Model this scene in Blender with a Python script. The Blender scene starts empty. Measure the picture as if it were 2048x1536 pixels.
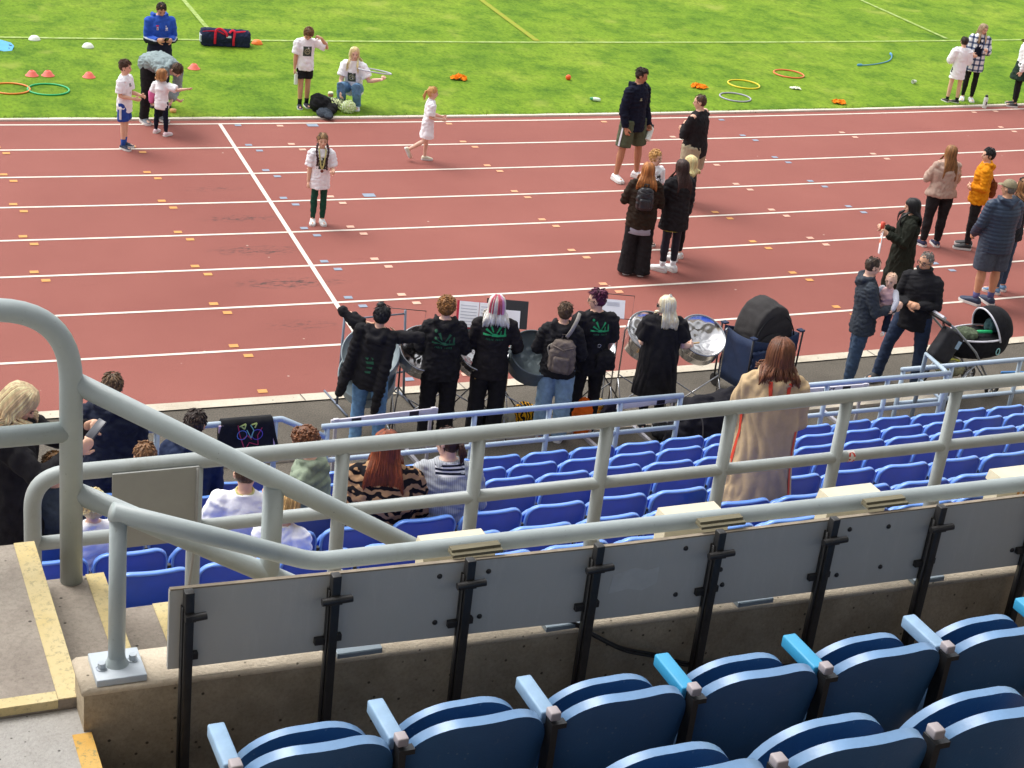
import bpy, bmesh, math, random
import numpy as np
from mathutils import Vector, Matrix, noise
from mathutils.bvhtree import BVHTree
random.seed(7)
SC = bpy.context.scene
COL = SC.collection
R = math.radians
# ------------------------------------------------------------------ camera
CAM_H = 7.886
PITCH, ROLL, YAW, FPX = 0.431251811, 0.119590573, -0.398727535, 3344.64
def cam_axes():
    cp, sp = math.cos(PITCH), math.sin(PITCH)
    f = Vector((0, cp, -sp)); u = Vector((0, sp, cp)); r = Vector((1, 0, 0))
    cr, sr = math.cos(ROLL), math.sin(ROLL)
    r2 = r*cr + u*sr; u2 = u*cr - r*sr
    M = Matrix.Rotation(YAW, 3, 'Z')
    return M @ r2, M @ u2, M @ f
CR, CU, CF = cam_axes()
cam = bpy.data.cameras.new('camera'); cam_o = bpy.data.objects.new('camera', cam); COL.objects.link(cam_o)
cam.sensor_width = 36.0; cam.lens = FPX/2048*36.0; cam.clip_start = 0.1; cam.clip_end = 800
m = Matrix((( CR.x, CU.x, -CF.x, 0), (CR.y, CU.y, -CF.y, 0), (CR.z, CU.z, -CF.z, CAM_H), (0, 0, 0, 1)))
cam_o.matrix_world = m
SC.camera = cam_o
def at(px, py, z=0.0):                        # a point of the place at height z, as measured off the photograph
    d = CF*FPX + CR*(px-1024) - CU*(py-768)
    k = (z-CAM_H)/d.z
    return Vector((d.x*k, d.y*k, z))
def to_px(p):
    q = Vector(p) - Vector((0, 0, CAM_H)); w = q.dot(CF)
    return 1024 + FPX*q.dot(CR)/w, 768 - FPX*q.dot(CU)/w
# ------------------------------------------------------------------ world, sun, exposure
SUN_EL, SUN_AZ = R(58), R(-38)                # azimuth measured from +Y towards +X
wd = bpy.data.worlds.new('World'); SC.world = wd; wd.use_nodes = True
nt = wd.node_tree; bg = nt.nodes['Background']
sky = nt.nodes.new('ShaderNodeTexSky'); sky.sky_type = 'NISHITA'; sky.sun_disc = False
sky.sun_elevation = SUN_EL; sky.sun_rotation = SUN_AZ; sky.dust_density = 3.0; sky.ozone_density = 1.0
hs = nt.nodes.new('ShaderNodeHueSaturation'); hs.inputs['Saturation'].default_value = 0.13
nt.links.new(sky.outputs[0], hs.inputs['Color']); nt.links.new(hs.outputs[0], bg.inputs['Color'])
bg.inputs['Strength'].default_value = 0.15
sl = bpy.data.lights.new('sun', 'SUN'); sl.energy = 1.05; sl.angle = R(32); sl.color = (1.0, 0.96, 0.9)
so = bpy.data.objects.new('sun', sl); COL.objects.link(so)
sd = Vector((math.sin(SUN_AZ)*math.cos(SUN_EL), math.cos(SUN_AZ)*math.cos(SUN_EL), math.sin(SUN_EL)))
so.rotation_euler = (-sd).to_track_quat('-Z', 'Y').to_euler()
so.location = (0, 10, 40)
SC.view_settings.view_transform = 'Standard'; SC.view_settings.look = 'None'
SC.view_settings.gamma = 1.0; SC.view_settings.exposure = 0.85
# ------------------------------------------------------------------ materials
def C(h):
    h = h.lstrip('#'); v = [int(h[i:i+2], 16)/255 for i in (0, 2, 4)]
    return tuple((c/12.92 if c <= .04045 else ((c+.055)/1.055)**2.4) for c in v) + (1,)
MATS = {}
def N(nt, t, **kw):
    n = nt.nodes.new(t)
    for k, v in kw.items():
        if k in n.inputs: n.inputs[k].default_value = v
        else: setattr(n, k, v)
    return n
def ramp(nt, fac, stops):
    n = nt.nodes.new('ShaderNodeValToRGB'); e = n.color_ramp.elements
    while len(e) < len(stops): e.new(0.5)
    for i, (p, c) in enumerate(stops): e[i].position = p; e[i].color = c
    nt.links.new(fac, n.inputs[0]); return n.outputs[0]
def mixc(nt, fac, a, b, mode='MIX'):
    n = nt.nodes.new('ShaderNodeMix'); n.data_type = 'RGBA'; n.blend_type = mode
    for s, v in ((0, fac), (6, a), (7, b)):
        if hasattr(v, 'is_linked'): nt.links.new(v, n.inputs[s])
        else: n.inputs[s].default_value = v
    return n.outputs[2]
def tint(c, k): return (min(1, c[0]*k), min(1, c[1]*k), min(1, c[2]*k), 1)
def mat(name, col, rough=.6, metal=0.0, var=.12, scale=9.0, bump=.0, bscale=60.0, spec=.5, stretch=(1, 1, 1), coat=0.0, obj=True):
    if name in MATS: return MATS[name]
    m = bpy.data.materials.new(name); m.use_nodes = True; nt = m.node_tree
    b = nt.nodes['Principled BSDF']
    if isinstance(col, str): col = C(col)
    tc = N(nt, 'ShaderNodeTexCoord'); mp = N(nt, 'ShaderNodeMapping'); mp.inputs['Scale'].default_value = stretch
    nt.links.new(tc.outputs['Object'], mp.inputs[0])
    n1 = N(nt, 'ShaderNodeTexNoise', Scale=scale, Detail=4.0, Roughness=.6); nt.links.new(mp.outputs[0], n1.inputs['Vector'])
    c = ramp(nt, n1.outputs['Fac'], [(.3, tint(col, 1-var)), (.7, tint(col, 1+var))])
    nt.links.new(c, b.inputs['Base Color'])
    b.inputs['Roughness'].default_value = rough; b.inputs['Metallic'].default_value = metal
    b.inputs['Specular IOR Level'].default_value = spec; b.inputs['Coat Weight'].default_value = coat
    if bump:
        n2 = N(nt, 'ShaderNodeTexNoise', Scale=bscale, Detail=3.0); nt.links.new(mp.outputs[0], n2.inputs['Vector'])
        bp = N(nt, 'ShaderNodeBump', Strength=bump, Distance=.01); nt.links.new(n2.outputs['Fac'], bp.inputs['Height'])
        nt.links.new(bp.outputs[0], b.inputs['Normal'])
    MATS[name] = m; return m
def cloth(name, col, var=.14, rough=.88, bump=.35): return mat('cloth_'+name, col, rough, var=var, scale=14, bump=bump, bscale=45, spec=.2)
def hairm(name, col, var=.45, rough=.5): return mat('hair_'+name, col, rough, var=var, scale=34, bump=.5, bscale=70, stretch=(1, 1, .22), spec=.4)
def striped(name, a, b, scale, axis='Z', dist=0.0, thr=.5, nscale=2.0, rough=.88):
    if name in MATS: return MATS[name]
    m = bpy.data.materials.new(name); m.use_nodes = True; nt = m.node_tree; bs = nt.nodes['Principled BSDF']
    tc = N(nt, 'ShaderNodeTexCoord')
    w = N(nt, 'ShaderNodeTexWave', Scale=scale, Distortion=dist, Detail=2.0); w.bands_direction = axis; w.inputs['Detail Scale'].default_value = nscale
    nt.links.new(tc.outputs['Object'], w.inputs['Vector'])
    c = ramp(nt, w.outputs['Fac'], [(max(0, thr-.06), C(a)), (min(1, thr+.06), C(b))])
    nt.links.new(c, bs.inputs['Base Color']); bs.inputs['Roughness'].default_value = rough; bs.inputs['Specular IOR Level'].default_value = .2
    MATS[name] = m; return m
# ------------------------------------------------------------------ mesh builder
def V(*a): return Vector(a if len(a) > 1 else a[0])
class MB:
    def __init__(s): s.v = []; s.f = []; s.mi = []
    def add(s, vs, fs, mi=0):
        o = len(s.v); s.v += [tuple(x) for x in vs]; s.f += [tuple(i+o for i in f) for f in fs]; s.mi += [mi]*len(fs); return s
    def box(s, c, d, mi=0, M=None, bev=0.0):
        x, y, z = d[0]/2, d[1]/2, d[2]/2; c = Vector(c)
        if bev > 0:
            bm = bmesh.new(); bmesh.ops.create_cube(bm, size=1.0)
            for v in bm.verts: v.co = Vector((v.co.x*d[0], v.co.y*d[1], v.co.z*d[2]))
            bmesh.ops.bevel(bm, geom=list(bm.edges), offset=bev, segments=2, affect='EDGES', profile=.5)
            bm.verts.index_update()
            P = [v.co.copy() for v in bm.verts]; F = [[v.index for v in f.verts] for f in bm.faces]; bm.free()
        else:
            P = [Vector((sx*x, sy*y, sz*z)) for sz in (-1, 1) for sy in (-1, 1) for sx in (-1, 1)]
            F = [(0, 2, 3, 1), (4, 5, 7, 6), (0, 1, 5, 4), (2, 6, 7, 3), (0, 4, 6, 2), (1, 3, 7, 5)]
        if M is not None: P = [M @ p for p in P]
        return s.add([p+c for p in P], F, mi)
    def loft(s, rings, n=14, mi=0, caps=True, closed=False):
        vs = []; k = len(rings)
        for c, A, B in rings:
            c = Vector(c)
            for i in range(n):
                a = 2*math.pi*i/n; vs.append(c + A*math.cos(a) + B*math.sin(a))
        fs = []
        for j in range(k if closed else k-1):
            j2 = (j+1) % k
            for i in range(n):
                i2 = (i+1) % n; fs.append((j*n+i, j*n+i2, j2*n+i2, j2*n+i))
        if caps and not closed:
            fs.append(tuple(reversed(range(n)))); fs.append(tuple((k-1)*n+i for i in range(n)))
        return s.add(vs, fs, mi)
    def tube(s, pts, r, n=10, mi=0, caps=True, closed=False, flat=1.0, side=None, dome=False):
        pts = [Vector(p) for p in pts]; k = len(pts)
        rr = [r]*k if not hasattr(r, '__len__') else list(r)
        T = []
        for i in range(k):
            a = pts[i-1] if (i > 0 or closed) else pts[i]; b = pts[(i+1) % k] if (i < k-1 or closed) else pts[i]
            t = (b-a); T.append(t.normalized() if t.length > 1e-9 else Vector((0, 0, 1)))
        if side is None:
            h = Vector((1, 0, 0)) if abs(T[0].x) < .8 else Vector((0, 1, 0))
        else: h = Vector(side)
        rings = []
        if dome and not closed:
            d0 = -T[0]*rr[0]; dk = T[-1]*rr[-1]
            ex0 = [(pts[0]+d0*.95, .25), (pts[0]+d0*.7, .72)]; exk = [(pts[-1]+dk*.7, .72), (pts[-1]+dk*.95, .25)]
            seq = [(p, rr[0]*q, T[0]) for p, q in ex0] + list(zip(pts, rr, T)) + [(p, rr[-1]*q, T[-1]) for p, q in exk]
        else: seq = list(zip(pts, rr, T))
        for p, q, t in seq:
            A = h - t*h.dot(t)
            if A.length < 1e-6: A = t.orthogonal()
            A.normalize(); B = t.cross(A); h = A
            rings.append((p, A*q, B*q*flat))
        return s.loft(rings, n, mi, caps, closed)
    def ell(s, c, r, n=14, mi=0, M=None):
        k = max(6, n*2//3); c = Vector(c); vs = []; fs = []
        vs.append(Vector((0, 0, -r[2])))
        for j in range(1, k):
            ph = -math.pi/2 + math.pi*j/k
            for i in range(n):
                a = 2*math.pi*i/n; vs.append(Vector((r[0]*math.cos(ph)*math.cos(a), r[1]*math.cos(ph)*math.sin(a), r[2]*math.sin(ph))))
        vs.append(Vector((0, 0, r[2]))); L = len(vs)-1
        for i in range(n): fs.append((0, 1+(i+1) % n, 1+i))
        for j in range(k-2):
            for i in range(n):
                a = 1+j*n; fs.append((a+i, a+(i+1) % n, a+n+(i+1) % n, a+n+i))
        a = 1+(k-2)*n
        for i in range(n): fs.append((a+i, a+(i+1) % n, L))
        if M is not None: vs = [M @ v for v in vs]
        return s.add([v+c for v in vs], fs, mi)
    def lathe(s, prof, n=32, mi=0, c=(0, 0, 0), M=None):
        vs = []; fs = []; c = Vector(c)
        for r, z in prof:
            for i in range(n):
                a = 2*math.pi*i/n; p = Vector((r*math.cos(a), r*math.sin(a), z)); vs.append((M @ p if M is not None else p)+c)
        for j in range(len(prof)-1):
            for i in range(n): fs.append((j*n+i, j*n+(i+1) % n, (j+1)*n+(i+1) % n, (j+1)*n+i))
        return s.add(vs, fs, mi)
    def prism(s, poly, a, b, mi=0, f=None):
        n = len(poly); g = f or (lambda x, y, z: (x, y, z))
        vs = [g(x, y, a) for x, y in poly] + [g(x, y, b) for x, y in poly]
        fs = [tuple(reversed(range(n))), tuple(range(n, 2*n))] + [(i, (i+1) % n, n+(i+1) % n, n+i) for i in range(n)]
        return s.add(vs, fs, mi)
    def build(s, name, mats, parent=None, smooth=False, loc=None, rot=None, weld=False):
        me = bpy.data.meshes.new(name); me.from_pydata(s.v, [], s.f)
        if not isinstance(mats, (list, tuple)): mats = [mats]
        for q in mats: me.materials.append(q)
        if len(mats) > 1: me.polygons.foreach_set('material_index', s.mi)
        bm = bmesh.new(); bm.from_mesh(me)
        if weld: bmesh.ops.remove_doubles(bm, verts=bm.verts, dist=1e-5)
        bmesh.ops.recalc_face_normals(bm, faces=bm.faces); bm.to_mesh(me); bm.free()
        o = bpy.data.objects.new(name, me); COL.objects.link(o)
        if smooth:
            me.polygons.foreach_set('use_smooth', [True]*len(me.polygons))
            if smooth != 'all':
                try: me.set_sharp_from_angle(angle=R(38))
                except Exception: pass
        if parent is not None: o.parent = parent
        if loc is not None: o.location = loc
        if rot is not None: o.rotation_euler = rot
        return o
def tag(o, label=None, cat=None, group=None, kind=None):
    if label: o['label'] = label
    if cat: o['category'] = cat
    if group: o['group'] = group
    if kind: o['kind'] = kind
    return o
def empty(name, loc=(0, 0, 0), rz=0.0, label=None, cat=None, group=None):
    o = bpy.data.objects.new(name, None); COL.objects.link(o); o.location = loc; o.rotation_euler = (0, 0, rz); o.empty_display_size = .1
    return tag(o, label, cat, group)
def copy_tree(o, parent=None):
    c = o.copy(); COL.objects.link(c); c.parent = parent
    for ch in list(o.children): copy_tree(ch, c)
    return c
TH = R(3.0); CT, ST = math.cos(TH), math.sin(TH)
def S(s, t, z=0.0): return Vector((s*CT - t*ST, s*ST + t*CT, z))       # stand coordinates: s along the rows, t towards the track
def arc(c, r, a0, a1, n, ax, ay):
    return [Vector(c) + Vector(ax)*r*math.cos(a0+(a1-a0)*i/n) + Vector(ay)*r*math.sin(a0+(a1-a0)*i/n) for i in range(n+1)]
def bend(p0, p1, p2, r, n=8):                   # a rounded corner at p1
    p0, p1, p2 = Vector(p0), Vector(p1), Vector(p2); a = (p0-p1).normalized(); b = (p2-p1).normalized()
    ang = a.angle(b); d = r/math.tan(ang/2); A = p1+a*d; B = p1+b*d
    return [A.lerp(p1, k/n).lerp(p1.lerp(B, k/n), k/n) for k in range(n+1)]

# ================================================================== the ground
Y0, CC, X0 = 25.4379, 0.00219837, -3.357
def trk(x, d): return Y0 - d + CC*(x-X0)**2     # d metres towards the stand from the inner lane line
def strip(name, d0, d1, z, m, xa=-14, xb=34, n=64, kind='structure', dz=0.0, wob=0.0):
    mb = MB(); vs = []; fs = []
    for i in range(n+1):
        x = xa+(xb-xa)*i/n; w = wob*noise.noise(Vector((x*3.1, d0, 0)))
        vs += [(x, trk(x, d0)+w, z), (x, trk(x, d1), z+dz)]
    for i in range(n): fs.append((2*i, 2*i+1, 2*i+3, 2*i+2))
    mb.add(vs, fs); o = mb.build(name, m); tag(o, kind=kind); return o
def ground_material(name, build, rough=.9):
    m = bpy.data.materials.new(name); m.use_nodes = True; nt = m.node_tree; b = nt.nodes['Principled BSDF']
    tc = N(nt, 'ShaderNodeTexCoord'); col, hgt, dist = build(nt, tc.outputs['Object'])
    nt.links.new(col, b.inputs['Base Color']); b.inputs['Roughness'].default_value = rough; b.inputs['Specular IOR Level'].default_value = .25
    if hgt is not None:
        bp = N(nt, 'ShaderNodeBump', Strength=.6, Distance=dist); nt.links.new(hgt, bp.inputs['Height']); nt.links.new(bp.outputs[0], b.inputs['Normal'])
    return m
def noisef(nt, vec, scale, detail=4.0, rough=.6, stretch=None, rot=0.0):
    if stretch:
        mp = N(nt, 'ShaderNodeMapping'); mp.inputs['Scale'].default_value = stretch; mp.inputs['Rotation'].default_value = (0, 0, rot)
        nt.links.new(vec, mp.inputs[0]); vec = mp.outputs[0]
    n = N(nt, 'ShaderNodeTexNoise', Scale=scale, Detail=detail, Roughness=rough); nt.links.new(vec, n.inputs['Vector']); return n.outputs['Fac']
def b_grass(nt, v):
    a = ramp(nt, noisef(nt, v, .55, 5, .62), [(.30, (.130, .262, .012, 1)), (.5, (.200, .340, .017, 1)), (.72, (.295, .410, .035, 1))])
    p = ramp(nt, noisef(nt, v, 1.7, 5, .7, (1, .8, 1)), [(.33, (.36, .54, .36, 1)), (.54, (1, 1, 1, 1))])
    c = mixc(nt, .8, a, p, 'MULTIPLY')
    q = ramp(nt, noisef(nt, v, 16, 5, .75, (1, .55, 1)), [(.32, (.52, .6, .45, 1)), (.5, (1, 1, 1, 1)), (.7, (1.28, 1.2, 1.3, 1))])
    c = mixc(nt, .85, c, q, 'MULTIPLY')
    d = ramp(nt, noisef(nt, v, 1.1, 3, .5), [(.62, (0, 0, 0, 1)), (.78, (1, 1, 1, 1))])
    c = mixc(nt, d, c, (.32, .40, .06, 1))
    return c, noisef(nt, v, 28, 4, .8), .12
grass_m = ground_material('mown_grass', b_grass, .95)
def b_track(nt, v):
    a = ramp(nt, noisef(nt, v, .35, 5, .55), [(.3, (.262, .083, .066, 1)), (.7, (.318, .108, .086, 1))])
    s = ramp(nt, noisef(nt, v, 85, 3, .7), [(.3, (.72, .72, .72, 1)), (.5, (1, 1, 1, 1)), (.72, (1.18, 1.16, 1.16, 1))])
    c = mixc(nt, .9, a, s, 'MULTIPLY')
    s2 = ramp(nt, noisef(nt, v, 7, 6, .8, (.5, 1.6, 1)), [(.26, (.74, .70, .72, 1)), (.42, (1, 1, 1, 1))])
    c = mixc(nt, .55, c, s2, 'MULTIPLY')
    # rubbed dark patches between the third and sixth lane lines, where the runners brake
    for (gx, gy, w, h, dk) in ((425, 378, .6, .15, .3), (480, 437, .7, .17, .6), (515, 501, .75, .2, .8), (580, 566, .85, .2, .95), (605, 650, .6, .2, .4)):
        x, y, _z = at(gx, gy)
        mp = N(nt, 'ShaderNodeMapping'); mp.inputs['Location'].default_value = (-x/w, -y/h, 0); mp.inputs['Scale'].default_value = (1/w, 1/h, 0)
        nt.links.new(v, mp.inputs[0])
        g = N(nt, 'ShaderNodeTexGradient'); g.gradient_type = 'SPHERICAL'; nt.links.new(mp.outputs[0], g.inputs[0])
        mu = N(nt, 'ShaderNodeMath', operation='MULTIPLY'); nt.links.new(g.outputs['Fac'], mu.inputs[0])
        nt.links.new(ramp(nt, noisef(nt, v, 15, 4, .75, (.45, 1.3, 1)), [(.5, (0, 0, 0, 1)), (.62, (1.7, 1.7, 1.7, 1))]), mu.inputs[1])
        m2 = N(nt, 'ShaderNodeMath', operation='MULTIPLY', use_clamp=True); nt.links.new(mu.outputs[0], m2.inputs[0]); m2.inputs[1].default_value = dk*1.6
        c = mixc(nt, m2.outputs[0], c, (.09, .05, .045, 1))
    vo = N(nt, 'ShaderNodeTexVoronoi', Scale=1.6); nt.links.new(v, vo.inputs['Vector'])
    fl = ramp(nt, vo.outputs['Distance'], [(.018, (1, 1, 1, 1)), (.03, (0, 0, 0, 1))])
    c = mixc(nt, fl, c, (.5, .36, .3, 1))
    return c, noisef(nt, v, 160, 2, .6), .01
track_m = ground_material('running_track', b_track, .8)
def b_asphalt(nt, v):
    a = ramp(nt, noisef(nt, v, 1.3, 5, .6), [(.3, (.100, .088, .072, 1)), (.7, (.150, .132, .108, 1))])
    s = ramp(nt, noisef(nt, v, 60, 3, .8), [(.3, (.45, .45, .45, 1)), (.5, (1, 1, 1, 1)), (.7, (1.55, 1.5, 1.4, 1))])
    return mixc(nt, .9, a, s, 'MULTIPLY'), noisef(nt, v, 70, 3, .7), .02
asphalt_m = ground_material('asphalt', b_asphalt, .9)
def b_conc(base, stain, sc=1.0, spk=.5):
    def f(nt, v):
        a = ramp(nt, noisef(nt, v, 2.2*sc, 6, .65), [(.28, stain), (.6, base)])
        s = ramp(nt, noisef(nt, v, 55*sc, 3, .7), [(.3, (.7, .7, .7, 1)), (.5, (1, 1, 1, 1)), (.75, (1.2, 1.2, 1.2, 1))])
        c = mixc(nt, spk, a, s, 'MULTIPLY')
        vo = N(nt, 'ShaderNodeTexVoronoi', Scale=13.0*sc); nt.links.new(v, vo.inputs['Vector'])
        pit = ramp(nt, vo.outputs['Distance'], [(.07, (1, 1, 1, 1)), (.12, (0, 0, 0, 1))])
        c = mixc(nt, pit, c, tint(stain, .35))
        return c, noisef(nt, v, 40*sc, 4, .7), .01
    return f
conc_tread_m = ground_material('tread_concrete', b_conc((.36, .315, .265, 1), (.23, .195, .165, 1), 1.2, .6))
conc_landing_m = ground_material('landing_concrete', b_conc((.42, .405, .38, 1), (.33, .31, .285, 1), 1.6, .4))
conc_wall_m = ground_material('wall_concrete', b_conc((.47, .385, .27, 1), (.26, .205, .135, 1), 1.3, .6))
conc_coping_m = ground_material('coping_concrete', b_conc((.60, .515, .40, 1), (.44, .37, .28, 1), 1.6, .4))
kerb_m = ground_material('kerb_stone', b_conc((.60, .535, .43, 1), (.44, .385, .30, 1), .8, .4))
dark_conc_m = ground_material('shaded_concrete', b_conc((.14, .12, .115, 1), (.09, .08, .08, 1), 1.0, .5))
line_m = mat('white_line_paint', (.74, .66, .57, 1), .8, var=.10, scale=5, bump=.1)
fline_m = ground_material('chalk_line', lambda nt, v: (ramp(nt, noisef(nt, v, 7, 4, .75), [(.34, (.22, .34, .04, 1)), (.68, (.42, .52, .20, 1))]), None, 0), .95)
rline_m = ground_material('red_chalk_line', lambda nt, v: (ramp(nt, noisef(nt, v, 7, 4, .75), [(.38, (.25, .35, .03, 1)), (.7, (.35, .27, .035, 1))]), None, 0), .95)

# base sheet, far field, track, kerbs, asphalt
tag(MB().add([(-250, -60, -.30), (300, -60, -.30), (300, 400, -.30), (-250, 400, -.30)], [(0, 1, 2, 3)]).build('ground', dark_conc_m), kind='structure')
strip('grass_field', -160, -.272, 0.012, grass_m, -120, 160, 160)
strip('track', -.30, 9.76, 0.0, track_m, -40, 60, 120)
ikerb_m = ground_material('inner_kerb_stone', b_conc((.74, .67, .56, 1), (.55, .49, .40, 1), .8, .4))
strip('inner_kerb', -.285, -.20, 0.028, ikerb_m, -14, 40, 200, wob=.03)
strip('inner_kerb_face', -.20, -.197, 0.028, ikerb_m, -14, 40, 100, dz=-.028)
LINES = MB()
def add_line(mb, d, w, xa=-14, xb=40, n=70, z=.004):
    vs = []; fs = []
    for i in range(n+1):
        x = xa+(xb-xa)*i/n; vs += [(x, trk(x, d-w/2), z), (x, trk(x, d+w/2), z)]
    for i in range(n): fs.append((2*i, 2*i+1, 2*i+3, 2*i+2))
    mb.add(vs, fs)
for i in range(8): add_line(LINES, 1.22*i, .05)
XF = 5.243
LINES.add([(XF-.03, trk(XF, .03), .008), (XF+.03, trk(XF, .03), .008), (XF+.03, trk(XF, 9.72), .008), (XF-.03, trk(XF, 9.72), .008)], [(0, 1, 2, 3)])
tag(LINES.build('track_lane_lines', line_m), kind='structure')
strip('outer_kerb', 9.76, 9.925, 0.014, kerb_m, -14, 40, 100)
jm = MB()
for k in range(-6, 16):
    x = .55+k*1.83; jm.add([(x-.006, trk(x, 9.765), .018), (x+.006, trk(x, 9.765), .018), (x+.03, trk(x, 9.92), .018), (x+.018, trk(x, 9.92), .018)], [(0, 1, 2, 3)])
tag(jm.build('outer_kerb_joints', dark_conc_m), kind='structure')
strip('asphalt_path', 9.925, 11.9, 0.0, asphalt_m, -14, 40, 80)
# coloured exchange marks on the lane lines
MK = {'orange': mat('orange_track_paint', '#d29553', .8), 'blue': mat('blue_track_paint', '#8b97a8', .8), 'white': mat('pale_track_paint', '#dcae98', .8), 'peach': mat('peach_track_paint', '#dda078', .8)}
marks = {'orange': [(3, 1), (17, 2), (37, 3), (57, 4), (80, 5), (275, 1), (305, 2), (335, 3), (368, 4), (403, 5), (441, 6), (482, 7), (525, 8.01, 783), (-25, 6), (1445, 4), (1521, 5), (1602, 6), (1690, 7)],
         'blue': [(508, 1), (543, 2), (579, 3), (621, 4), (662, 5), (711, 6), (476, 0, 251), (1498, 1), (1563, 2), (1635, 3), (1712, 4), (1887, 6), (1443, 0, 240), (818, 8.0, 759)],
         'white': [(594, 1), (633, 2), (673, 3), (714, 4), (763, 5), (818, 6), (560, 0, 252), (1358, 1), (1420, 2), (1486, 3), (1558, 4), (1636, 5), (1697, 1), (2015, 1), (1948, 0, 225), (1991, 0, 223), (932, 8, 749), (1760, 2)],
         'peach': [(938, 1), (987, 2), (1042, 3), (1098, 4), (1158, 5), (1222, 6), (898, 0, 248), (1208, 0, 244)]}
for cname, lst in marks.items():
    mb = MB()
    for e in lst:
        if len(e) == 3:
            g = at(e[0], e[2]); pl = [(g.x, g.y)]
        else:
            lo, hi = 0., 1.
            g = None
            for yy in range(200, 800):          # where this lane line stands below that column of the photograph
                q = at(e[0], yy)
                if q.y <= trk(q.x, 1.22*e[1]): g = q; break
            if g is None: continue
            pl = [(g.x-.055, g.y+.14), (g.x+.055, g.y-.14)]
        for (x, y) in pl:
            w, h = .052, .042
            mb.add([(x-w, y-h, .006), (x+w, y-h, .006), (x+w, y+h, .006), (x-w, y+h, .006)], [(0, 1, 2, 3)])
    tag(mb.build(cname+'_track_marks', MK[cname]), kind='structure')
mb = MB()                                        # two longer blue blocks
for px, py in ((625, 251), (738, 391)):
    g = at(px, py); mb.add([(g.x-.09, g.y-.07, .007), (g.x+.09, g.y-.07, .007), (g.x+.09, g.y+.07, .007), (g.x-.09, g.y+.07, .007)], [(0, 1, 2, 3)])
tag(mb.build('blue_track_blocks', MK['blue']), kind='structure')
# lines chalked on the pitch
fl = MB(); yt = 30.608-Y0
add_line(fl, -yt, .10, -20, 45, 90, .022)
def gline(mb, a, b, w, ext=(0, 0), z=.026):
    a = at(*a); b = at(*b); d = (b-a); a = a-d*ext[0]; b = b+d*ext[1]; d.normalize(); n = Vector((-d.y, d.x, 0))*w/2
    k = 8
    vs = []
    for i in range(k+1):
        p = a.lerp(b, i/k); vs += [(p.x+n.x, p.y+n.y, z), (p.x-n.x, p.y-n.y, z)]
    mb.add(vs, [(2*i, 2*i+1, 2*i+3, 2*i+2) for i in range(k)])
gline(fl, (368, 3), (436, 84), .09, (1.5, 0)); gline(fl, (1722, 2), (1893, 79), .10, (1.5, 0))
tag(fl.build('pitch_lines', fline_m), kind='structure')
rl = MB(); gline(rl, (960, 0), (1074, 84), .13, (1.5, 0)); tag(rl.build('pitch_red_line', rline_m), kind='structure')
# grass tufts creeping over the inner kerb
tm = MB()
for i in range(2600):
    x = random.uniform(-1, 25); d = -.255-abs(random.gauss(0, .05))-(.06 if random.random() < .6 else 0); y = trk(x, d); h = random.uniform(.02, .055); a = random.uniform(0, 6.28); b = .006
    lx, ly = random.uniform(-.03, .03), random.uniform(-.05, .02)
    tm.add([(x-b*math.cos(a), y-b*math.sin(a), .01), (x+b*math.cos(a), y+b*math.sin(a), .01), (x+lx, y+ly, .012+h)], [(0, 1, 2)])
tuft_m = mat('grass_blade', (.20, .30, .035, 1), .8, var=.4, scale=2.5)
tag(tm.build('grass_edge', tuft_m), kind='stuff')
# ================================================================== the stand
def sput(mb, name, mats, org=(0, 0, 0), parent=None, smooth=False, weld=False):
    o = Vector(org); mb.v = [(x-o.x, y-o.y, z-o.z) for x, y, z in mb.v]
    ob = mb.build(name, mats, parent, smooth, weld=weld)
    if parent is None: ob.location = S(*org); ob.rotation_euler = (0, 0, TH)
    return ob
def spart(mb, name, mats, parent, org, smooth=False, weld=False):       # a part of a thing whose empty stands at org (stand coordinates)
    return sput(mb, name, mats, org, parent, smooth, weld)
def slab(mb, s0, s1, t0, t1, z0, z1, mi=0): return mb.box(((s0+s1)/2, (t0+t1)/2, (z0+z1)/2), (s1-s0, t1-t0, z1-z0), mi)
ROWT = lambda k: 12.19-.83*k
ROWZ = lambda k: .96+.37*k
mb = MB()
for k in range(7):
    t0 = ROWT(k)-.16; t1 = ROWT(k-1)-.16 if k else 12.75; z = ROWZ(k)-.78
    slab(mb, -6, 22, t0, t1, -.3, z)
slab(mb, -6, 22, 5.8, ROWT(6)-.16, -.3, 2.77)
tag(sput(mb, 'lower_terrace', conc_tread_m), kind='structure')
mb = MB(); slab(mb, -6, 22, 14.12, 14.26, -.25, .035); tag(sput(mb, 'channel_kerb', kerb_m), kind='structure')
mb = MB(); slab(mb, -6, 22, 12.75, 14.12, -.30, -.12); tag(sput(mb, 'drainage_channel', mat('channel_asphalt', (.045, .038, .042, 1), .9, var=.3, scale=8)), kind='structure')
mb = MB(); slab(mb, -6, 22, 14.26, 14.9, -.28, -.004); tag(sput(mb, 'path_edge', asphalt_m), kind='structure')
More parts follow.
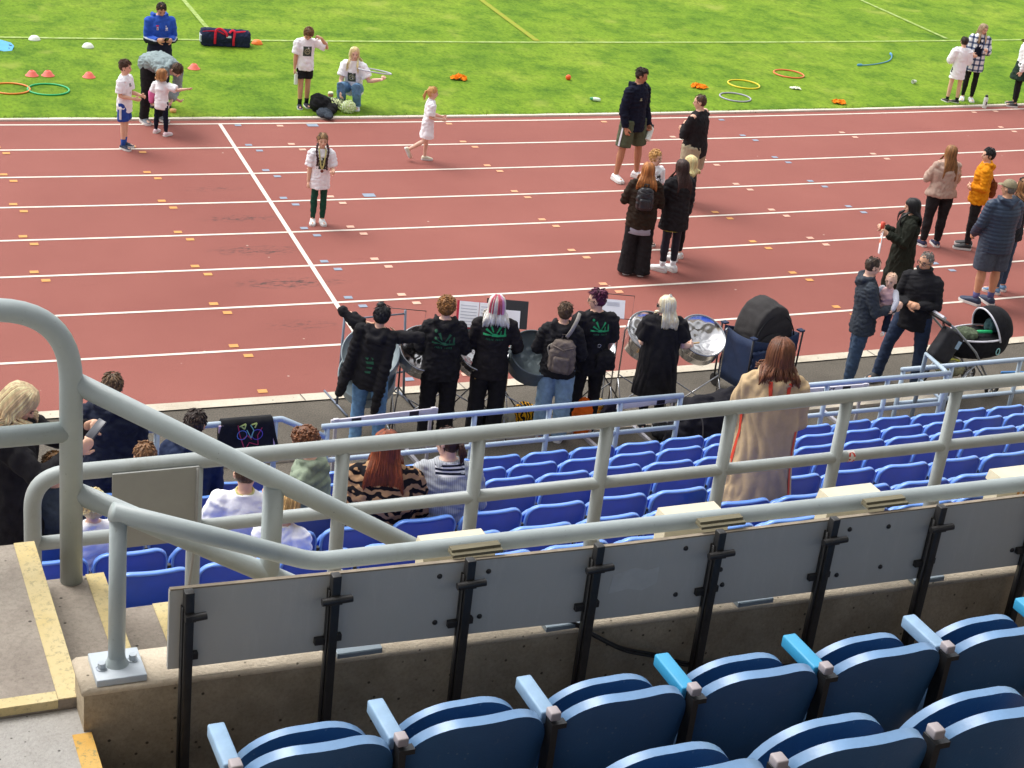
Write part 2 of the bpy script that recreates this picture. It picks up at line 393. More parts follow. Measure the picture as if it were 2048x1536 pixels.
# upper tier: treads, side aisle, stair down behind the parapet
mb = MB()
for k, (t0, t1, z) in enumerate([(3.62, 4.6, 4.05), (2.75, 3.62, 4.49), (1.88, 2.75, 4.93), (1.0, 1.88, 5.37), (.13, 1.0, 5.81), (-.74, .13, 6.25), (-6, -.74, 6.69)]):
    slab(mb, .84 if k < 5 else -6, 22, t0, t1, 2.5, z)
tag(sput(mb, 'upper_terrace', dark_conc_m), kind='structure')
mb = MB(); slab(mb, -6, .835, .13, 4.748, 2.5, 4.36)
sput(mb, 'aisle_landing', conc_landing_m)['kind'] = 'structure'
mb = MB(); slab(mb, .84, 1.10, 3.66, 4.42, 4.06, 4.20); sput(mb, 'aisle_step', conc_landing_m)['kind'] = 'structure'
mb = MB(); slab(mb, -6, .83, 4.75, 5.795, 2.6, 4.40)
for k in range(8): slab(mb, .83+.27*k, 1.10+.27*k, 4.775, 5.795, 2.6, 4.22-.178*k)
tag(sput(mb, 'passage_steps', conc_tread_m), kind='structure')
yel_m = ground_material('yellow_edge_paint', lambda nt, v: (mixc(nt, ramp(nt, noisef(nt, v, 48, 4, .8), [(.37, (.85, .85, .85, 1)), (.47, (0, 0, 0, 1))]), ramp(nt, noisef(nt, v, 3, 4, .6), [(.35, (.60, .47, .21, 1)), (.65, (.64, .535, .30, 1))]), (.40, .34, .2, 1)), noisef(nt, v, 60), .006), .8)
ora_m = ground_material('orange_edge_paint', lambda nt, v: (mixc(nt, ramp(nt, noisef(nt, v, 48, 4, .8), [(.36, (.9, .9, .9, 1)), (.46, (0, 0, 0, 1))]), ramp(nt, noisef(nt, v, 3, 4, .6), [(.35, (.62, .33, .06, 1)), (.65, (.66, .43, .14, 1))]), (.30, .26, .12, 1)), noisef(nt, v, 60), .006), .8)
mb = MB(); slab(mb, .755, .833, 4.752, 5.798, 4.33, 4.404)
for k in range(4): slab(mb, 1.03+.27*k, 1.102+.27*k, 4.78, 5.798, 4.16-.178*k, 4.224-.178*k)
tag(sput(mb, 'yellow_step_edges', yel_m), kind='structure')
mb = MB(); slab(mb, -6, .753, 4.747, 4.80, 4.37, 4.404); tag(sput(mb, 'yellow_riser_edge', yel_m), kind='structure')
mb = MB(); slab(mb, .775, .838, .2, 4.60, 4.31, 4.364); slab(mb, 1.05, 1.103, 3.655, 4.425, 4.15, 4.204); tag(sput(mb, 'orange_step_edges', ora_m), kind='structure')
# parapet wall of the upper tier
mb = MB(); mb.prism([(.815, 3.5), (22, 3.5), (22, 4.11), (.815, 4.513)], 4.611, 4.779, 0, lambda x, z, t: (x, t, z))
w = sput(mb, 'parapet_wall', conc_wall_m, (11.4, 4.695, 4.0)); tag(w, 'stained brown concrete parapet wall behind the black barrier posts', 'wall')
mb = MB(); mb.prism([(.806, 4.513), (22.005, 4.11), (22.005, 4.135), (.82, 4.5385), (.806, 4.527)], 4.598, 4.788, 0, lambda x, z, t: (x, t, z)); cp = sput(mb, 'coping', conc_coping_m, (11.4, 4.695, 4.0), None, 'all')
cp.location = (0, 0, 0); cp.rotation_euler = (0, 0, 0); cp.parent = w
# unseen roof and back of stand, over and behind camera, sized for shade
roof_m = mat('roof_sheet', (.62, .62, .62, 1), .7)
mb = MB(); slab(mb, -30, 45, -9, 3.4, 13.4, 13.7); tag(sput(mb, 'stand_roof', roof_m), kind='structure')
mb = MB(); slab(mb, -30, 45, -9.3, -9.0, -.3, 7.4); tag(sput(mb, 'stand_back_wall', roof_m), kind='structure')

def b_rail(base, dirt):
    def f(nt, v):
        a = ramp(nt, noisef(nt, v, 5, 5, .6), [(.3, tint(base, .92)), (.7, tint(base, 1.05))])
        g = ramp(nt, noisef(nt, v, 3.2, 6, .75, (1, 1, .35)), [(.58, (0, 0, 0, 1)), (.75, (.55, .55, .55, 1))]); c = mixc(nt, g, a, dirt)
        s = ramp(nt, noisef(nt, v, 70, 3, .7), [(.66, (0, 0, 0, 1)), (.74, (.55, .55, .55, 1))]); c = mixc(nt, s, c, tint(dirt, .5))
        return c, noisef(nt, v, 22, 3, .5), .0025
    return f
steel_m = ground_material('grey_rail_paint', b_rail(C('#a3adae'), C('#8c8f86')), .42); steel2_m = ground_material('pale_rail_paint', b_rail(C('#a6adac'), C('#8a8b80')), .45)
for q_ in (steel_m, steel2_m): q_.node_tree.nodes['Principled BSDF'].inputs['Specular IOR Level'].default_value = .5
plate_m = mat('plate_paint', '#b7c0c8', .4, var=.08, scale=14, bump=.06)
bluerail_m = mat('blue_grey_rail_paint', '#a7b8c6', .38, var=.06, scale=5)
black_m = mat('black_post_paint', (.018, .017, .017, 1), .42, var=.25, scale=30, bump=.1, bscale=80)
board_m = ground_material('grey_board', lambda nt, v: (mixc(nt, ramp(nt, noisef(nt, v, 3.0, 5, .8, (5, 1, .7)), [(.52, (0, 0, 0, 1)), (.72, (.5, .5, .5, 1))]), mixc(nt, ramp(nt, noisef(nt, v, 2.5, 4, .6), [(.4, (0, 0, 0, 1)), (.7, (.5, .5, .5, 1))]), (.49, .485, .455, 1), (.425, .44, .42, 1)), (.56, .55, .52, 1)), noisef(nt, v, 50), .002), .6)
edge_m = mat('ply_edge', '#8f8372', .8, var=.2, scale=20)
# --- passage handrail frame (thick tubes) ---
O = (.97, 5.77, 4.22); TF = 5.77
fr = empty('stair_handrail', S(*O), TH, 'thick grey tube handrail sloping down beside the yellow edged steps', 'handrail')
p = [(-6, TF, 5.405)] + [tuple(q) for q in bend((.3, TF, 5.405), (.97, TF, 5.405), (.97, TF, 4.2), .31, 12)] + [(.97, TF, 4.215)]
spart(MB().tube(p, .0435, 18), 'end_post', steel_m, fr, O, 'all')
spart(MB().tube([(-6, TF, 4.885), (.955, TF, 4.885)], .041, 16), 'middle_rail', steel_m, fr, O, 'all')
spart(MB().tube([(.985, TF, 5.09), (3.6, TF, 3.44)], .0415, 16), 'sloping_rail', steel_m, fr, O, 'all')
spart(MB().tube([(.985, TF, 4.62), (3.5, TF, 3.09)], .0415, 16), 'sloping_rail', steel_m, fr, O, 'all')
spart(MB().tube([(1.78, TF, 4.56), (1.78, TF, 3.6)], .043, 16), 'post', steel_m, fr, O, 'all')
# --- middle rail behind the lower tier ---
O = (3.19, 6.9, 2.77); TM = 6.9
mr = empty('gangway_railing', S(*O), TH, 'long pale grey tube railing with two bars behind the blue seats', 'railing')
p = [(.985, TM, 2.77)] + [tuple(q) for q in bend((.985, TM, 3.4), (.985, TM, 4.085), (3, TM, 4.09), .17, 10)] + [(3, TM, 4.09), (6, TM, 4.12), (9.5, TM, 4.12)]
spart(MB().tube(p, .040, 16), 'top_rail', steel2_m, mr, O, 'all')
spart(MB().tube([(1.0, TM, 3.725), (9.5, TM, 3.725)], .034, 14), 'lower_rail', steel2_m, mr, O, 'all')
for s in (1.74, 2.47, 3.195, 3.925, 4.68, 5.43, 6.19, 6.94):
    spart(MB().tube([(s, TM, 4.09), (s, TM, 2.77)], .036, 14), 'post', steel2_m, mr, O, 'all')
    if s > 2: spart(MB().tube([(s+.02, TM, 3.36), (s+.2, TM+.0, 2.79)], .034, 12), 'brace', steel2_m, mr, O, 'all')
mb = MB(); mb.box((1.54, 6.848, 3.885), (.405, .012, .40)); spart(mb, 'panel', mat('grey_panel', '#9a9c98', .6, var=.05), mr, O)
spart(MB().tube([(1.735, 6.84, 4.08), (1.735, 6.84, 3.70), (1.69, 6.85, 3.2), (1.70, 6.85, 2.8)], .008, 6), 'cable', mat('grey_cable', '#9c9c98', .6), mr, O, 'all')
# sticker on the lower bar
mb = MB()
for k in range(9):
    a0 = -1.2+2.6*k/8
    mb.add([(5.50, TM-.0350*math.cos(a0), 3.725+.0350*math.sin(a0)), (5.545, TM-.0350*math.cos(a0), 3.725+.0350*math.sin(a0))], [])
mb.f = [(2*i, 2*i+1, 2*i+3, 2*i+2) for i in range(8)]; mb.mi = [0]*8
stk = sput(mb, 'sticker', mat('sticker_white', '#ded6d2', .6), (5.52, TM, 3.725), None, 'all'); tag(stk, 'torn white and red sticker on the lower bar of the grey railing', 'sticker')
mb = MB()
def stq(u, a): return (5.50+u, TM-.0362*math.cos(a), 3.725+.0362*math.sin(a))
loop = [(.006, -.9), (.008, -.2), (.006, .5), (.012, .95), (.024, 1.05), (.034, .85), (.039, .4), (.038, -.4), (.036, -1.0)]
for i in range(len(loop)-1):
    (u0, a0), (u1, a1) = loop[i], loop[i+1]; w = .006
    mb.add([stq(u0-w, a0), stq(u0+w, a0), stq(u1+w, a1), stq(u1-w, a1)], [(0, 1, 2, 3)])
q = sput(mb, 'print', mat('sticker_red', '#c8341c', .6), (5.52, TM, 3.725)); q.location = (0, 0, 0); q.rotation_euler = (0, 0, 0); q.parent = stk
# --- near handrail on the parapet ---
O = (.935, 4.68, 4.54); TN = 4.685
nr = empty('parapet_handrail', S(*O), TH, 'near grey handrail bolted to the parapet by a steel plate', 'handrail')
pts = [(.915, TN, 5.15), (1.3, TN, 4.995)] + [tuple(q) for q in bend((1.3, TN, 4.995), (1.60, TN, 4.87), (2.2, TN, 4.865), .30, 10)] + [(3.0, TN, 4.853), (5.0, TN, 4.832), (9, TN, 4.78)]
spart(MB().tube(pts, .0325, 18), 'rail', steel_m, nr, O, 'all')
spart(MB().tube([(.935, TN, 5.125), (.935, TN, 4.56)], .0285, 18), 'post', steel_m, nr, O, 'all')
mb = MB(); mb.lathe([(.0285, .03), (.033, .012), (.038, .004), (.040, 0)], 20, 0, (.935, TN, 4.565)); spart(mb, 'weld_collar', steel_m, nr, O, 'all')
mb = MB(); mb.box((.937, 4.682, 4.552), (.165, .165, .026), 0, None, .003); pl = spart(mb, 'base_plate', plate_m, nr, O, 'all')
for (s, t) in ((.882, 4.665), (.990, 4.69)):
    mb = MB(); mb.lathe([(0, .022), (.013, .022), (.013, 0)], 6, 0, (s, t, 4.567)); mb.lathe([(.018, .003), (.018, 0)], 16, 0, (s, t, 4.565)); mb.ell((s, t, 4.566), (.017, .017, .003), 10)
    b = sput(mb, 'bolt', plate_m, O); b.location = (0, 0, 0); b.rotation_euler = (0, 0, 0); b.parent = pl
# --- barrier of grey boards on black posts ---
O = (2.6, 4.56, 4.05)
br = empty('board_barrier', S(*O), TH, 'long grey board barrier clamped to black square posts in front of the parapet', 'barrier')
mb = MB()
mb.prism([(1.078, 4.600), (1.62, 4.588), (2.79, 4.548), (4.64, 4.520), (9, 4.46), (9, 4.80), (4.6, 4.850), (2.74, 4.858), (1.6, 4.888), (1.078, 4.904)], 4.560, 4.578, 0, lambda x, z, t: (x, t, z))
bp = spart(mb, 'board', board_m, br, O)
mb = MB(); mb.prism([(1.080, 4.9045), (1.6, 4.8885), (2.74, 4.8585), (4.6, 4.8505), (9, 4.8005), (9, 4.806), (4.6, 4.856), (2.74, 4.864), (1.6, 4.894), (1.080, 4.910)], 4.561, 4.577, 0, lambda x, z, t: (x, t, z)); spart(mb, 'board_edge', edge_m, br, O)
PS = [1.135, 1.632, 2.12, 2.62, 3.125, 3.63, 4.135, 4.65, 5.15]
for i, s in enumerate(PS):
    dzp = -.0125*(s-1.1); mb = MB(); mb.box((s, 4.535, 4.478+dzp), (.031, .034, .87), 0, None, .002)
    mb.box((s-.0185, 4.544, 4.45+dzp), (.005, .026, .80), 0)
    po = spart(mb, 'post', black_m, br, O, 'all')
    mb = MB()
    a = s+.004 if i == 0 else s-.052
    mb.tube([(a, 4.508, 4.825+dzp), (s+.054, 4.508, 4.829+dzp)], .0135, 12); mb.box((s, 4.515, 4.826+dzp), (.033, .036, .022))
    c = sput(mb, 'clamp', black_m, O, None, True); c.location = (0, 0, 0); c.rotation_euler = (0, 0, 0); c.parent = po
    mb = MB()
    for xx, zz, ww in ([(-.036, 4.645+dzp, .040)] if i else [])+[(.028, 4.652+dzp, .022)]:
        c = sput(MB().box((s+xx, 4.549, zz), (ww, .02, .026), 0, None, .002), 'clip', black_m, O); c.location = (0, 0, 0); c.rotation_euler = (0, 0, 0); c.parent = po
for s, z in ((2.02, 4.83), (2.02, 4.64), (2.205, 4.825), (2.19, 4.64), (2.99, 4.615), (3.0, 4.815), (3.17, 4.70), (3.19, 4.63), (3.73, 4.805), (3.715, 4.60), (3.915, 4.795), (3.92, 4.61), (4.58, 4.60)):
    mb = MB(); M = Matrix.Rotation(R(90), 3, 'X'); mb.lathe([(0, .006), (.008, .005), (.010, .001), (.010, -.002)], 12, 0, (s, 4.5595, z), M)
    b = sput(mb, 'bolt', black_m, O, None, 'all'); b.location = (0, 0, 0); b.rotation_euler = (0, 0, 0); b.parent = bp
# faint ghost of removed stencil characters on the fourth board
mb = MB()
mb.prism([(2.70, 4.66), (2.78, 4.67), (2.84, 4.655), (2.90, 4.68), (2.90, 4.75), (2.85, 4.74), (2.80, 4.76), (2.71, 4.74)], 4.5588, 4.5596, 0, lambda x, z, t: (x, t, z))
g = sput(mb, 'faded_stencil', mat('board_ghost', (.505, .51, .49, 1), .6), O); g.location = (0, 0, 0); g.rotation_euler = (0, 0, 0); g.parent = bp
# steel channels on the coping
ch_m = mat('galvanised_channel', '#7f8b93', .45, .3, var=.1)
for i, (s, l, lab) in enumerate(((1.76, .165, 'left of the steel channels on the coping, under the second black post'), (2.555, .15, 'steel channel on the coping where the black cable comes out'), (3.38, .16, 'steel channel on the coping under the fifth board joint'), (4.21, .15, 'right steel channel on the coping behind the seventh black post'))):
    dz_ = -.019*(s-1.0); mb = MB(); mb.box((s, 4.615, 4.549+dz_), (l, .06, .022), 0, None, .002); mb.box((s, 4.590, 4.549+dz_), (l-.012, .014, .016))
    tag(sput(mb, 'steel_channel', ch_m, (s, 4.6, 4.54)), lab, 'channel', 'steel channels on the coping')
mb = MB(); cab = [(2.555, 4.62, 4.535), (2.60, 4.585, 4.53), (2.67, 4.582, 4.48), (2.81, 4.585, 4.39), (2.97, 4.587, 4.33), (3.12, 4.588, 4.265), (3.4, 4.588, 4.2), (3.9, 4.588, 4.14)]
def smooth_path(P, n=6):
    P = [Vector(p) for p in P]; out = []
    for i in range(len(P)-1):
        a, b, c, d = P[max(0, i-1)], P[i], P[i+1], P[min(len(P)-1, i+2)]
        for k in range(n):
            t = k/n; out.append(.5*((2*b)+(-a+c)*t+(2*a-5*b+4*c-d)*t*t+(-a+3*b-3*c+d)*t**3))
    return out+[P[-1]]
mb.tube(smooth_path(cab), .0055, 8); mb.tube(smooth_path([(a+.01, b-.004, c-.014) for a, b, c in cab]), .0055, 8); mb.tube(smooth_path([(2.61, 4.583, 4.555), (2.655, 4.58, 4.47), (2.655, 4.58, 4.35), (2.635, 4.58, 4.26)]), .005, 8)
tag(sput(mb, 'black_cable', mat('cable_rubber', (.014, .014, .015, 1), .5), (2.8, 4.585, 4.3), None, 'all'), 'black cable sagging across the brown parapet wall', 'cable')
# cream boxes behind the near handrail
cream_m = mat('cream_box_paint', '#d8cfb6', .6, var=.08, scale=10, bump=.05); wood_m = mat('weathered_wood', '#6e6853', .85, var=.25, scale=12, bump=.2, stretch=(.3, 3, 3))
for i, (s, lab) in enumerate(((2.06, 'cream box behind the near handrail, leftmost, beside the sloping rails'), (3.055, 'cream box behind the near handrail, second from the left'), (3.80, 'cream box behind the near handrail, right of the beige coat'), (4.66, 'cream box behind the near handrail at the photo edge, rusty stain'))):
    O = (s+.14, 4.93, 4.60)
    e = empty('cream_box', S(*O), TH, lab, 'box', 'cream boxes behind the near handrail')
    mb = MB(); mb.prism([(s-.004, 4.60), (s+.28, 4.60), (s+.28, 4.752), (s-.004, 4.752)], 4.80, 4.875, 0, lambda x, z, t: (x, t, z)); spart(mb, 'case', cream_m, e, O)
    mb = MB(); mb.prism([(s-.01, 4.757), (s+.286, 4.757), (s+.25, 4.80), (s+.0, 4.80)], 4.79, 4.885, 0, lambda x, z, t: (x, t, z)); spart(mb, 'lid', cream_m, e, O)
    mb = MB(); mb.box((s+.105, 4.60, 4.908-.02*(s-1.08)+.0035*(s-1.08)**2), (.19, .05, .011)); mb.box((s+.105, 4.61, 4.919-.02*(s-1.08)+.0035*(s-1.08)**2), (.185, .03, .009)); spart(mb, 'mounting_strip', wood_m, e, O)
    if i == 3:
        mb = MB()
        for k in range(3): mb.box((s+.11+.03*k, 4.7985, 4.70+.008*k), (.012, .002, .05))
        spart(mb, 'rust_stain', mat('rust', '#c98a48', .8), e, O)
# --- front railing near the track ---
TR = 12.9
def front_rail(s0, s1, zt, zl, posts, lab, t=TR, left_end=None, right_end=None, zb=.18):
    O = ((s0+s1)/2, t, zb); e = empty('front_railing', S(*O), TH, lab, 'railing', 'blue grey front railings')
    p = [(s0, t, zt), (s1, t, zt)]
    if right_end: p = p[:-1] + [tuple(q) for q in bend((s0, t, zt), (s1, t, zt), right_end, .06, 5)] + [right_end]
    spart(MB().tube(p, .0275, 12), 'top_rail', bluerail_m, e, O, 'all')
    if zl: spart(MB().tube([(s0+.02, t, zl), (s1-.02, t, zl)], .024, 12), 'lower_rail', bluerail_m, e, O, 'all')
    for s in posts: spart(MB().tube([(s, t, zt), (s, t, zb-.3)], .026, 12), 'post', bluerail_m, e, O, 'all')
front_rail(.2, 4.02, 1.125, .72, (.6, 1.75, 2.9, 3.96), 'front railing section at the left, the dark jacket hangs on it', right_end=(4.38, 12.72, 1.0))
front_rail(4.4, 8.14, 1.01, .66, (4.45, 5.9, 6.68, 7.45, 8.12), 'front railing section between the two women and the black covers', zb=.18)
front_rail(9.3, 11.42, 1.0, .64, (9.34, 9.86, 10.62, 11.38), 'front railing section right of the beige coat, ending at a gap')
front_rail(11.35, 16.5, .72, .30, (11.38, 12.05, 13.02, 14.0), 'front railing section below the pushchair, at the right photo edge', t=13.6, zb=.0)
mb = MB(); p = [(11.52, 13.05, .18)] + [tuple(q) for q in bend((11.52, 13.05, .5), (11.52, 13.05, .92), (11.60, 13.6, .92), .08, 6)] + [(11.60, 13.55, .92), (11.60, 13.56, 0.0)]
gt = empty('gate_hoop', S(11.55, 13.3, .1), TH, 'short bent tube hoop closing the gap between two railings', 'rail'); spart(MB().tube(p, .025, 12), 'hoop', bluerail_m, gt, (11.55, 13.3, .1), 'all'); spart(MB().tube([(11.52, 13.06, .6), (11.60, 13.55, .6)], .018, 10), 'crossbar', bluerail_m, gt, (11.55, 13.3, .1), 'all')

# ================================================================== seats
def seatmat(name, col, dark, rough, coat):
    m = mat(name, col, rough, var=.13, scale=5, bump=.05, bscale=120, spec=.5, coat=coat); return m
blue_low = seatmat('royal_blue_plastic', (.008, .083, .60, 1), None, .30, .4)
def b_seat(nt, v):
    a = ramp(nt, noisef(nt, v, 3.5, 5, .6), [(.3, (.028, .098, .225, 1)), (.7, (.038, .125, .275, 1))])
    d = ramp(nt, noisef(nt, v, 26, 5, .8, (1, 1, .6)), [(.60, (0, 0, 0, 1)), (.76, (.65, .65, .65, 1))])
    c = mixc(nt, d, a, (.16, .22, .30, 1))
    vo = N(nt, 'ShaderNodeTexVoronoi', Scale=24.0); nt.links.new(v, vo.inputs['Vector'])
    sp = ramp(nt, vo.outputs['Distance'], [(.05, (.5, .5, .5, 1)), (.11, (0, 0, 0, 1))])
    return mixc(nt, sp, c, (.2, .28, .36, 1)), noisef(nt, v, 130), .0012
blue_up = ground_material('faded_blue_plastic', b_seat, .36); blue_up.node_tree.nodes['Principled BSDF'].inputs['Specular IOR Level'].default_value = .5
def shell(w, h, r, bulge, thick, rim, lip, nx=26, nz=18, arch=0.0, rb=.05, rl=None):
    """a moulded panel in x (width) and z (height); +y is the sitter's side, the rear face is recessed inside a raised rim"""
    def half(z):
        q = w
        if z > h-r: q = w-r+math.sqrt(max(0, r*r-(z-(h-r))**2))
        if z < rb: q = min(q, w-rb+math.sqrt(max(0, rb*rb-(rb-z)**2)))
        return q
    zs = [h*(.5-.5*math.cos(math.pi*j/nz)) for j in range(nz+1)]
    mb = MB(); front = []; back = []; kk = []
    for j, z in enumerate(zs):
        hw = half(z)
        for i in range(nx+1):
            u = -math.cos(math.pi*i/nx); x = hw*u
            zz = z + arch*(1-(x/w)**2)*(z/h)
            y = -bulge*(1-(x/w)**2) + .0*z
            edge = min(hw-abs(x), h-z + .0, z+.03)
            k = max(0, min(1, (1-edge/rim)*2.6)); k = k*k*(3-2*k)
            front.append((x, y+thick/2, zz)); back.append((x, y-thick/2-lip*k, zz)); kk.append(k)
    nrow = nx+1; A = len(front)
    vs = front+back; fs = []
    for j in range(nz):
        for i in range(nx):
            a = j*nrow+i; fs.append((a, a+1, a+nrow+1, a+nrow)); b = A+a; fs.append((b, b+nrow, b+nrow+1, b+1))
    loop = [i for i in range(nrow)] + [j*nrow+nx for j in range(1, nz+1)] + [nz*nrow+i for i in range(nx-1, -1, -1)] + [j*nrow for j in range(nz-1, 0, -1)]
    for k in range(len(loop)):
        a, b = loop[k], loop[(k+1) % len(loop)]; fs.append((a, A+a, A+b, b))
    mb.add(vs, fs); nf = nz*nx*2
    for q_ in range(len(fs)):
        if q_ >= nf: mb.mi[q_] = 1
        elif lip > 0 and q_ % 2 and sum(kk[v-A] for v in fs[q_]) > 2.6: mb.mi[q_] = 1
    return mb
def tilt(mb, ang, off=(0, 0, 0)):
    M = Matrix.Rotation(ang, 3, 'X'); o = Vector(off); mb.v = [tuple(M @ Vector(p)+o) for p in mb.v]; return mb
ORD = ['first', 'second', 'third', 'fourth', 'fifth', 'sixth', 'seventh', 'eighth', 'ninth', 'tenth', 'eleventh', 'twelfth', 'thirteenth', 'fourteenth', 'fifteenth', 'sixteenth', 'seventeenth', 'eighteenth', 'nineteenth', 'twentieth', 'twenty-first', 'twenty-second', 'twenty-third', 'twenty-fourth', 'twenty-fifth', 'twenty-sixth', 'twenty-seventh', 'twenty-eighth']
rim_low = mat('bleached_blue_rim', (.14, .31, .80, 1), .3, var=.15, scale=4, spec=.6, coat=.4)  # sky highlight along the seat edges, put into the rim colour
rim_up = mat('bleached_faded_rim', (.15, .28, .48, 1), .34, var=.2, scale=7, bump=.05, spec=.6)  # paler rim colour imitates sky light on the upper seat edges
# lower tier seat (origin: tread level below the backrest)
proto = empty('stadium_seat', (0, 0, 0))
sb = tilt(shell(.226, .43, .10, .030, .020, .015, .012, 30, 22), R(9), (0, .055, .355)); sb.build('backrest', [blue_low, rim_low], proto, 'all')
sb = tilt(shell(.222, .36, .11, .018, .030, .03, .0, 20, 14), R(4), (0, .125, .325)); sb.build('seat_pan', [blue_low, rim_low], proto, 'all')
mb = MB(); mb.box((.240, .05, .47), (.018, .07, .26)); mb.box((.240, .06, .2), (.03, .04, .4)); mb.box((.240, .02, .612), (.026, .03, .02)); mb.build('bracket', black_m, proto)
LOWER = {0: 6.34, 1: 5.80, 2: 5.18, 3: 5.26, 4: 4.74, 5: 4.21, 6: 4.01}
rows = []
for k in range(7):
    t, z = ROWT(k), ROWZ(k)-.785
    n0 = LOWER[k]; lst = []
    for i in range(-14, 20):
        s = n0+.482*i; p = S(s, t, z); x, y = to_px(p+Vector((0, 0, .62)))
        if -60 < x < 2110 and s > .2 and y < 1235: lst.append((s, p, x))
    rows.append(lst)
first = True
RN = ['front row by the railing', 'second row from the track', 'third row from the track', 'fourth row from the track', 'fifth row from the track', 'sixth row from the track', 'rear row against the gangway railing']
for k, lst in enumerate(rows):
    lst = sorted(lst, key=lambda q: -q[2])
    for j, (s, p, x) in enumerate(lst):
        o = proto if first else copy_tree(proto); first = False
        o.location = p; o.rotation_euler = (R(random.uniform(-.6, .6)), 0, TH+R(random.uniform(-.9, .9)))
        tag(o, 'royal blue seat, %s, %s from the right photo edge' % (RN[k], ORD[j]), 'seat', 'royal blue seats of the lower tier')
# upper tier seats
UA_S, UA_T, UA_Z = 1.087, 3.74, 4.05
cyan_m = mat('cyan_armrest_plastic', '#3a9cc8', .45, var=.08, scale=12); pale_m = mat('faded_armrest_plastic', '#8cabc8', .5, var=.12, scale=14)
cap_m = mat('bracket_cap', '#a39a9c', .6, var=.15)
up = empty('tip_up_seat', (0, 0, 0))
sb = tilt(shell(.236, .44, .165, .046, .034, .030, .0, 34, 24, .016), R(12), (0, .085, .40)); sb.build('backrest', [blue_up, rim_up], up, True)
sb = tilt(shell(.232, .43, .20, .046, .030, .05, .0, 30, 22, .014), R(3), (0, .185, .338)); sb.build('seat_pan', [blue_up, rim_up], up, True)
mb = MB(); mb.box((-.25, .005, .50), (.022, .055, .50)); mb.box((-.25, .01, .24), (.03, .05, .5)); mb.box((-.238, -.012, .742), (.05, .03, .018)); bk = mb.build('bracket', black_m, up)
MB().box((-.25, .0, .775), (.036, .042, .030), 0, None, .005).build('cap', cap_m, bk, 'all')
def armrest(parent, m): MB().box((-.252, .125, .742), (.052, .20, .046), 0, None, .006).build('armrest', m, parent, 'all')
UPL = ['worn blue tip-up seat at the aisle end of the front near row', 'worn blue tip-up seat, second in the front near row', 'worn blue tip-up seat, third in the front near row', 'worn blue tip-up seat, fourth in the front near row', 'worn blue tip-up seat, fifth in the front near row', 'worn blue tip-up seat, sixth in the front near row at the photo edge']
AR = [pale_m, pale_m, pale_m, cyan_m, cyan_m, pale_m, cyan_m]
upp = None
for i in range(7):
    o = copy_tree(up); o.location = S(UA_S+.25+.5*i, UA_T, UA_Z); o.rotation_euler = (0, 0, TH+R(random.uniform(-.8, .8)))
    armrest(o, AR[i])
    tag(o, (UPL+['worn blue tip-up seat, cyan armrest, cut by the right photo edge'])[i], 'seat', 'worn blue seats of the upper tier')
UB = ['worn blue tip-up seat, leftmost in the nearest row, mostly below the photo', 'worn blue tip-up seat in the middle of the nearest row', 'worn blue tip-up seat at the bottom right photo corner']
for i in range(3):
    o = copy_tree(up) if i < 2 else up
    o.location = S(1.78+.25+.5*i, 2.86, 4.49); o.rotation_euler = (0, 0, TH+R(random.uniform(-.8, .8))); tag(o, UB[i], 'seat', 'worn blue seats of the upper tier')
# ================================================================== people
PEND = []                                        # (object, voxel, wrinkle amplitude, wrinkle wavelength, smooth steps)
def blob(mb, name, m, parent, voxel=.011, wr=.0, wl=.10, it=4):
    o = mb.build(name, m, parent); o.modifiers.new('r', 'REMESH'); r = o.modifiers['r']; r.mode = 'VOXEL'; r.voxel_size = voxel; r.use_smooth_shade = True
    if it: q = o.modifiers.new('s', 'SMOOTH'); q.factor = .5; q.iterations = it
    PEND.append((o, wr*1.3, wl)); return o
DECALS = []                                      # (garment object, list of polygons, centre, out, right, up, material, name)
def wrinkle(P, Nn, amp, wl, seed, vert=False):
    rg = np.random.RandomState(seed); d = np.zeros(len(P))
    for k in range(6):
        kv = rg.normal(size=3); kv[2] *= .12 if vert else 1.6; kv /= np.linalg.norm(kv); f = 2*math.pi/(wl*(.55+.9*rg.rand()))
        qv = rg.normal(size=3); qv /= np.linalg.norm(qv)
        d += np.sin(f*(P@kv) + rg.rand()*6.28 + 1.6*np.sin(f*.45*(P@qv)+rg.rand()*6.28))
    d = d/3.2
    return P + Nn*(amp*(np.abs(d)*1.3-.4))[:, None]
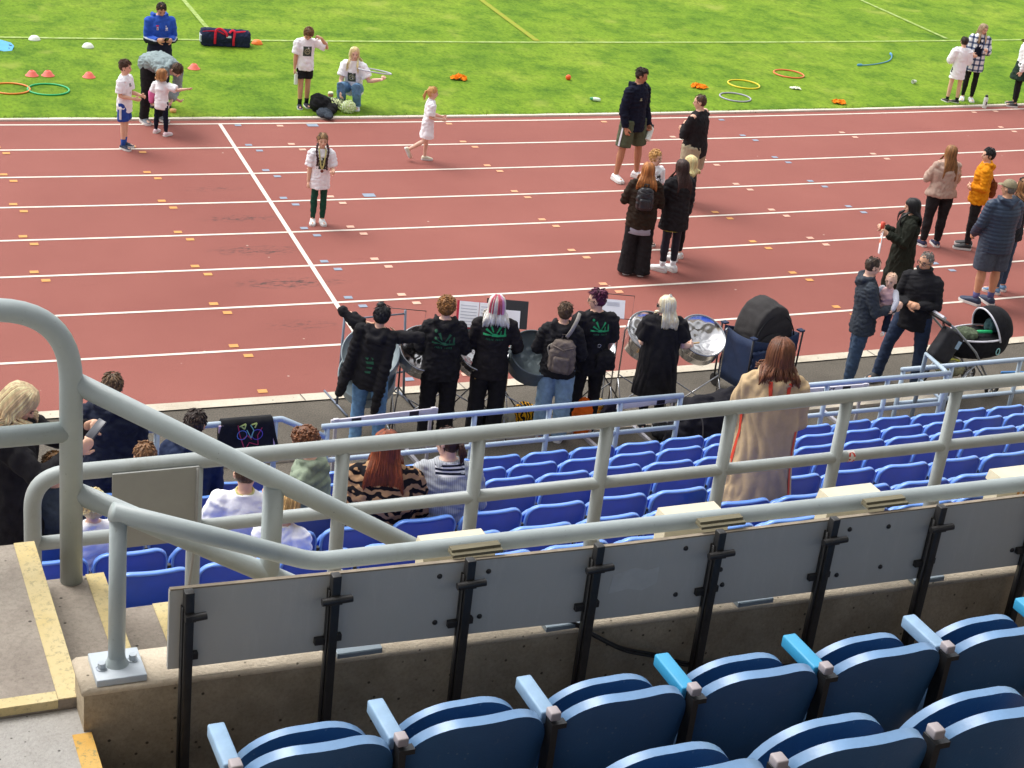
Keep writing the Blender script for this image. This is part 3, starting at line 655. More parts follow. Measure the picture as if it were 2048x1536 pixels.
def finalize():
    bpy.context.view_layer.update(); dg = bpy.context.evaluated_depsgraph_get(); new = []
    for o, wr, wl in PEND: new.append(bpy.data.meshes.new_from_object(o.evaluated_get(dg)))
    for i, ((o, wr, wl), me) in enumerate(zip(PEND, new)):
        o.modifiers.clear(); old = o.data; o.data = me; me.name = o.name; bpy.data.meshes.remove(old)
        if not me.materials and o.get('m'): pass
        n = len(me.vertices)
        if wr and n:
            P = np.empty(n*3); me.vertices.foreach_get('co', P); Nn = np.empty(n*3); me.vertices.foreach_get('normal', Nn)
            P = wrinkle(P.reshape(-1, 3), Nn.reshape(-1, 3), wr, abs(wl), i+3, wl < 0); me.vertices.foreach_set('co', P.ravel()); me.update()
        me.polygons.foreach_set('use_smooth', [True]*len(me.polygons))
    for g, polys, c, out, rt, upv, m, name in DECALS:
        me = g.data; bv = BVHTree.FromPolygons([v.co[:] for v in me.vertices], [p.vertices[:] for p in me.polygons])
        mb = MB(); out = Vector(out).normalized(); rt = Vector(rt).normalized(); upv = Vector(upv).normalized(); c = Vector(c)
        mats = m if isinstance(m, (list, tuple)) else [m]
        for poly in polys:
            mi = 0
            if isinstance(poly[0], int): mi, poly = poly[0], poly[1]
            bm = bmesh.new(); vs = [bm.verts.new((u, v, 0)) for u, v in poly]; bm.faces.new(vs); bmesh.ops.triangulate(bm, faces=bm.faces[:])
            for _ in range(2): bmesh.ops.subdivide_edges(bm, edges=[e for e in bm.edges if e.calc_length() > .022], cuts=1, use_grid_fill=True)
            bmesh.ops.triangulate(bm, faces=bm.faces[:])
            bm.verts.index_update(); ok = {}; P = []
            for v in bm.verts:
                o0 = c + rt*v.co.x + upv*v.co.y + out*.5; hit = bv.ray_cast(o0, -out, .8)
                if hit[0] is not None: ok[v.index] = len(P); P.append(hit[0]+out*(.0035+.0025*mi))
            F = [tuple(ok[v.index] for v in f.verts) for f in bm.faces if all(v.index in ok for v in f.verts)]
            bm.free(); mb.add(P, F, mi)
        if mb.f: mb.build(name, mats, g)
skin_m = {'light': mat('skin_light', '#e0b196', .55, var=.06, scale=20, spec=.35), 'pink': mat('skin_pink', '#e3b8a2', .55, var=.06, scale=20, spec=.35), 'tan': mat('skin_tan', '#b98163', .55, var=.07, scale=20, spec=.35), 'mid': mat('skin_mid', '#cf9c7c', .55, var=.07, scale=20, spec=.35)}
eye_m = mat('eye_dark', (.02, .015, .012, 1), .3); lip_m = mat('lips', '#a9615a', .5); white_sole = mat('sole_white', '#dcdad6', .6, var=.05)
def nrm(v): return Vector(v).normalized()
class Fig: pass
DOWN = ((.16, -.04, -1), (.05, .16, -1)); HANGF = ((.16, .05, -1), (.0, .35, -1))
STAND = ((.04, .0, -1), (.0, -.03, -1), 8, 0)
SITL = ((.12, 1, -.06), (.02, .04, -1), 8, 0)
def person(label, px, h, head_deg, skin='light', hs=.132, w=1.0, sw=.103, lean=0, side=0, curl=0, twist=0, hy=0, hp=0, hroll=0,
           armL=DOWN, armR=DOWN, handL=None, handR=None, curlL=28, curlR=28, legL=STAND, legR=STAND, stance=.055, pz=None, z0=0.0,
           top=None, bottom=None, shoes=None, socks=None, hair=None, face=True, loc=None, belly=0.0, name='person', hips=1.0):
    """px: the photograph's pixel of the head's top, h the standing height; head_deg: 0 looks away from the stand, 90 left, 180 at the stand"""
    f = Fig(); U = h; k = (1-.965*hs-.004)/.845; f.h = h
    hz = .525*k*h; th, shn, ank = .238*k*h, .237*k*h, .048*k*h
    X, Y, Z = Vector((1, 0, 0)), Vector((0, 1, 0)), Vector((0, 0, 1))
    def rotf(deg, sd): return Matrix.Rotation(R(sd), 3, 'Y') @ Matrix.Rotation(-R(deg), 3, 'X')
    M1 = rotf(lean, side); M2 = M1 @ Matrix.Rotation(-R(curl), 3, 'X') @ Matrix.Rotation(R(twist), 3, 'Z')
    P0 = Vector((0, 0, 0))
    # legs, from the pelvis
    legs = {}
    for sg, nm, L in ((-1, 'L', legL), (1, 'R', legR)):
        hip = P0 + X*sg*stance*.9*h*hips; td = nrm((L[0][0]*sg, L[0][1], L[0][2])); sd_ = nrm((L[1][0]*sg, L[1][1], L[1][2]))
        kn = hip+td*th; an = kn+sd_*shn; legs[nm] = (hip, kn, an, L[2]*sg, L[3])
    lowz = min(l[2].z-ank for l in legs.values())
    off = Vector((0, 0, (pz if pz is not None else -lowz)))
    if pz is None:
        fe = [l[2] for l in legs.values() if l[2].z-ank < lowz+.12*h]; off -= Vector((sum(q.x for q in fe)/len(fe), sum(q.y for q in fe)/len(fe), 0))
    P0 = P0+off; legs = {a: (b+off, c+off, d+off, e, g) for a, (b, c, d, e, g) in legs.items()}
    # spine
    W = P0 + M1 @ Vector((0, 0, .105*k*h)); CH = W + M2 @ Vector((0, 0, .10*k*h)); SH = W + M2 @ Vector((0, 0, .185*k*h)); NK = W + M2 @ Vector((0, -.004*h, .215*k*h))
    u2, f2, r2 = M2 @ Z, M2 @ Y, M2 @ X; u1, f1, r1 = M1 @ Z, M1 @ Y, M1 @ X
    hl = hs*h
    MH = Matrix.Rotation(R(hy), 3, 'Z') @ Matrix.Rotation(R(hroll), 3, 'Y') @ Matrix.Rotation(-R(hp), 3, 'X')
    HC = NK + (u2*.5+Z*.5).normalized()*(.004*h) + (MH @ Vector((0, .06, .465)))*hl
    f.MH, f.HC, f.hl = MH, HC, hl
    # placement: head pixel and height decide where the feet stand
    top_local = HC + MH @ Vector((0, -.03, .5))*hl
    if loc is None:
        hw = at(px[0], px[1], top_local.z+z0); rotz = Matrix.Rotation(R(head_deg), 3, 'Z'); q = rotz @ Vector((top_local.x, top_local.y, 0)); loc = Vector((hw.x-q.x, hw.y-q.y, z0))
    # arms
    arms = {}
    for sg, nm, A, hd in ((-1, 'L', armL, handL), (1, 'R', armR, handR)):
        shp = SH + r2*sg*sw*.86*h - u2*.022*h
        ud = nrm(r2*A[0][0]*sg + f2*A[0][1] + u2*A[0][2]) if lean+curl < 25 else nrm((A[0][0]*sg, A[0][1], A[0][2]))
        fd = nrm((A[1][0]*sg, A[1][1], A[1][2])) if lean+curl >= 25 else nrm(r2*A[1][0]*sg + f2*A[1][1] + u2*A[1][2])
        el = shp+ud*.172*h*k; wr = el+fd*.15*h*k; hdv = nrm((hd[0]*sg, hd[1], hd[2])) if hd else fd
        arms[nm] = (shp, el, wr, hdv, sg)
    # ---- body
    b = MB(); sk = skin_m[skin]
    def ring(c, A, B, a, bb): return (c, A*a*h, B*bb*h)
    b.loft([ring(P0-u1*.03*h, r1, f1, .07, .05), ring(P0, r1, f1, .078, .055), ring(W, r1, f1, .062, .045), ring(CH, r2, f2, .08, .052), ring(SH, r2, f2, .09, .04), ring(NK, r2, f2, .036, .036)], 14)
    b.tube([NK-u2*.03*h, NK, HC + MH @ Vector((0, -.10, -.2))*hl], [.037*h, .030*h, .225*hl], 12)
    def hp_(x, y, z): return HC + MH @ Vector((x, y, z))*hl
    b.ell(HC + MH @ Vector((0, -.035, .115))*hl, (.335*hl, .42*hl, .375*hl), 18, 0, MH)
    b.ell(hp_(0, .06, -.13), (.27*hl, .30*hl, .36*hl), 16, 0, MH)
    b.ell(hp_(0, .17, -.38), (.14*hl, .13*hl, .09*hl), 10, 0, MH)
    b.tube([hp_(0, .34, .03), hp_(0, .40, -.06), hp_(0, .415, -.11)], [.045*hl, .055*hl, .065*hl], 8, dome=True)
    b.ell(hp_(0, .32, .09), (.22*hl, .075*hl, .045*hl), 10, 0, MH); b.ell(hp_(0, .315, -.235), (.11*hl, .075*hl, .055*hl), 10, 0, MH)
    for sg in (-1, 1):
        b.ell(hp_(.335*sg, -.05, -.03), (.05*hl, .085*hl, .125*hl), 10, 0, MH); b.ell(hp_(.17*sg, .22, -.1), (.09*hl, .10*hl, .09*hl), 8, 0, MH)
    f.hand = {}
    for nm, (shp, el, wr, hd, sg) in arms.items():
        m1 = shp.lerp(el, .45); m2 = el.lerp(wr, .3)
        b.tube([shp, m1, el, m2, wr], [.031*h*w**.5, .030*h, .0245*h, .0255*h, .0165*h], 10, dome=True)
        cu = R(curlL if nm == 'L' else curlR)
        # palm faces the body; fingers bend towards the palm
        pal = (-r2*sg - hd*((-r2*sg).dot(hd))); pal = pal.normalized() if pal.length > .2 else f2
        sdv = hd.cross(pal).normalized()
        if sdv.dot(f2) < 0: sdv = -sdv              # towards the thumb
        hsz = .92*h/1.0
        pe = wr+hd*.052*hsz
        b.tube([wr-hd*.004*h, wr+hd*.02*hsz, pe], [.018*hsz, .0245*hsz, .0245*hsz], 10, flat=.46, side=sdv, dome=True)
        for i, (o_, ln) in enumerate(((.018, .040), (.006, .046), (-.006, .043), (-.018, .033))):
            q0 = pe+sdv*o_*hsz - hd*.004*h; d1 = (hd*math.cos(cu)+pal*math.sin(cu)); d2 = (hd*math.cos(cu*2.1)+pal*math.sin(cu*2.1))
            b.tube([q0, q0+d1*ln*.55*hsz, q0+d1*ln*.55*hsz+d2*ln*.55*hsz], [.0064*h, .0060*h, .0052*h], 7, dome=True)
        t0 = wr+hd*.014*hsz+sdv*.018*hsz; td = (hd*.75+sdv*.65+pal*.25).normalized()
        b.tube([t0, t0+td*.026*hsz, t0+(td+hd*.35+pal*.2).normalized()*.05*hsz], [.0085*h, .0075*h, .006*h], 7, dome=True)
        f.hand[nm] = (wr+hd*.065*hsz+pal*.02*h, hd, pal, sdv, wr)
    for nm, (hip, kn, an, ty, pit) in legs.items():
        cal = kn.lerp(an, .32)
        b.tube([hip, hip.lerp(kn, .5), kn, cal, kn.lerp(an, .75), an, an-Z*.02*h], [.050*h*w, .043*h*w**.7, .0325*h, .0345*h*w**.5, .025*h, .0205*h, .021*h], 12)
        fdv = Matrix.Rotation(R(ty)*-1, 3, 'Z') @ Y; fdv = nrm(Matrix.Rotation(-R(0), 3, 'X') @ fdv); fdv = nrm(fdv*math.cos(R(pit)) - Z*math.sin(R(pit)))
        b.tube([an-fdv*.025*h-Z*.022*h, an+fdv*.09*h-Z*.028*h], [.02*h, .019*h], 8, dome=True)
    root = blob(b, name, sk, None, .0085*max(.75, h/1.7), 0, 0, 3)
    root.location = loc; root.rotation_euler = (0, 0, R(head_deg)); tag(root, label, 'person')
    f.root = root; f.P0, f.W, f.CH, f.SH, f.NK = P0, W, CH, SH, NK; f.arms, f.legs = arms, legs; f.u2, f.f2, f.r2 = u2, f2, r2; f.u1, f.f1, f.r1 = u1, f1, r1
    f.rotz = Matrix.Rotation(R(head_deg), 3, 'Z'); f.loc = Vector(loc); f.k = k
    f.world = lambda p: f.loc + f.rotz @ Vector(p)
    # ---- face
    if face:
        for sg in (-1, 1):
            MB().ell(hp_(.135*sg, .345, .005), (.05*hl, .028*hl, .024*hl), 8, 0, MH).build('eye', eye_m, root, 'all')
            MB().tube([hp_(.07*sg, .372, .085), hp_(.14*sg, .368, .10), hp_(.21*sg, .32, .08)], .014*hl, 5).build('eyebrow', hairm('brow', '#4a3526'), root)
        MB().ell(hp_(0, .372, -.235), (.085*hl, .022*hl, .025*hl), 8, 0, MH).build('mouth', lip_m, root, 'all')
    # ---- trousers / shorts / skirt
    vx = .0115*max(.75, h/1.7)
    if bottom:
        bt = bottom; fit = bt.get('fit', 'straight'); ea = bt.get('ease', 0)
        t = MB(); hw = (.086*w+ea)*hips**.5
        t.loft([ring(P0-u1*.055*h, r1, f1, hw*.82, .062*w), ring(P0-u1*.02*h, r1, f1, hw*1.02, .072*w), ring(P0+u1*.03*h, r1, f1, hw, .068*w), ring(P0+u1*.085*h, r1, f1, hw*.86, .058*w)], 16)
        rad = {'straight': (.054, .050, .040, .040, .036, .035), 'slim': (.053, .046, .0365, .038, .029, .0265), 'legging': (.051, .044, .0345, .0365, .027, .0225), 'wide': (.056, .056, .056, .060, .066, .074), 'baggy': (.057, .056, .050, .050, .048, .048), 'shorts': (.057, .058, .056, 0, 0, 0)}[fit]
        for nm, (hip, kn, an, ty, pit) in legs.items():
            if fit == 'shorts':
                e = hip.lerp(kn, bt.get('len', .86)); e2 = hip.lerp(kn, bt.get('len', .86)*.5)
                if bt.get('len', .86) > 1: d = (an-kn).normalized(); e2 = kn; e = kn+d*(bt['len']-1)*th
                t.tube([hip+Z*.01*h, e2, e], [(rad[0]+ea)*h*w, (rad[1]+ea)*h*w**.8, (rad[2]+ea)*h*w**.6], 14)
            else:
                en = an - Z*.012*h if fit in ('straight', 'baggy') else (an-Z*.026*h if fit == 'wide' else an+Z*.012*h)
                if bt.get('crop'): en = kn.lerp(an, bt['crop'])
                t.tube([hip+Z*.01*h, hip.lerp(kn, .5), kn, kn.lerp(an, .33), kn.lerp(an, .75), en], [(q+ea)*h*(w**.8 if i < 2 else w**.35) for i, q in enumerate(rad)], 14)
        f.bottom = blob(t, bt.get('name', 'trousers'), bt['m'], root, vx, bt.get('wr', .004), bt.get('wl', .11))
    # ---- top
    if top:
        tp = top; ea = tp.get('ease', .012); hem = tp.get('hem', .06); fl = tp.get('flare', 0); sl_ = tp.get('sleeve', 1.0)
        g = MB(); rings = []
        if hem > .12:                                # long coats and tunics hang from the hips
            n = 4
            for i in range(n, 0, -1):
                d = .05+(hem-.05)*i/n; rings.append(ring(P0-Z*d*h+f1*0, r1, f1, (.092*w+ea+fl*i/n)*hips**.5, .07*w+ea+fl*.8*i/n+belly*.4))
        else: rings.append(ring(P0-u1*hem*h, r1, f1, (.089*w+ea+fl)*hips**.5, .068*w+ea+belly*.5+fl*.7))
        rings += [ring(P0, r1, f1, (.090*w+ea)*hips**.5, .068*w+ea+belly*.8), ring(P0+u1*.055*h, r1, f1, .083*w+ea+belly*.4, .060*w+ea+belly), ring(W, (r1+r2)*.5, (f1+f2)*.5, .080*w+ea+belly*.3, .056*w+ea+belly*.7),
                  ring(CH, r2, f2, .093*w+ea*.9, .062*w**.7+ea), ring(CH.lerp(SH, .55), r2, f2, .094*w**.6+ea*.7, .056*w**.5+ea*.7), ring(SH+u2*.002*h, r2, f2, sw*.86, .042+ea*.5), ring(SH.lerp(NK, .55), r2, f2, sw*.58, .036+ea*.4), ring(NK-u2*.004*h, r2, f2, .043+ea*.4, .042+ea*.4)]
        g.loft(rings, 18)
        for nm, (shp, el, wr, hd, sg) in arms.items():
            se = tp.get('se', ea*.42)*(1 if sl_ < .6 else .9)
            if sl_ <= 0:
                g.ell(shp, ((.04)*h,)*3, 10); continue
            m1 = shp.lerp(el, .5)
            if sl_ < .6:
                e = shp.lerp(el, sl_*1.55); g.tube([shp-u2*.0*h, shp.lerp(e, .5), e], [(.037+se)*h, (.039+se)*h, (.041+se)*h], 12)
                g.ell(shp-u2*.004*h, ((.036+se*.5)*h,)*3, 10)
            else:
                we = el.lerp(wr, 1.02 if sl_ >= 1 else (sl_-.6)/.4)
                g.tube([shp, m1, el, el.lerp(we, .5), we], [(.038+se)*h, (.036+se)*h, (.031+se)*h, (.029+se)*h, (.0235+se*.7)*h], 12)
                g.ell(shp-u2*.004*h, ((.036+se*.5)*h,)*3, 10); g.ell(el, ((.031+se)*h,)*3, 8)
        if tp.get('hood'):
            hd_ = NK - f2*.048*h - u2*.022*h
            g.tube([NK+r2*.062*h+f2*.02*h, NK+r2*.066*h-f2*.035*h-u2*.008*h, hd_-u2*.028*h-f2*.01*h, NK-r2*.066*h-f2*.035*h-u2*.008*h, NK-r2*.062*h+f2*.02*h], [.012*h, .022*h, .034*h, .022*h, .012*h], 10, dome=True)
            g.ell(hd_-u2*.05*h, (.05*h, .022*h, .055*h), 12, 0, M2)
        if tp.get('collar'):
            g.tube([NK+f2*.045*h*math.cos(a)+r2*.047*h*math.sin(a)+u2*.012*h for a in [i*2*math.pi/12 for i in range(12)]], .012*h, 8, closed=True)
        f.top = blob(g, tp.get('name', 'top'), tp['m'], root, vx, tp.get('wr', .0055), tp.get('wl', .13))
    # ---- socks and shoes
    for nm, (hip, kn, an, ty, pit) in legs.items():
        fdv = Matrix.Rotation(-R(ty), 3, 'Z') @ Y; fdv = nrm(fdv*math.cos(R(pit)) - Z*math.sin(R(pit))); upf = nrm(Z*math.cos(R(pit)) + (Matrix.Rotation(-R(ty), 3, 'Z') @ Y)*math.sin(R(pit))); sdv = fdv.cross(upf)
        if socks:
            MB().tube([an.lerp(kn, socks.get('len', .22)), an.lerp(kn, .1), an-Z*.02*h], [.0275*h, .0245*h, .026*h], 12).build('sock', socks['m'], root, 'all')
        if shoes:
            fs = shoes.get('size', 1.0)*h; sb_ = MB(); A = an - upf*(ank-.004*h)
            sh_r = [(-.040, .018, .030), (-.028, .027, .046), (0, .029, .050), (.03, .030, .042), (.065, .033, .030), (.09, .029, .024), (.108, .018, .018)]
            sb_.loft([(A+fdv*a*fs+upf*(.006*h+c*.5*fs), sdv*q*fs, upf*c*.52*fs) for a, q, c in sh_r], 12)
            so_ = blob(sb_, 'shoe', shoes['m'], root, .0075*max(.8, h/1.7), 0, 0, 2)
            sl2 = MB(); outl = [(-.043, .014), (-.034, .026), (-.01, .029), (.03, .031), (.065, .035), (.092, .031), (.111, .018)]
            pts = [A+fdv*a*fs+sdv*q*fs for a, q in outl]+[A+fdv*a*fs-sdv*q*fs for a, q in reversed(outl)]; n = len(pts)
            tk = shoes.get('sole_h', .017)*h
            sl2.add([p-upf*.002*h for p in pts]+[p+upf*tk for p in pts], [tuple(reversed(range(n))), tuple(range(n, 2*n))]+[(i, (i+1) % n, n+(i+1) % n, n+i) for i in range(n)])
            sl2.build('sole', shoes.get('sole', white_sole), so_)
    # ---- hair
    if hair: make_hair(f, root, hair)
    return f
def make_hair(f, root, hr):
    hl, HC, MH = f.hl, f.HC, f.MH; st = hr['style']; m = hr['m']; rg = random.Random(hash(st) % 1000+int(f.h*100)); mb = MB()
    def q(x, y, z): return HC + MH @ Vector((x, y, z))*hl
    sc = hr.get('vol', 1.0)
    def cap(a=1.0):
        mb.ell(q(0, -.055, .165), (.358*hl*sc, .415*hl*sc, .36*hl*sc), 22, 0, MH); mb.ell(q(0, -.17, -.01), (.335*hl*sc, .30*hl*sc, .33*hl*sc*a), 18, 0, MH)
    def tufts(n, ln, r0=.035, zmin=-.2, out=.35, fr=.35):
        for i in range(n):
            a = rg.uniform(0, 6.283); co = math.cos(a); z = rg.uniform(zmin, .56)
            if co > .35 and z < .34: continue
            rr = math.sqrt(max(.0, 1-((z-.13)/.44)**2)); p = Vector((math.sin(a)*.345*rr, -.05+co*.41*rr, z)); n_ = Vector((p.x, p.y+.05, (p.z-.13)*.8)).normalized()
            d = (p-Vector((.05, -.12, .62))); d = (d-n_*d.dot(n_)); d = d.normalized() if d.length > 1e-3 else Vector((0, -1, 0)); d = (d+Vector((rg.uniform(-fr, fr), rg.uniform(-fr, fr), rg.uniform(-fr, fr)))).normalized(); L_ = ln*rg.uniform(.7, 1.3)
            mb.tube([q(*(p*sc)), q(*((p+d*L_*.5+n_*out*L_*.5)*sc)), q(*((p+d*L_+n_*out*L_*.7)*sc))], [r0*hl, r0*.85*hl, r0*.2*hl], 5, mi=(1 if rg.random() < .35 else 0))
    def jitter(amp, fr):
        out = []
        for v in mb.v:
            p = Vector(v); d = (p-HC); n = noise.noise(p*fr/hl)+.5*noise.noise(p*fr*2.3/hl); out.append(tuple(p+d.normalized()*amp*hl*n))
        mb.v = out
    if st == 'short': cap(.9); jitter(.05, 5); tufts(300, .15, .030, -.2, .13, .25)
    elif st == 'buzz': mb.ell(q(0, -.05, .135), (.342*hl, .405*hl, .37*hl), 22, 0, MH); mb.ell(q(0, -.16, .0), (.322*hl, .285*hl, .28*hl), 18, 0, MH); jitter(.015, 8); tufts(150, .08, .025, -.12, .2)
    elif st == 'quiff': mb.ell(q(0, -.07, .15), (.345*hl, .405*hl, .35*hl), 22, 0, MH); mb.ell(q(0, -.17, .0), (.328*hl, .29*hl, .25*hl), 18, 0, MH); mb.ell(q(0, .06, .36), (.27*hl, .30*hl, .19*hl), 16, 0, MH); jitter(.05, 5); tufts(130, .10, .03, -.15, .2); tufts(190, .17, .030, .34, .40, .3)
    elif st == 'curly':
        cap(1.0)
        for i in range(int(hr.get('n', 170)*2.2)):
            a = rg.uniform(0, 6.283); z = rg.uniform(-.28, .55); front = math.cos(a)
            if front > .55 and z < .26: continue
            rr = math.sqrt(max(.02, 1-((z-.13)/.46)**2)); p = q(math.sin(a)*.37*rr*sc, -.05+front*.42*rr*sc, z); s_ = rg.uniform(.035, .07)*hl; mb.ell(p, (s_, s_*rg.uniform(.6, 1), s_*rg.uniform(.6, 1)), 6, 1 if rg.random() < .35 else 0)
        jitter(.03, 9)
    else:
        cap(1.0); jitter(.02, 7); L = hr.get('len', .8); n = int(hr.get('n', 120)*1.7); spread = hr.get('spread', 1.0)
        tail = st in ('pony', 'bun', 'braids')
        if st == 'bob' or st == 'long':
            for i in range(n):
                a = rg.uniform(-2.35, 2.35); si, co = math.sin(a), -math.cos(a)      # 0 = back of the head
                l = L*rg.uniform(.86, 1.06); dr = rg.uniform(.98, 1.06)
                p0 = q(si*.10, -.05+co*.14+.05, .51); p1 = q(si*.30*dr*sc, -.06+co*.36*dr*sc, .36); p2 = q(si*.375*dr*sc, -.08+co*.42*dr*sc, .05)
                p3 = q(si*.385*dr*sc, -.09+co*.40*dr*sc, -.25)
                back = max(0, -co); e = p3 + Vector((0, 0, -1))*max(0, l-.75)*hl*(1+.0*back) + (MH @ Vector((si*.20*spread-.06*spread*si, co*.05-.05*hr.get('fall', 1), 0)))*hl
                mid = p3.lerp(e, .5)+Vector((rg.uniform(-1, 1), rg.uniform(-1, 1), 0))*.05*hl
                if L > 1.0:                              # keep clear of the shoulders and back
                    for pt in (mid, e):
                        d = (pt-f.SH).dot(f.f2)
                        if pt.z < f.SH.z+.03*f.h and abs((pt-f.SH).dot(f.r2)) < .11*f.h:
                            need = -.078*f.h if co < .35 else .085*f.h
                            pt += f.f2*(need-d) if (need < 0 and d > need) or (need > 0 and d < need) else Vector((0, 0, 0))
                r0 = rg.uniform(.020, .042)*hl
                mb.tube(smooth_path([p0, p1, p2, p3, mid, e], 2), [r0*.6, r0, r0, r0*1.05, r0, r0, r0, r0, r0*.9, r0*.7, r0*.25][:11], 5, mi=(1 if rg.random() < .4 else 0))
        if st == 'pony':
            b0 = q(0, -.42, hr.get('z', .22)); mb.ell(b0, (.1*hl,)*3, 10)
            for i in range(34):
                j = lambda s_: Vector((rg.uniform(-s_, s_), rg.uniform(-s_, s_), 0))*hl
                e = b0 + (MH @ Vector((0, -.22, 0)))*hl + Vector((0, 0, -L*rg.uniform(.8, 1.05)))*hl
                mb.tube([b0, b0+(MH @ Vector((0, -.16, -.02)))*hl+j(.05), b0.lerp(e, .55)+(MH @ Vector((0, -.12, 0)))*hl+j(.10), e+j(.06)], [.03*hl, .05*hl, .05*hl, .012*hl], 5)
        if st == 'bun':
            b0 = q(hr.get('x', 0), hr.get('y', -.28), hr.get('z', .50)); rb = hr.get('r', .20)*hl
            mb.ell(b0, (rb, rb, rb*.85), 14)
            for i in range(40):
                d = Vector((rg.gauss(0, 1), rg.gauss(0, 1), rg.gauss(0, .8))).normalized(); mb.tube([b0+d*rb*.8, b0+(d+Vector((rg.uniform(-.6, .6), rg.uniform(-.6, .6), rg.uniform(-.5, .5)))).normalized()*rb*1.12], [.03*hl, .02*hl], 5)
        if st == 'braids':
            for sg in (-1, 1):
                p0 = q(.30*sg, .02, -.2); p1 = f.SH+f.r2*.062*f.h*sg+f.f2*.062*f.h+f.u2*.02*f.h; p2 = f.CH+f.r2*.05*f.h*sg+f.f2*.088*f.h; p3 = f.W+f.r2*.055*f.h*sg+f.f2*.085*f.h+f.u2*(.02*f.h*(1+sg))
                path = smooth_path([p0, p1, p2, p3], 8)
                mb.tube(path, [.085*hl*(1+.3*math.sin(i*2.2))*(1-.35*i/len(path)) for i in range(len(path))], 8, mi=1)
    if st in ('bun', 'pony', 'braids') or (st in ('bob', 'long') and False): tufts(150, .22, .022, -.2, .05, .10)
    m2 = hr.get('m2')
    if m2 is None:
        nm_ = m.name[5:]+'_lit'; bc = [n for n in m.node_tree.nodes if n.type == 'VALTORGB'][0].color_ramp.elements[1].color[:]; m2 = hairm(nm_, tint(bc, 1.12));  # second, lighter hair tone for strands picked at random
    o = mb.build('hair', [m, m2], root, 'all')
    for ex in hr.get('streaks', []):
        s2 = MB()
        for i in range(ex[1]):
            a = ex[2]+rg.uniform(-.28, .28); si, co = math.sin(a), -math.cos(a); dr = 1.05
            s2.tube(smooth_path([q(si*.1, co*.12, .53), q(si*.32*dr*sc, -.06+co*.39*dr*sc, .37), q(si*.40*dr*sc, -.08+co*.45*dr*sc, .05), q(si*.41*dr*sc, -.09+co*.43*dr*sc, -.25), q(si*.44*sc, -.1+co*.44*sc, -.25-ex[3])], 2), .04*hl, 5)
        s2.build('streak', ex[0], o, 'all')
    return o
def world_dir(f, v): return f.rotz @ Vector(v)
def frame(z, y=None):                              # a rotation whose local z is the given direction
    z = Vector(z).normalized(); y = Vector(y or (0, 0, 1)); x = y.cross(z); x = x.normalized() if x.length > 1e-4 else z.orthogonal().normalized(); y = z.cross(x)
    return Matrix((x, y, z)).transposed()
# ================================================================== things on the field
def prop(mb, name, mats, loc, label, cat, group=None, smooth='all', rz=0.0, rot=None):
    o = mb.build(name, mats, None, smooth); o.location = loc; o.rotation_euler = rot or (0, 0, rz); return tag(o, label, cat, group)
coral = mat('coral_plastic', '#ef6f5e', .5, var=.08); whitep = mat('white_plastic', '#e9ecdf', .5, var=.04); orangep = mat('orange_plastic', '#ff7a1c', .5, var=.1)
def cone(px, m, lab, group='marker cones on the grass', dome=False, hole=True):
    mb = MB()
    if dome: pr = [(.105, 0), (.108, .008), (.098, .02), (.085, .045), (.06, .068), (.035, .076), (.0, .078)]
    else: pr = [(.108, 0), (.110, .007), (.100, .012), (.09, .02), (.055, .072), (.036, .088), (.030, .086), (.028, .05)]
    mb.lathe(pr, 28); prop(mb, 'marker_cone', m, at(*px)+Vector((0, 0, .014)), lab, 'cone', group)
cone((64, 153), coral, 'leftmost coral marker cone on the grass behind the hoops'); cone((96, 153), coral, 'coral marker cone directly right of the leftmost one'); cone((178, 156), coral, 'coral marker cone left of the boy in blue shorts'); cone((388, 139), coral, 'coral marker cone right of the coach, alone')
cone((69, 81), whitep, 'white dome marker on the pitch line at the far left', 'white dome markers', True); cone((176, 96), whitep, 'white dome marker nearer the blue jacketed coach', 'white dome markers', True)
cone((514, 89), orangep, 'orange dome marker at the end of the sports bag', 'marker cones on the grass', True)
def hoop(px, r, col, lab, tr=.014, tilt_=(0, 0, 0), z=.026):
    mb = MB(); mb.tube([Vector((r*math.cos(a), r*math.sin(a), 0)) for a in [2*math.pi*i/56 for i in range(56)]], tr, 10, closed=True)
    return prop(mb, 'hoop', mat('hoop_'+col, col, .4, var=.08, scale=3), at(*px)+Vector((0, 0, z)), lab, 'hoop', 'plastic hoops', rot=tilt_)
hoop((20, 180), .31, '#f08432', 'orange hoop cut by the left photo edge'); hoop((97, 182), .325, '#17b26a', 'green hoop lying on the grass'); hoop((1470, 197), .295, '#a9a6b4', 'lilac grey hoop lying nearest the track'); hoop((1487, 171), .31, '#f5d51e', 'yellow hoop lying on the grass'); hoop((1577, 150), .305, '#f0713c', 'orange red hoop lying farthest right')
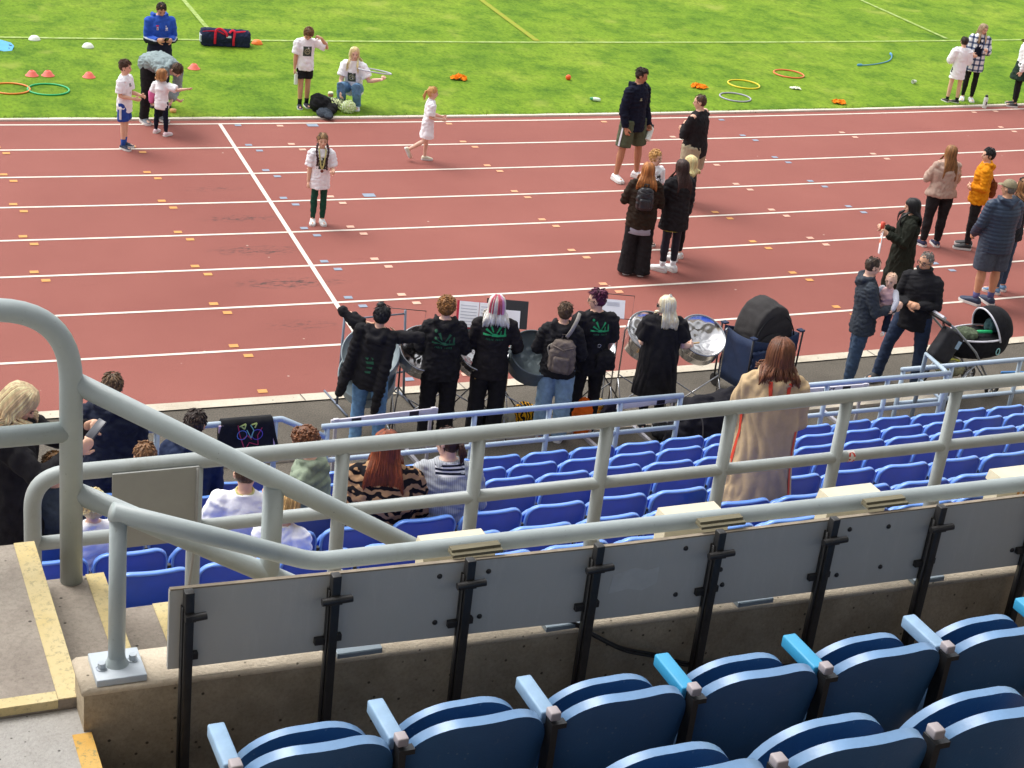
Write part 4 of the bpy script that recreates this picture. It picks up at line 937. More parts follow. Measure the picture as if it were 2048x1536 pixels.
def crumple(px, r, m, lab, name, cat, group=None, seed=1, h=.10, z=.02, n=34):
    mb = MB(); vs = []; fs = []
    for j in range(n):
        for i in range(n):
            x = (i/(n-1)-.5)*2; y = (j/(n-1)-.5)*2; rr = math.sqrt(x*x+y*y); p = Vector((x*2.6+seed, y*2.6, seed*3.1))
            q = 1+.35*noise.noise(Vector((math.atan2(y, x)*1.3, seed, 0)))
            vs.append((x*r*q*.9+.04*noise.noise(p*1.3), y*r*q*.75+.04*noise.noise(p*1.3+Vector((9, 0, 0))), max(.0, h*(.55*abs(noise.noise(p))+.45*max(0, 1-rr)+.35*abs(noise.noise(p*2.3))))))
    for j in range(n-1):
        for i in range(n-1):
            x = (i/(n-1)-.5)*2; y = (j/(n-1)-.5)*2
            if x*x+y*y < 1.05+.5*noise.noise(Vector((x*2+seed, y*2, 5))): fs.append((j*n+i, j*n+i+1, (j+1)*n+i+1, (j+1)*n+i))
    mb.add(vs, fs); return prop(mb, name, m, at(*px)+Vector((0, 0, z)), lab, cat, group)
bib_m = cloth('orange_bib', '#ff8418', var=.25)
crumple((918, 160), .17, bib_m, 'crumpled orange bib on the grass left of the ball', 'sports_bib', 'bib', 'orange bibs', 3, .12); crumple((1397, 177), .19, bib_m, 'crumpled orange bib beside the yellow hoop', 'sports_bib', 'bib', 'orange bibs', 8, .12); crumple((1677, 208), .16, bib_m, 'crumpled orange bib near the kerb on the right', 'sports_bib', 'bib', 'orange bibs', 15, .10)
prop(MB().ell((0, 0, 0), (.052, .052, .052), 18), 'ball', mat('orange_ball', '#f5551e', .5), at(1136, 161)+Vector((0, 0, .06)), 'small orange ball on the grass', 'ball')
crumple((1590, 179), .12, mat('white_flat', '#e8ecd2', .7), 'flat white bag below the orange red hoop', 'flat_bag', 'bag', None, 21, .05)
mb = MB(); mb.tube([(-.09, 0, 0), (-.03, 0, 0), (0, 0, 0)], [.035, .037, .034], 12, 0, dome=True); mb.tube([(0, 0, 0), (.05, 0, 0)], [.03, .026], 12, 1, dome=True)
prop(mb, 'lying_bottle', [mat('bottle_white', '#e6efe6', .4), mat('bottle_green', '#3aa06a', .4)], at(1187, 203)+Vector((0, 0, .048)), 'small white and green bottle lying on the grass', 'bottle', rz=2.6)
mb = MB(); mb.lathe([(0, 0), (.03, 0), (.036, .06), (.04, .12), (.036, .122), (.03, .05), (0, .01)], 20); prop(mb, 'white_cup', whitep, at(1830, 168)+Vector((0, 0, .055)), 'white cup lying on the grass', 'cup', rot=(R(85), 0, R(-60)))
rp = [at(*q)+Vector((0, 0, .03)) for q in ((1716, 133), (1730, 133), (1750, 131), (1770, 127), (1780, 122), (1783, 115), (1780, 109))]; o0 = rp[2].copy()
mb = MB(); P = smooth_path([p-o0 for p in rp], 6); mb.tube(P, .012, 8); mb.tube(P[:4], .03, 8, dome=True); mb.tube(P[-5:-1], .026, 8, dome=True)
prop(mb, 'skipping_rope', mat('rope_blue', '#4c8fb4', .6), o0, 'blue skipping rope curved on the grass', 'rope')
def bottle(loc, lab, m, mcap, h=.24, r=.037, rot=None, rz=0, name='water_bottle'):
    e = empty(name, loc, rz, lab, 'bottle')
    if rot is not None: e.rotation_euler = rot
    MB().lathe([(0, 0), (r*.95, 0), (r, .01), (r, h*.72), (r*.92, h*.78), (r*.6, h*.82), (r*.6, h*.84), (0, h*.84)], 20).build('bottle_body', m, e, True)
    MB().lathe([(0, h*.835), (r*.72, h*.835), (r*.72, h*.95), (r*.4, h*.99), (0, h)], 16).build('cap', mcap, e, True)
    return e
mwb = mat('bottle_white', '#e6efe6', .4); mbc = mat('bottle_black', (.03, .03, .035, 1), .4)
b0 = bottle(at(1968, 216)+Vector((0, 0, .0)), 'white bottle with a black lid standing on the kerb', mwb, mbc, .27, .042)
MB().box((.0, -.0425, .10), (.03, .003, .07)).build('print', mat('bottle_print', '#5a4a56', .5), b0)
kb = MB(); kb.prism([(-.25, -.16), (.25, -.16), (.25, .10), (.18, .17), (-.18, .17), (-.25, .10)], 0, .035); kb.box((.19, .08, .036), (.05, .025, .004), 1); kb.box((.19, -.02, .036), (.02, .02, .004), 1)
kb2 = prop(kb, 'throwing_board', [mat('blue_board', '#5fb4ea', .5, var=.06), mat('board_hole', (.02, .04, .06, 1), .6)], at(-4, 98)+Vector((0, 0, .05)), 'light blue slanted board on the grass at the left photo edge', 'board', smooth=False, rot=(R(16), R(12), R(-14)))
# sports bag
e = empty('sports_bag', at(452, 92)+Vector((0, 0, .01)), R(-6), 'navy sports bag with red straps on the far grass', 'bag')
navyb = cloth('bag_navy', '#262b46', .2); redb = cloth('bag_red', '#d2293f', .12)
mb = MB(); pr = [(-.48, .10, .10), (-.46, .14, .15), (-.40, .165, .17), (0, .155, .155), (.36, .15, .15), (.42, .13, .13), (.44, .09, .09)]
mb.loft([(Vector((x, 0, .155)), Vector((0, a, 0)), Vector((0, 0, b))) for x, a, b in pr], 18); mb.box((0, 0, .05), (.86, .27, .09)); blob(mb, 'body', navyb, e, .014, .006, .12)
def strap(pts, w, m, name, par, th=.006):
    P = smooth_path(pts, 5); mb = MB(); mb.tube(P, w, 8, flat=th/w, side=(1, 0, 0)); return mb.build(name, m, par, 'all')
strap([(-.22, -.165, .06), (-.22, -.172, .16), (-.20, -.13, .30), (-.12, -.10, .33), (-.02, -.155, .27), (.0, -.17, .2)], .022, redb, 'handle', e); strap([(.12, -.165, .04), (.12, -.168, .16), (.14, -.12, .28), (.1, -.09, .31), (.04, -.15, .27)], .022, redb, 'handle', e)
strap([(-.44, -.10, .26), (-.2, -.12, .29), (-.05, -.15, .24)], .016, redb, 'strap', e); strap([(.12, -.1, .27), (.3, -.08, .29), (.42, -.02, .27)], .016, redb, 'strap', e)
mb = MB(); mb.box((-.475, -.05, .15), (.03, .16, .13)); mb.build('end_label', mat('bag_label', '#cfd4e4', .6), e); MB().box((.03, -.163, .2), (.09, .012, .035)).build('zip_label', mat('bag_label', '#cfd4e4', .6), e)
# bags by the kerb
blk = cloth('black_fabric', (.018, .018, .02, 1), .3); gry = cloth('slate_fabric', '#3c444e', .3)
L0 = at(640, 222)
e = empty('rucksack', L0, .3, 'black rucksack with neon strap lying on the grass by the kerb', 'bag')
mb = MB(); mb.ell((0, 0, .13), (.20, .15, .14), 16); mb.ell((-.04, .02, .2), (.13, .12, .10), 14); mb.ell((.12, -.16, .08), (.12, .10, .08), 12); mb.ell((.05, -.22, .06), (.09, .11, .06), 12); blob(mb, 'body', blk, e, .013, .010, .09)
strap([(.14, .03, .22), (.18, -.12, .15), (.28, -.22, .06), (.38, -.10, .09), (.42, .02, .12)], .014, cloth('neon_strap', '#c9d98c', .1), 'strap', e)
mb = MB(); mb.ell((.0, -.02, .05), (.13, .17, .075), 12); mb.ell((.03, -.16, .05), (.08, .1, .05), 12); q = prop(mb, 'dark_jumper', gry, at(648, 234)+Vector((0, 0, .02)), 'dark crumpled jumper draped over the kerb', 'jumper'); 
PEND.append((q, .012, .07)); q.modifiers.new('r', 'REMESH').mode = 'VOXEL'; q.modifiers['r'].voxel_size = .012
zeb = striped('zebra_neon', '#2a2e28', '#cdd6a4', 9, 'X', 9.0, .5, 2.5); neon = striped('neon_stripes', '#e9efd8', '#a9c64a', 14, 'X', 5.0)
q = prop(MB().ell((0, 0, .08), (.17, .13, .09), 16).ell((-.06, .08, .1), (.12, .08, .07), 12), 'patterned_bag', zeb, at(682, 219)+Vector((0, 0, .01)), 'black and pale patterned bag between the rucksack and the neon bag', 'bag')
PEND.append((q, .012, .07)); q.modifiers.new('r', 'REMESH').mode = 'VOXEL'; q.modifiers['r'].voxel_size = .012
q = prop(MB().ell((0, 0, .09), (.13, .10, .11), 16), 'neon_bag', neon, at(696, 226)+Vector((0, 0, .01)), 'neon yellow and white striped bag at the feet of the crouching woman', 'bag')
PEND.append((q, .014, .06)); q.modifiers.new('r', 'REMESH').mode = 'VOXEL'; q.modifiers['r'].voxel_size = .012
e = empty('drink_cup', at(660, 208)+Vector((0, 0, .01)), 0, 'drink cup with pale lid behind the black rucksack', 'cup'); MB().lathe([(0, 0), (.032, 0), (.04, .09), (.045, .17), (0, .17)], 18).build('cup_body', mat('cup_body', '#a9c4b4', .5), e, True); MB().lathe([(.044, .125), (.0465, .165), (.0455, .168)], 18).build('sleeve', mat('cup_sleeve', '#c98464', .6), e, True); MB().lathe([(0, .20), (.04, .198), (.046, .175), (.0, .172)], 18).build('lid', mat('cup_lid', '#ece6c4', .5), e, True)

# ================================================================== the steel band
chrome = ground_material('chromed_pan', lambda nt, v: (ramp(nt, noisef(nt, v, 5, 4, .6), [(.35, (.62, .60, .60, 1)), (.65, (.80, .79, .79, 1))]), noisef(nt, v, 7, 2, .4), .0025), .17)
chrome.node_tree.nodes['Principled BSDF'].inputs['Metallic'].default_value = 1.0
greyp = mat('grey_painted_pan', '#8b989c', .38, .15, var=.08, scale=6, bump=.1, bscale=12, coat=.1); darkp = mat('dark_grey_pan', '#5d686c', .36, .15, var=.1, scale=6, bump=.1, bscale=12, coat=.1)
tube_m = mat('chrome_tube', '#a9abae', .25, .9, var=.05); blk_tube = mat('black_tube', (.02, .02, .024, 1), .4)
def steel_pan(px, z, R_, dep, skirt, m, lab, axis=(0, -.56, .83), notes=9, stand=True, skm=None, plate=False):
    c = at(px[0], px[1], z); M = frame(axis, (0, 0, 1)); e = empty('steel_pan', c, 0, lab, 'steel pan', 'steel pans of the band')
    mb = MB(); nr, na = 18, 72; vs = []; fs = []
    nts = [(.70, 2*math.pi*i/notes, .20) for i in range(notes)] + [(.36, 2*math.pi*(i+.4)/5, .15) for i in range(5)] + [(.08, 1.0, .13)]
    for j in range(nr+1):
        r = j/nr
        for i in range(na):
            a = 2*math.pi*i/na; zz = -dep*(1-r**2)**.8
            x, y = r*math.cos(a), r*math.sin(a)
            for (nr_, an, s_) in nts:
                d = math.hypot(x-nr_*math.cos(an), y-nr_*math.sin(an))/s_
                if d < 1: zz += .007*(1-d*d)**2*R_/.28
                elif d < 1.25: zz -= .004*(1-abs(d-1.12)/.13)
            vs.append(M @ Vector((x*R_, y*R_, zz)))
    for j in range(nr):
        for i in range(na): fs.append((j*na+i, j*na+(i+1) % na, (j+1)*na+(i+1) % na, (j+1)*na+i))
    mb.add(vs, fs); mb.build('playing_surface', m, e, 'all', weld=True)
    MB().tube([M @ Vector((R_*math.cos(a), R_*math.sin(a), .004)) for a in [2*math.pi*i/64 for i in range(64)]], .0095, 8, closed=True).build('rim', tube_m if m is chrome else m, e, 'all')
    MB().lathe([(R_*1.0, 0), (R_*1.0, -skirt*.45), (R_*1.006, -skirt*.5), (R_*1.0, -skirt*.55), (R_*.995, -skirt)], 56, 0, (0, 0, 0), M).build('skirt', skm or m, e, True)
    if plate: MB().box(M @ Vector((-.10, -R_*1.01, -skirt*.5)), (.07, .006, .05), 0, M @ Matrix.Rotation(R(90), 3, 'X')).build('badge', mat('gold_badge', '#c7a24c', .5), e)
    if stand:
        g = Vector((c.x, c.y+.02, 0)); s = empty('pan_stand', g, 0, lab.replace('steel pan', 'stand under the steel pan', 1) if 'steel pan' in lab else 'stand under '+lab, 'stand', 'steel pan stands')
        w = R_+.04; zz = c.z+.02
        for sg in (-1, 1):
            MB().tube([(sg*w, 0, .02), (sg*w, 0, zz), (sg*(w-.01), -.015, zz+.05), (sg*(w-.035), -.02, zz+.03)], .009, 8).build('upright', tube_m, s, 'all')
            MB().tube([(sg*w, -.26, .012), (sg*w, .26, .012)], .009, 8).build('foot', tube_m, s, 'all')
            MB().tube([(sg*w, .0, .46), (-sg*w, .0, .06)], .0075, 8).build('cross_brace', tube_m, s, 'all')
            MB().tube([(sg*w, -.24, .02), (sg*w, 0, .42)], .007, 8).build('strut', tube_m, s, 'all')
    return e
steel_pan((741, 706), .93, .29, .10, .25, greyp, 'big pale grey steel pan tilted up at the left end of the band', axis=(-.25, -.62, .72), stand=False)
steel_pan((734, 748), .68, .29, .10, .22, greyp, 'lower grey steel pan hanging under the leftmost one', axis=(-.25, -.62, .72), stand=False)
steel_pan((852, 697), .93, .275, .13, .17, chrome, 'chrome steel pan left of the curly haired player', skm=chrome)
steel_pan((966, 698), .93, .275, .13, .17, chrome, 'chrome steel pan with gold badge left of the pink haired player', plate=True)
steel_pan((1072, 706), .92, .275, .12, .22, darkp, 'dark grey steel pan right of the pink haired player')
steel_pan((1182, 690), .93, .27, .13, .20, chrome, 'mostly hidden chrome steel pan behind the purple haired player')
steel_pan((1302, 664), .96, .265, .12, .22, chrome, 'chrome steel pan behind the long blonde player')
steel_pan((1405, 671), .96, .265, .12, .20, chrome, 'rightmost chrome steel pan beside the blue wagon')
# big frame stand for the grey pans
g = at(735, 800); s = empty('drum_stand', g, R(8), 'tall grey tube frame holding the two grey pans', 'stand'); fm = mat('frame_grey', '#6f7888', .4, .3)
for x in (-.34, .36):
    MB().tube([(x*1.12, -.05, .03), (x, 0, 1.02)], .014, 10).build('upright', fm, s, 'all'); MB().tube([(x*1.12, -.34, .02), (x*1.12, .3, .02)], .012, 8).build('foot', fm, s, 'all')
MB().tube([(-.37, -.02, .30), (.38, -.02, .30)], .012, 8).build('crossbar', fm, s, 'all'); MB().tube([(-.34, 0, .98), (.36, 0, .98)], .010, 8).build('crossbar', fm, s, 'all')
def music_stand(px, z, lab, kind):
    c = at(px[0], px[1], z); g = Vector((c.x, c.y, 0)); e = empty('music_stand', g, R(-18), lab, 'music stand', 'music stands')
    MB().tube([(0, 0, .3), (0, 0, z)], .010, 8).build('pole', blk_tube, e, 'all')
    for k in range(3): a = k*2.1+.4; MB().tube([(0, 0, .42), (.30*math.cos(a), .30*math.sin(a), .012)], .008, 8).build('leg', blk_tube, e, 'all')
    M = Matrix.Rotation(R(-32), 3, 'X'); o = Vector((0, 0, z))
    def pl(x0, x1, y0, y1, dz, mname, m, th=.004): MB().box(o+M @ Vector(((x0+x1)/2, dz, (y0+y1)/2)), (x1-x0, th, y1-y0), 0, M).build(mname, m, e)
    paper = mat('sheet_paper', '#e9eaf2', .8, var=.03); ink = mat('sheet_ink', '#b3b5c4', .8)
    if kind == 'red':
        pl(-.23, .23, -.02, .27, 0, 'folder', mat('red_folder', '#b81e3a', .5)); pl(-.205, .0, -.005, .265, -.006, 'page', paper); pl(.006, .21, -.005, .265, -.006, 'page', paper)
        for i in range(7): pl(-.19, -.02, .02+.033*i, .026+.033*i, -.0092, 'stave', ink, .001); pl(.02, .19, .02+.033*i, .026+.033*i, -.0092, 'stave', ink, .001)
    elif kind == 'desk':
        pl(-.22, .22, -.02, .28, 0, 'desk', mat('black_desk', (.02, .02, .025, 1), .5)); pl(-.10, .14, -.03, .17, -.006, 'page', paper)
    else:
        mb = MB(); mb.tube([o+M @ Vector(p) for p in ((-.2, 0, 0), (-.22, 0, .26), (.22, 0, .26), (.2, 0, 0), (-.2, 0, 0))], .005, 6); mb.build('wire_desk', blk_tube, e, 'all')
        if kind == 'paper':
            pl(-.17, .12, .0, .20, -.008, 'page', paper)
            for i in range(4): pl(-.08, .06, .13+.012*i, .135+.012*i, -.0112, 'stave', ink, .001)
music_stand((955, 655), 1.10, 'music stand with open red folder of white pages', 'red'); music_stand((1012, 652), 1.08, 'black desk music stand right of the pink haired player', 'desk'); music_stand((1226, 636), 1.12, 'wire music stand with a single sheet beside the purple haired player', 'paper'); music_stand((806, 668), 1.02, 'empty black wire music stand beyond the player with raised arms', 'wire')
# hurdles
hw_m = mat('hurdle_white', '#d9d6de', .5, var=.05); hb_m = mat('hurdle_black', (.016, .012, .025, 1), .5); steel3 = mat('hurdle_steel', '#c9c6cc', .35, .5)
FONT3 = {'B': ['110', '101', '110', '101', '110'], 'E': ['111', '100', '110', '100', '111'], 'C': ['011', '100', '100', '100', '011'], 'T': ['111', '010', '010', '010', '010'], 'S': ['011', '100', '010', '001', '110']}
def hurdle(pa, pb, z, lab, stripes, text=None, hb=.075):
    a = at(pa[0], pa[1], z); b = at(pb[0], pb[1], z); L = (b-a).length; ang = math.atan2(b.y-a.y, b.x-a.x); c = (a+b)/2
    e = empty('hurdle', (c.x, c.y, 0), ang, lab, 'hurdle', 'athletics hurdles')
    MB().box((0, 0, z-hb/2), (L, .022, hb), 0, None, .004).build('top_board', hw_m, e, 'all')
    for x in stripes: MB().box((x*L, -.0115, z-hb/2), (.10, .003, hb*.86)).build('stripe', hb_m, e)
    for sg in (-1, 1):
        MB().box((sg*(L/2-.06), .025, z/2-.02), (.03, .025, z-.05)).build('leg', steel3, e); MB().box((sg*(L/2-.06), .34, .02), (.04, .68, .035)).build('foot', steel3, e)
        MB().box((sg*(L/2-.05), -.004, z-.005), (.05, .03, .028)).build('end_cap', hw_m, e)
    if text:
        mb = MB()
        for k, ch in enumerate(text):
            for r_, row in enumerate(FONT3[ch]):
                for c_, v in enumerate(row):
                    if v == '1': mb.box((-.14+.038*k+.0105*c_, -.0122, z-.018-.0098*r_), (.0108, .003, .0101))
        mb.build('lettering', mat('hurdle_ink', '#55535a', .6), e)
    return e
hurdle((662, 840), (876, 815), .74, 'white hurdle with two black blocks below the raised arms player', (-.27, .27)); hurdle((1235, 806), (1362, 790), .72, 'white hurdle behind the front railing right of the bag pile', (.18,)); hurdle((1600, 778), (1738, 767), .66, 'white lettered hurdle right of the beige coat', (-.05+.22,), 'BECT')
# wagon with instrument case
G = at(1502, 780); e = empty('folding_wagon', G, R(14), 'navy folding wagon with fabric sides beside the rightmost pan', 'wagon'); wf = mat('wagon_fabric', '#15294a', .75, var=.22, scale=5, bump=.35, bscale=14)
W_, D_, zb, zt = .35, .25, .14, .78
def sag(a, b, n=10, dip=.05): return [Vector(a).lerp(Vector(b), i/n)-Vector((0, 0, dip*math.sin(math.pi*i/n))) for i in range(n+1)]
for a, b, nm in (((-W_, -D_), (W_, -D_), 'front_panel'), ((W_, -D_), (W_, D_), 'side_panel'), ((W_, D_), (-W_, D_), 'back_panel'), ((-W_, D_), (-W_, -D_), 'side_panel')):
    mb = MB(); t = sag((a[0], a[1], zt), (b[0], b[1], zt), 14, .07 if nm != 'side_panel' else .03); bt = [Vector((p.x*.96, p.y*.96, zb)) for p in t]; n = len(t); nv = Vector((b[1]-a[1], a[0]-b[0], 0)).normalized()
    rows_ = [[bt[i].lerp(t[i], k/6)+nv*(.018*math.sin(k*1.9+i*.8)*math.sin(math.pi*k/6)) for i in range(n)] for k in range(7)]
    vs = [p for r_ in rows_ for p in r_]; vs2 = [p-nv*.012 for p in vs]; A = len(vs); fs = []
    for k in range(6):
        for i in range(n-1): q0 = k*n+i; fs += [(q0, q0+1, q0+n+1, q0+n), (A+q0, A+q0+n, A+q0+n+1, A+q0+1)]
    for i in range(n-1): fs += [(6*n+i, 6*n+i+1, A+6*n+i+1, A+6*n+i), (i, A+i, A+i+1, i+1)]
    mb.add(vs+vs2, fs); mb.build(nm, wf, e, 'all')
MB().box((0, 0, zb), (W_*1.9, D_*1.9, .02)).build('floor_panel', wf, e)
mb = MB(); mb.box((-.12, -D_-.035, .47), (.46, .05, .36), 0, None, .02); blob(mb, 'pocket', wf, e, .014, .008, .12)
for sx in (-1, 1):
    for sy in (-1, 1):
        MB().tube([(sx*(W_+.015), sy*(D_+.015), .12), (sx*(W_+.03), sy*(D_+.02), zt+.04)], .011, 8).build('corner_pole', blk_tube, e, 'all')
        w_ = MB(); M = Matrix.Rotation(R(90), 3, 'Y'); w_.lathe([(.0, -.02), (.07, -.02), (.078, -.012), (.078, .012), (.07, .02), (0, .02)], 22, 0, (sx*(W_-.02), sy*(D_+.03), .078), M); w_.build('wheel', black_m, e, True)
        MB().box((sx*(W_+.01), sy*D_, zt+.03), (.07, .07, .018)).build('corner_flap', wf, e)
Mw = Matrix.Rotation(R(14), 3, 'Z')
e2 = empty('instrument_case', G+Mw @ Vector((.02, .02, .30)), R(14), 'big rounded black instrument bag sitting in the wagon', 'case')
mb = MB(); mb.loft([(Vector((0, y, .38)), Vector((x, 0, 0)), Vector((0, 0, z))) for y, x, z in ((-.21, .26, .36), (-.18, .30, .43), (0, .315, .46), (.14, .31, .46), (.20, .26, .39))], 24)
blob(mb, 'shell', mat('case_fabric', (.026, .023, .023, 1), .85, var=.25, scale=8, bump=.3, bscale=120), e2, .015, .005, .25)
MB().tube([Vector((.30*math.cos(a), -.225+.02*math.sin(a), .36+.35*math.sin(a))) for a in [math.pi*i/18 for i in range(19)]], .008, 6).build('piping', blk, e2, 'all')
mb = MB(); mb.ell((-.04, -.225, .28), (.27, .035, .23), 16); blob(mb, 'pocket', mat('case_fabric2', (.016, .015, .016, 1), .85), e2, .014, .004, .2)
MB().lathe([(.032, 0), (.046, .001), (.046, .004), (.032, .004)], 20, 0, (.08, -.266, .24), Matrix.Rotation(R(90), 3, 'X')).build('badge', mat('case_badge', '#9fb6c4', .5), e2); MB().box((.08, -.268, .24), (.012, .003, .06)).build('badge_mark', mat('case_badge', '#9fb6c4', .5), e2)
MB().tube([(-.30, -.2, .10), (-.22, -.24, .14), (-.12, -.25, .16)], .014, 6).build('red_strap', redb, e2, 'all')
# pushchair
G = at(1902, 783); e = empty('pushchair', G, R(6), 'black pushchair with white trimmed hood and carrycot full of shopping', 'pushchair'); pf = cloth('pram_fabric', (.014, .014, .017, 1), .3); alu = mat('pram_alu', '#a9adb2', .35, .7)
def wheel(x, y, r): 
    M = Matrix.Rotation(R(90), 3, 'X'); w_ = MB().lathe([(r*.72, -.018), (r*.95, -.02), (r, -.008), (r, .008), (r*.95, .02), (r*.72, .018), (r*.72, -.018)], 28, 0, (x, y, r), M).build('wheel', black_m, e, True)
    h_ = MB().lathe([(0, -.012), (r*.2, -.012), (r*.2, .012), (0, .012)], 14, 0, (x, y, r), M)
    for k in range(6): a = k*math.pi/3; h_.box((x+.45*r*math.cos(a), y, r+.45*r*math.sin(a)), (r*.6, .012, .016), 0, Matrix.Rotation(-a, 3, 'Y'))
    h_.build('hub', alu, w_, True)
for y in (-.27, .27): wheel(-.30, y, .14); wheel(.42, y*.8, .10)
for y in (-.24, .24):
    MB().tube([(-.30, y, .14), (.05, y, .46), (.38, y*.85, .12)], .014, 10).build('chassis_tube', alu, e, 'all'); MB().tube([(-.50, y, 1.02), (-.40, y, .96), (.0, y, .62), (.38, y*.85, .16)], .014, 10).build('handle_tube', alu if y > 0 else alu, e, 'all')
MB().tube([(-.50, -.24, 1.02), (-.53, -.2, 1.04), (-.53, .2, 1.04), (-.50, .24, 1.02)], .021, 10, dome=True).build('handle_grip', black_m, e, 'all'); MB().box((-.49, -.02, 1.04), (.05, .2, .05), 0, Matrix.Rotation(R(35), 3, 'Y')).build('label_tag', mat('tag_white', '#d4d3dc', .6), e)
mb = MB()                                        # carrycot shell
rings = []
for z, a, b in ((.48, .30, .16), (.52, .40, .21), (.60, .44, .235), (.70, .45, .24), (.74, .45, .24)): rings.append((Vector((.22, 0, z)), Vector((a, 0, 0)), Vector((0, b, 0))))
mb.loft(rings, 28); blob(mb, 'carrycot', pf, e, .014, .003, .15)
mb = MB(); vs = []; fs = []; nu, nv_ = 12, 18        # hood: a quarter shell over the right end, open to the left
for sh_ in (1.0, .955):
    for i in range(nu+1):
        th_ = R(8)+R(104)*i/nu
        for j in range(nv_+1):
            ph = -math.pi/2+math.pi*j/nv_; vs.append((.34+.34*sh_*math.cos(th_)*math.cos(ph)*1.0, .25*sh_*math.sin(ph), .72+.36*sh_*math.sin(th_)*math.cos(ph)))
A = (nu+1)*(nv_+1)
for q0 in (0, A):
    for i in range(nu):
        for j in range(nv_): a = q0+i*(nv_+1)+j; fs.append((a, a+1, a+nv_+2, a+nv_+1))
mb.add(vs, fs); mb.build('hood', pf, e, 'all')
MB().tube([vs[nu*(nv_+1)+j] for j in range(nv_+1)], .011, 8).build('hood_trim', mat('trim_white', '#dcdbe2', .5), e, 'all')
MB().tube([(.22+.45*math.cos(a), -.245*abs(math.sin(a)) if False else .243*math.sin(a), .745) for a in [2*math.pi*i/40 for i in range(40)]], .012, 8, closed=True).build('cot_trim', mat('trim_white', '#dcdbe2', .5), e, 'all')
MB().tube([Vector((.34+.026*math.cos(a), -.245, .60+.04*math.sin(a))) for a in [2*math.pi*i/20 for i in range(20)]], .007, 6, closed=True).build('cot_badge', mat('mint_badge', '#9fd8d2', .5), e, 'all')
mb = MB(); mb.box((-.42, -.16, .72), (.30, .16, .40), 0, Matrix.Rotation(R(28), 3, 'Y'), .04); 
PB = empty('pushchair_bag', G, R(6), 'black square bag hanging from the pushchair handle', 'bag'); blob(mb, 'bag_body', mat('bag_black', (.022, .022, .026, 1), .8, var=.2), PB, .014, .004, .2)
MB().box((-.30, -.243, .74), (.06, .006, .10), 0, Matrix.Rotation(R(25), 3, 'Y')).build('bag_label', mat('pale_blue_label', '#a4c0d6', .6), PB); MB().tube([(-.48, -.12, .94), (-.51, -.12, 1.03), (-.46, -.16, .92)], .008, 6).build('strap', black_m, PB, 'all')
def shop(px_off, r, col, lab, nm, cat='bag', sd=3, wr=.01):
    q = prop(MB().ell((0, 0, 0), r, 14), nm, col, G+Matrix.Rotation(R(6), 3, 'Z') @ Vector(px_off), lab, cat); PEND.append((q, wr, .07)); md = q.modifiers.new('r', 'REMESH'); md.mode = 'VOXEL'; md.voxel_size = .012; return q
shop((-.02, -.03, .775), (.16, .13, .07), cloth('leaf_cloth', '#57614e', .6), 'green patterned cloth heaped in the pushchair', 'patterned_cloth', 'cloth'); shop((.40, .02, .82), (.085, .085, .10), cloth('teal_jar', '#4c6a6c', .4), 'grey green bundle under the pushchair hood', 'bundle', 'bundle')
prop(MB().tube([(-.09, 0, 0), (.09, 0, 0)], .02, 10, dome=True), 'green_toy', mat('green_toy', '#2fbf78', .5), G+Vector((.22, -.06, .80)), 'bright green tube toy in the carrycot', 'toy', rz=-.1)
q = shop((-.22, -.10, .40), (.19, .17, .11), cloth('basket_stuff', '#8d8a6c', .5), 'stuffed shopping bag in the basket under the pushchair', 'shopping_bag'); 
prop(MB().tube([Vector((.09*math.cos(a), .05*math.sin(a), 0)) for a in [math.pi*i/10 for i in range(11)]], .014, 8), 'yellow_handle', mat('yellow_handle', '#d6d24c', .5), G+Vector((-.24, -.2, .50)), 'yellow loop handle sticking out of the basket', 'handle')
prop(MB().tube(smooth_path([(0, 0, 0), (.3, .06, -.04), (.6, .02, -.05), (.9, .1, 0)], 6), .016, 8), 'blue_hose', mat('blue_hose', '#3f83c8', .5), at(2003, 745, .12), 'blue tube lying behind the pushchair', 'hose')
# bags behind the front railing
def bag(px, r, m, lab, nm='bag', z=None, wr=.012, cat='bag', rz=0, vox=.013):
    z = r[2]*.9 if z is None else z; q = prop(MB().ell((0, 0, 0), r, 16).box((0, 0, -r[2]*.3), (r[0]*1.3, r[1]*1.3, r[2]*1.1)), nm, m, at(px[0], px[1], z), lab, cat, rz=rz)
    PEND.append((q, wr, .10)); md = q.modifiers.new('r', 'REMESH'); md.mode = 'VOXEL'; md.voxel_size = vox; sm = q.modifiers.new('s', 'SMOOTH'); sm.factor = .5; sm.iterations = 8; return q
bag((968, 836), (.12, .10, .10), blk, 'small black bag with a green cord at the left end of the bag pile', 'cord_bag'); bag((1008, 838), (.17, .11, .13), cloth('canvas', '#a9a58c', .2), 'beige canvas bag on the path'); bag((1048, 832), (.15, .12, .16), striped('bee', '#d99a12', '#16130f', 8, 'X', 7, .52), 'yellow and black bag on the path'); bag((1080, 836), (.10, .10, .14), cloth('dark_green', '#2c352f', .3), 'dark green bag between the yellow bag and railing post')
bag((1128, 828), (.13, .10, .15), cloth('olive_grey', '#7c8278', .25), 'grey green rucksack left of the orange bag'); bag((1164, 834), (.125, .08, .24), cloth('hi_orange', '#ff7020', .12), 'bright orange bag standing on the path', z=.20, wr=.006); bag((1198, 822), (.055, .06, .15), striped('orange_pack', '#e88a1c', '#e9c46a', 6, 'Z', 2, .5), 'small orange and yellow box bag'); bag((1222, 828), (.11, .10, .16), cloth('plum_black', '#2b2733', .3), 'dark plum bag at the right end of the pile')
bag((1330, 862), (.16, .13, .09), blk, 'black bag lying behind the railing under the second hurdle'); bag((1002, 862), (.12, .10, .05), cloth('pinkish', '#b99aa4', .3), 'pale pink cloth bag lying by the channel')
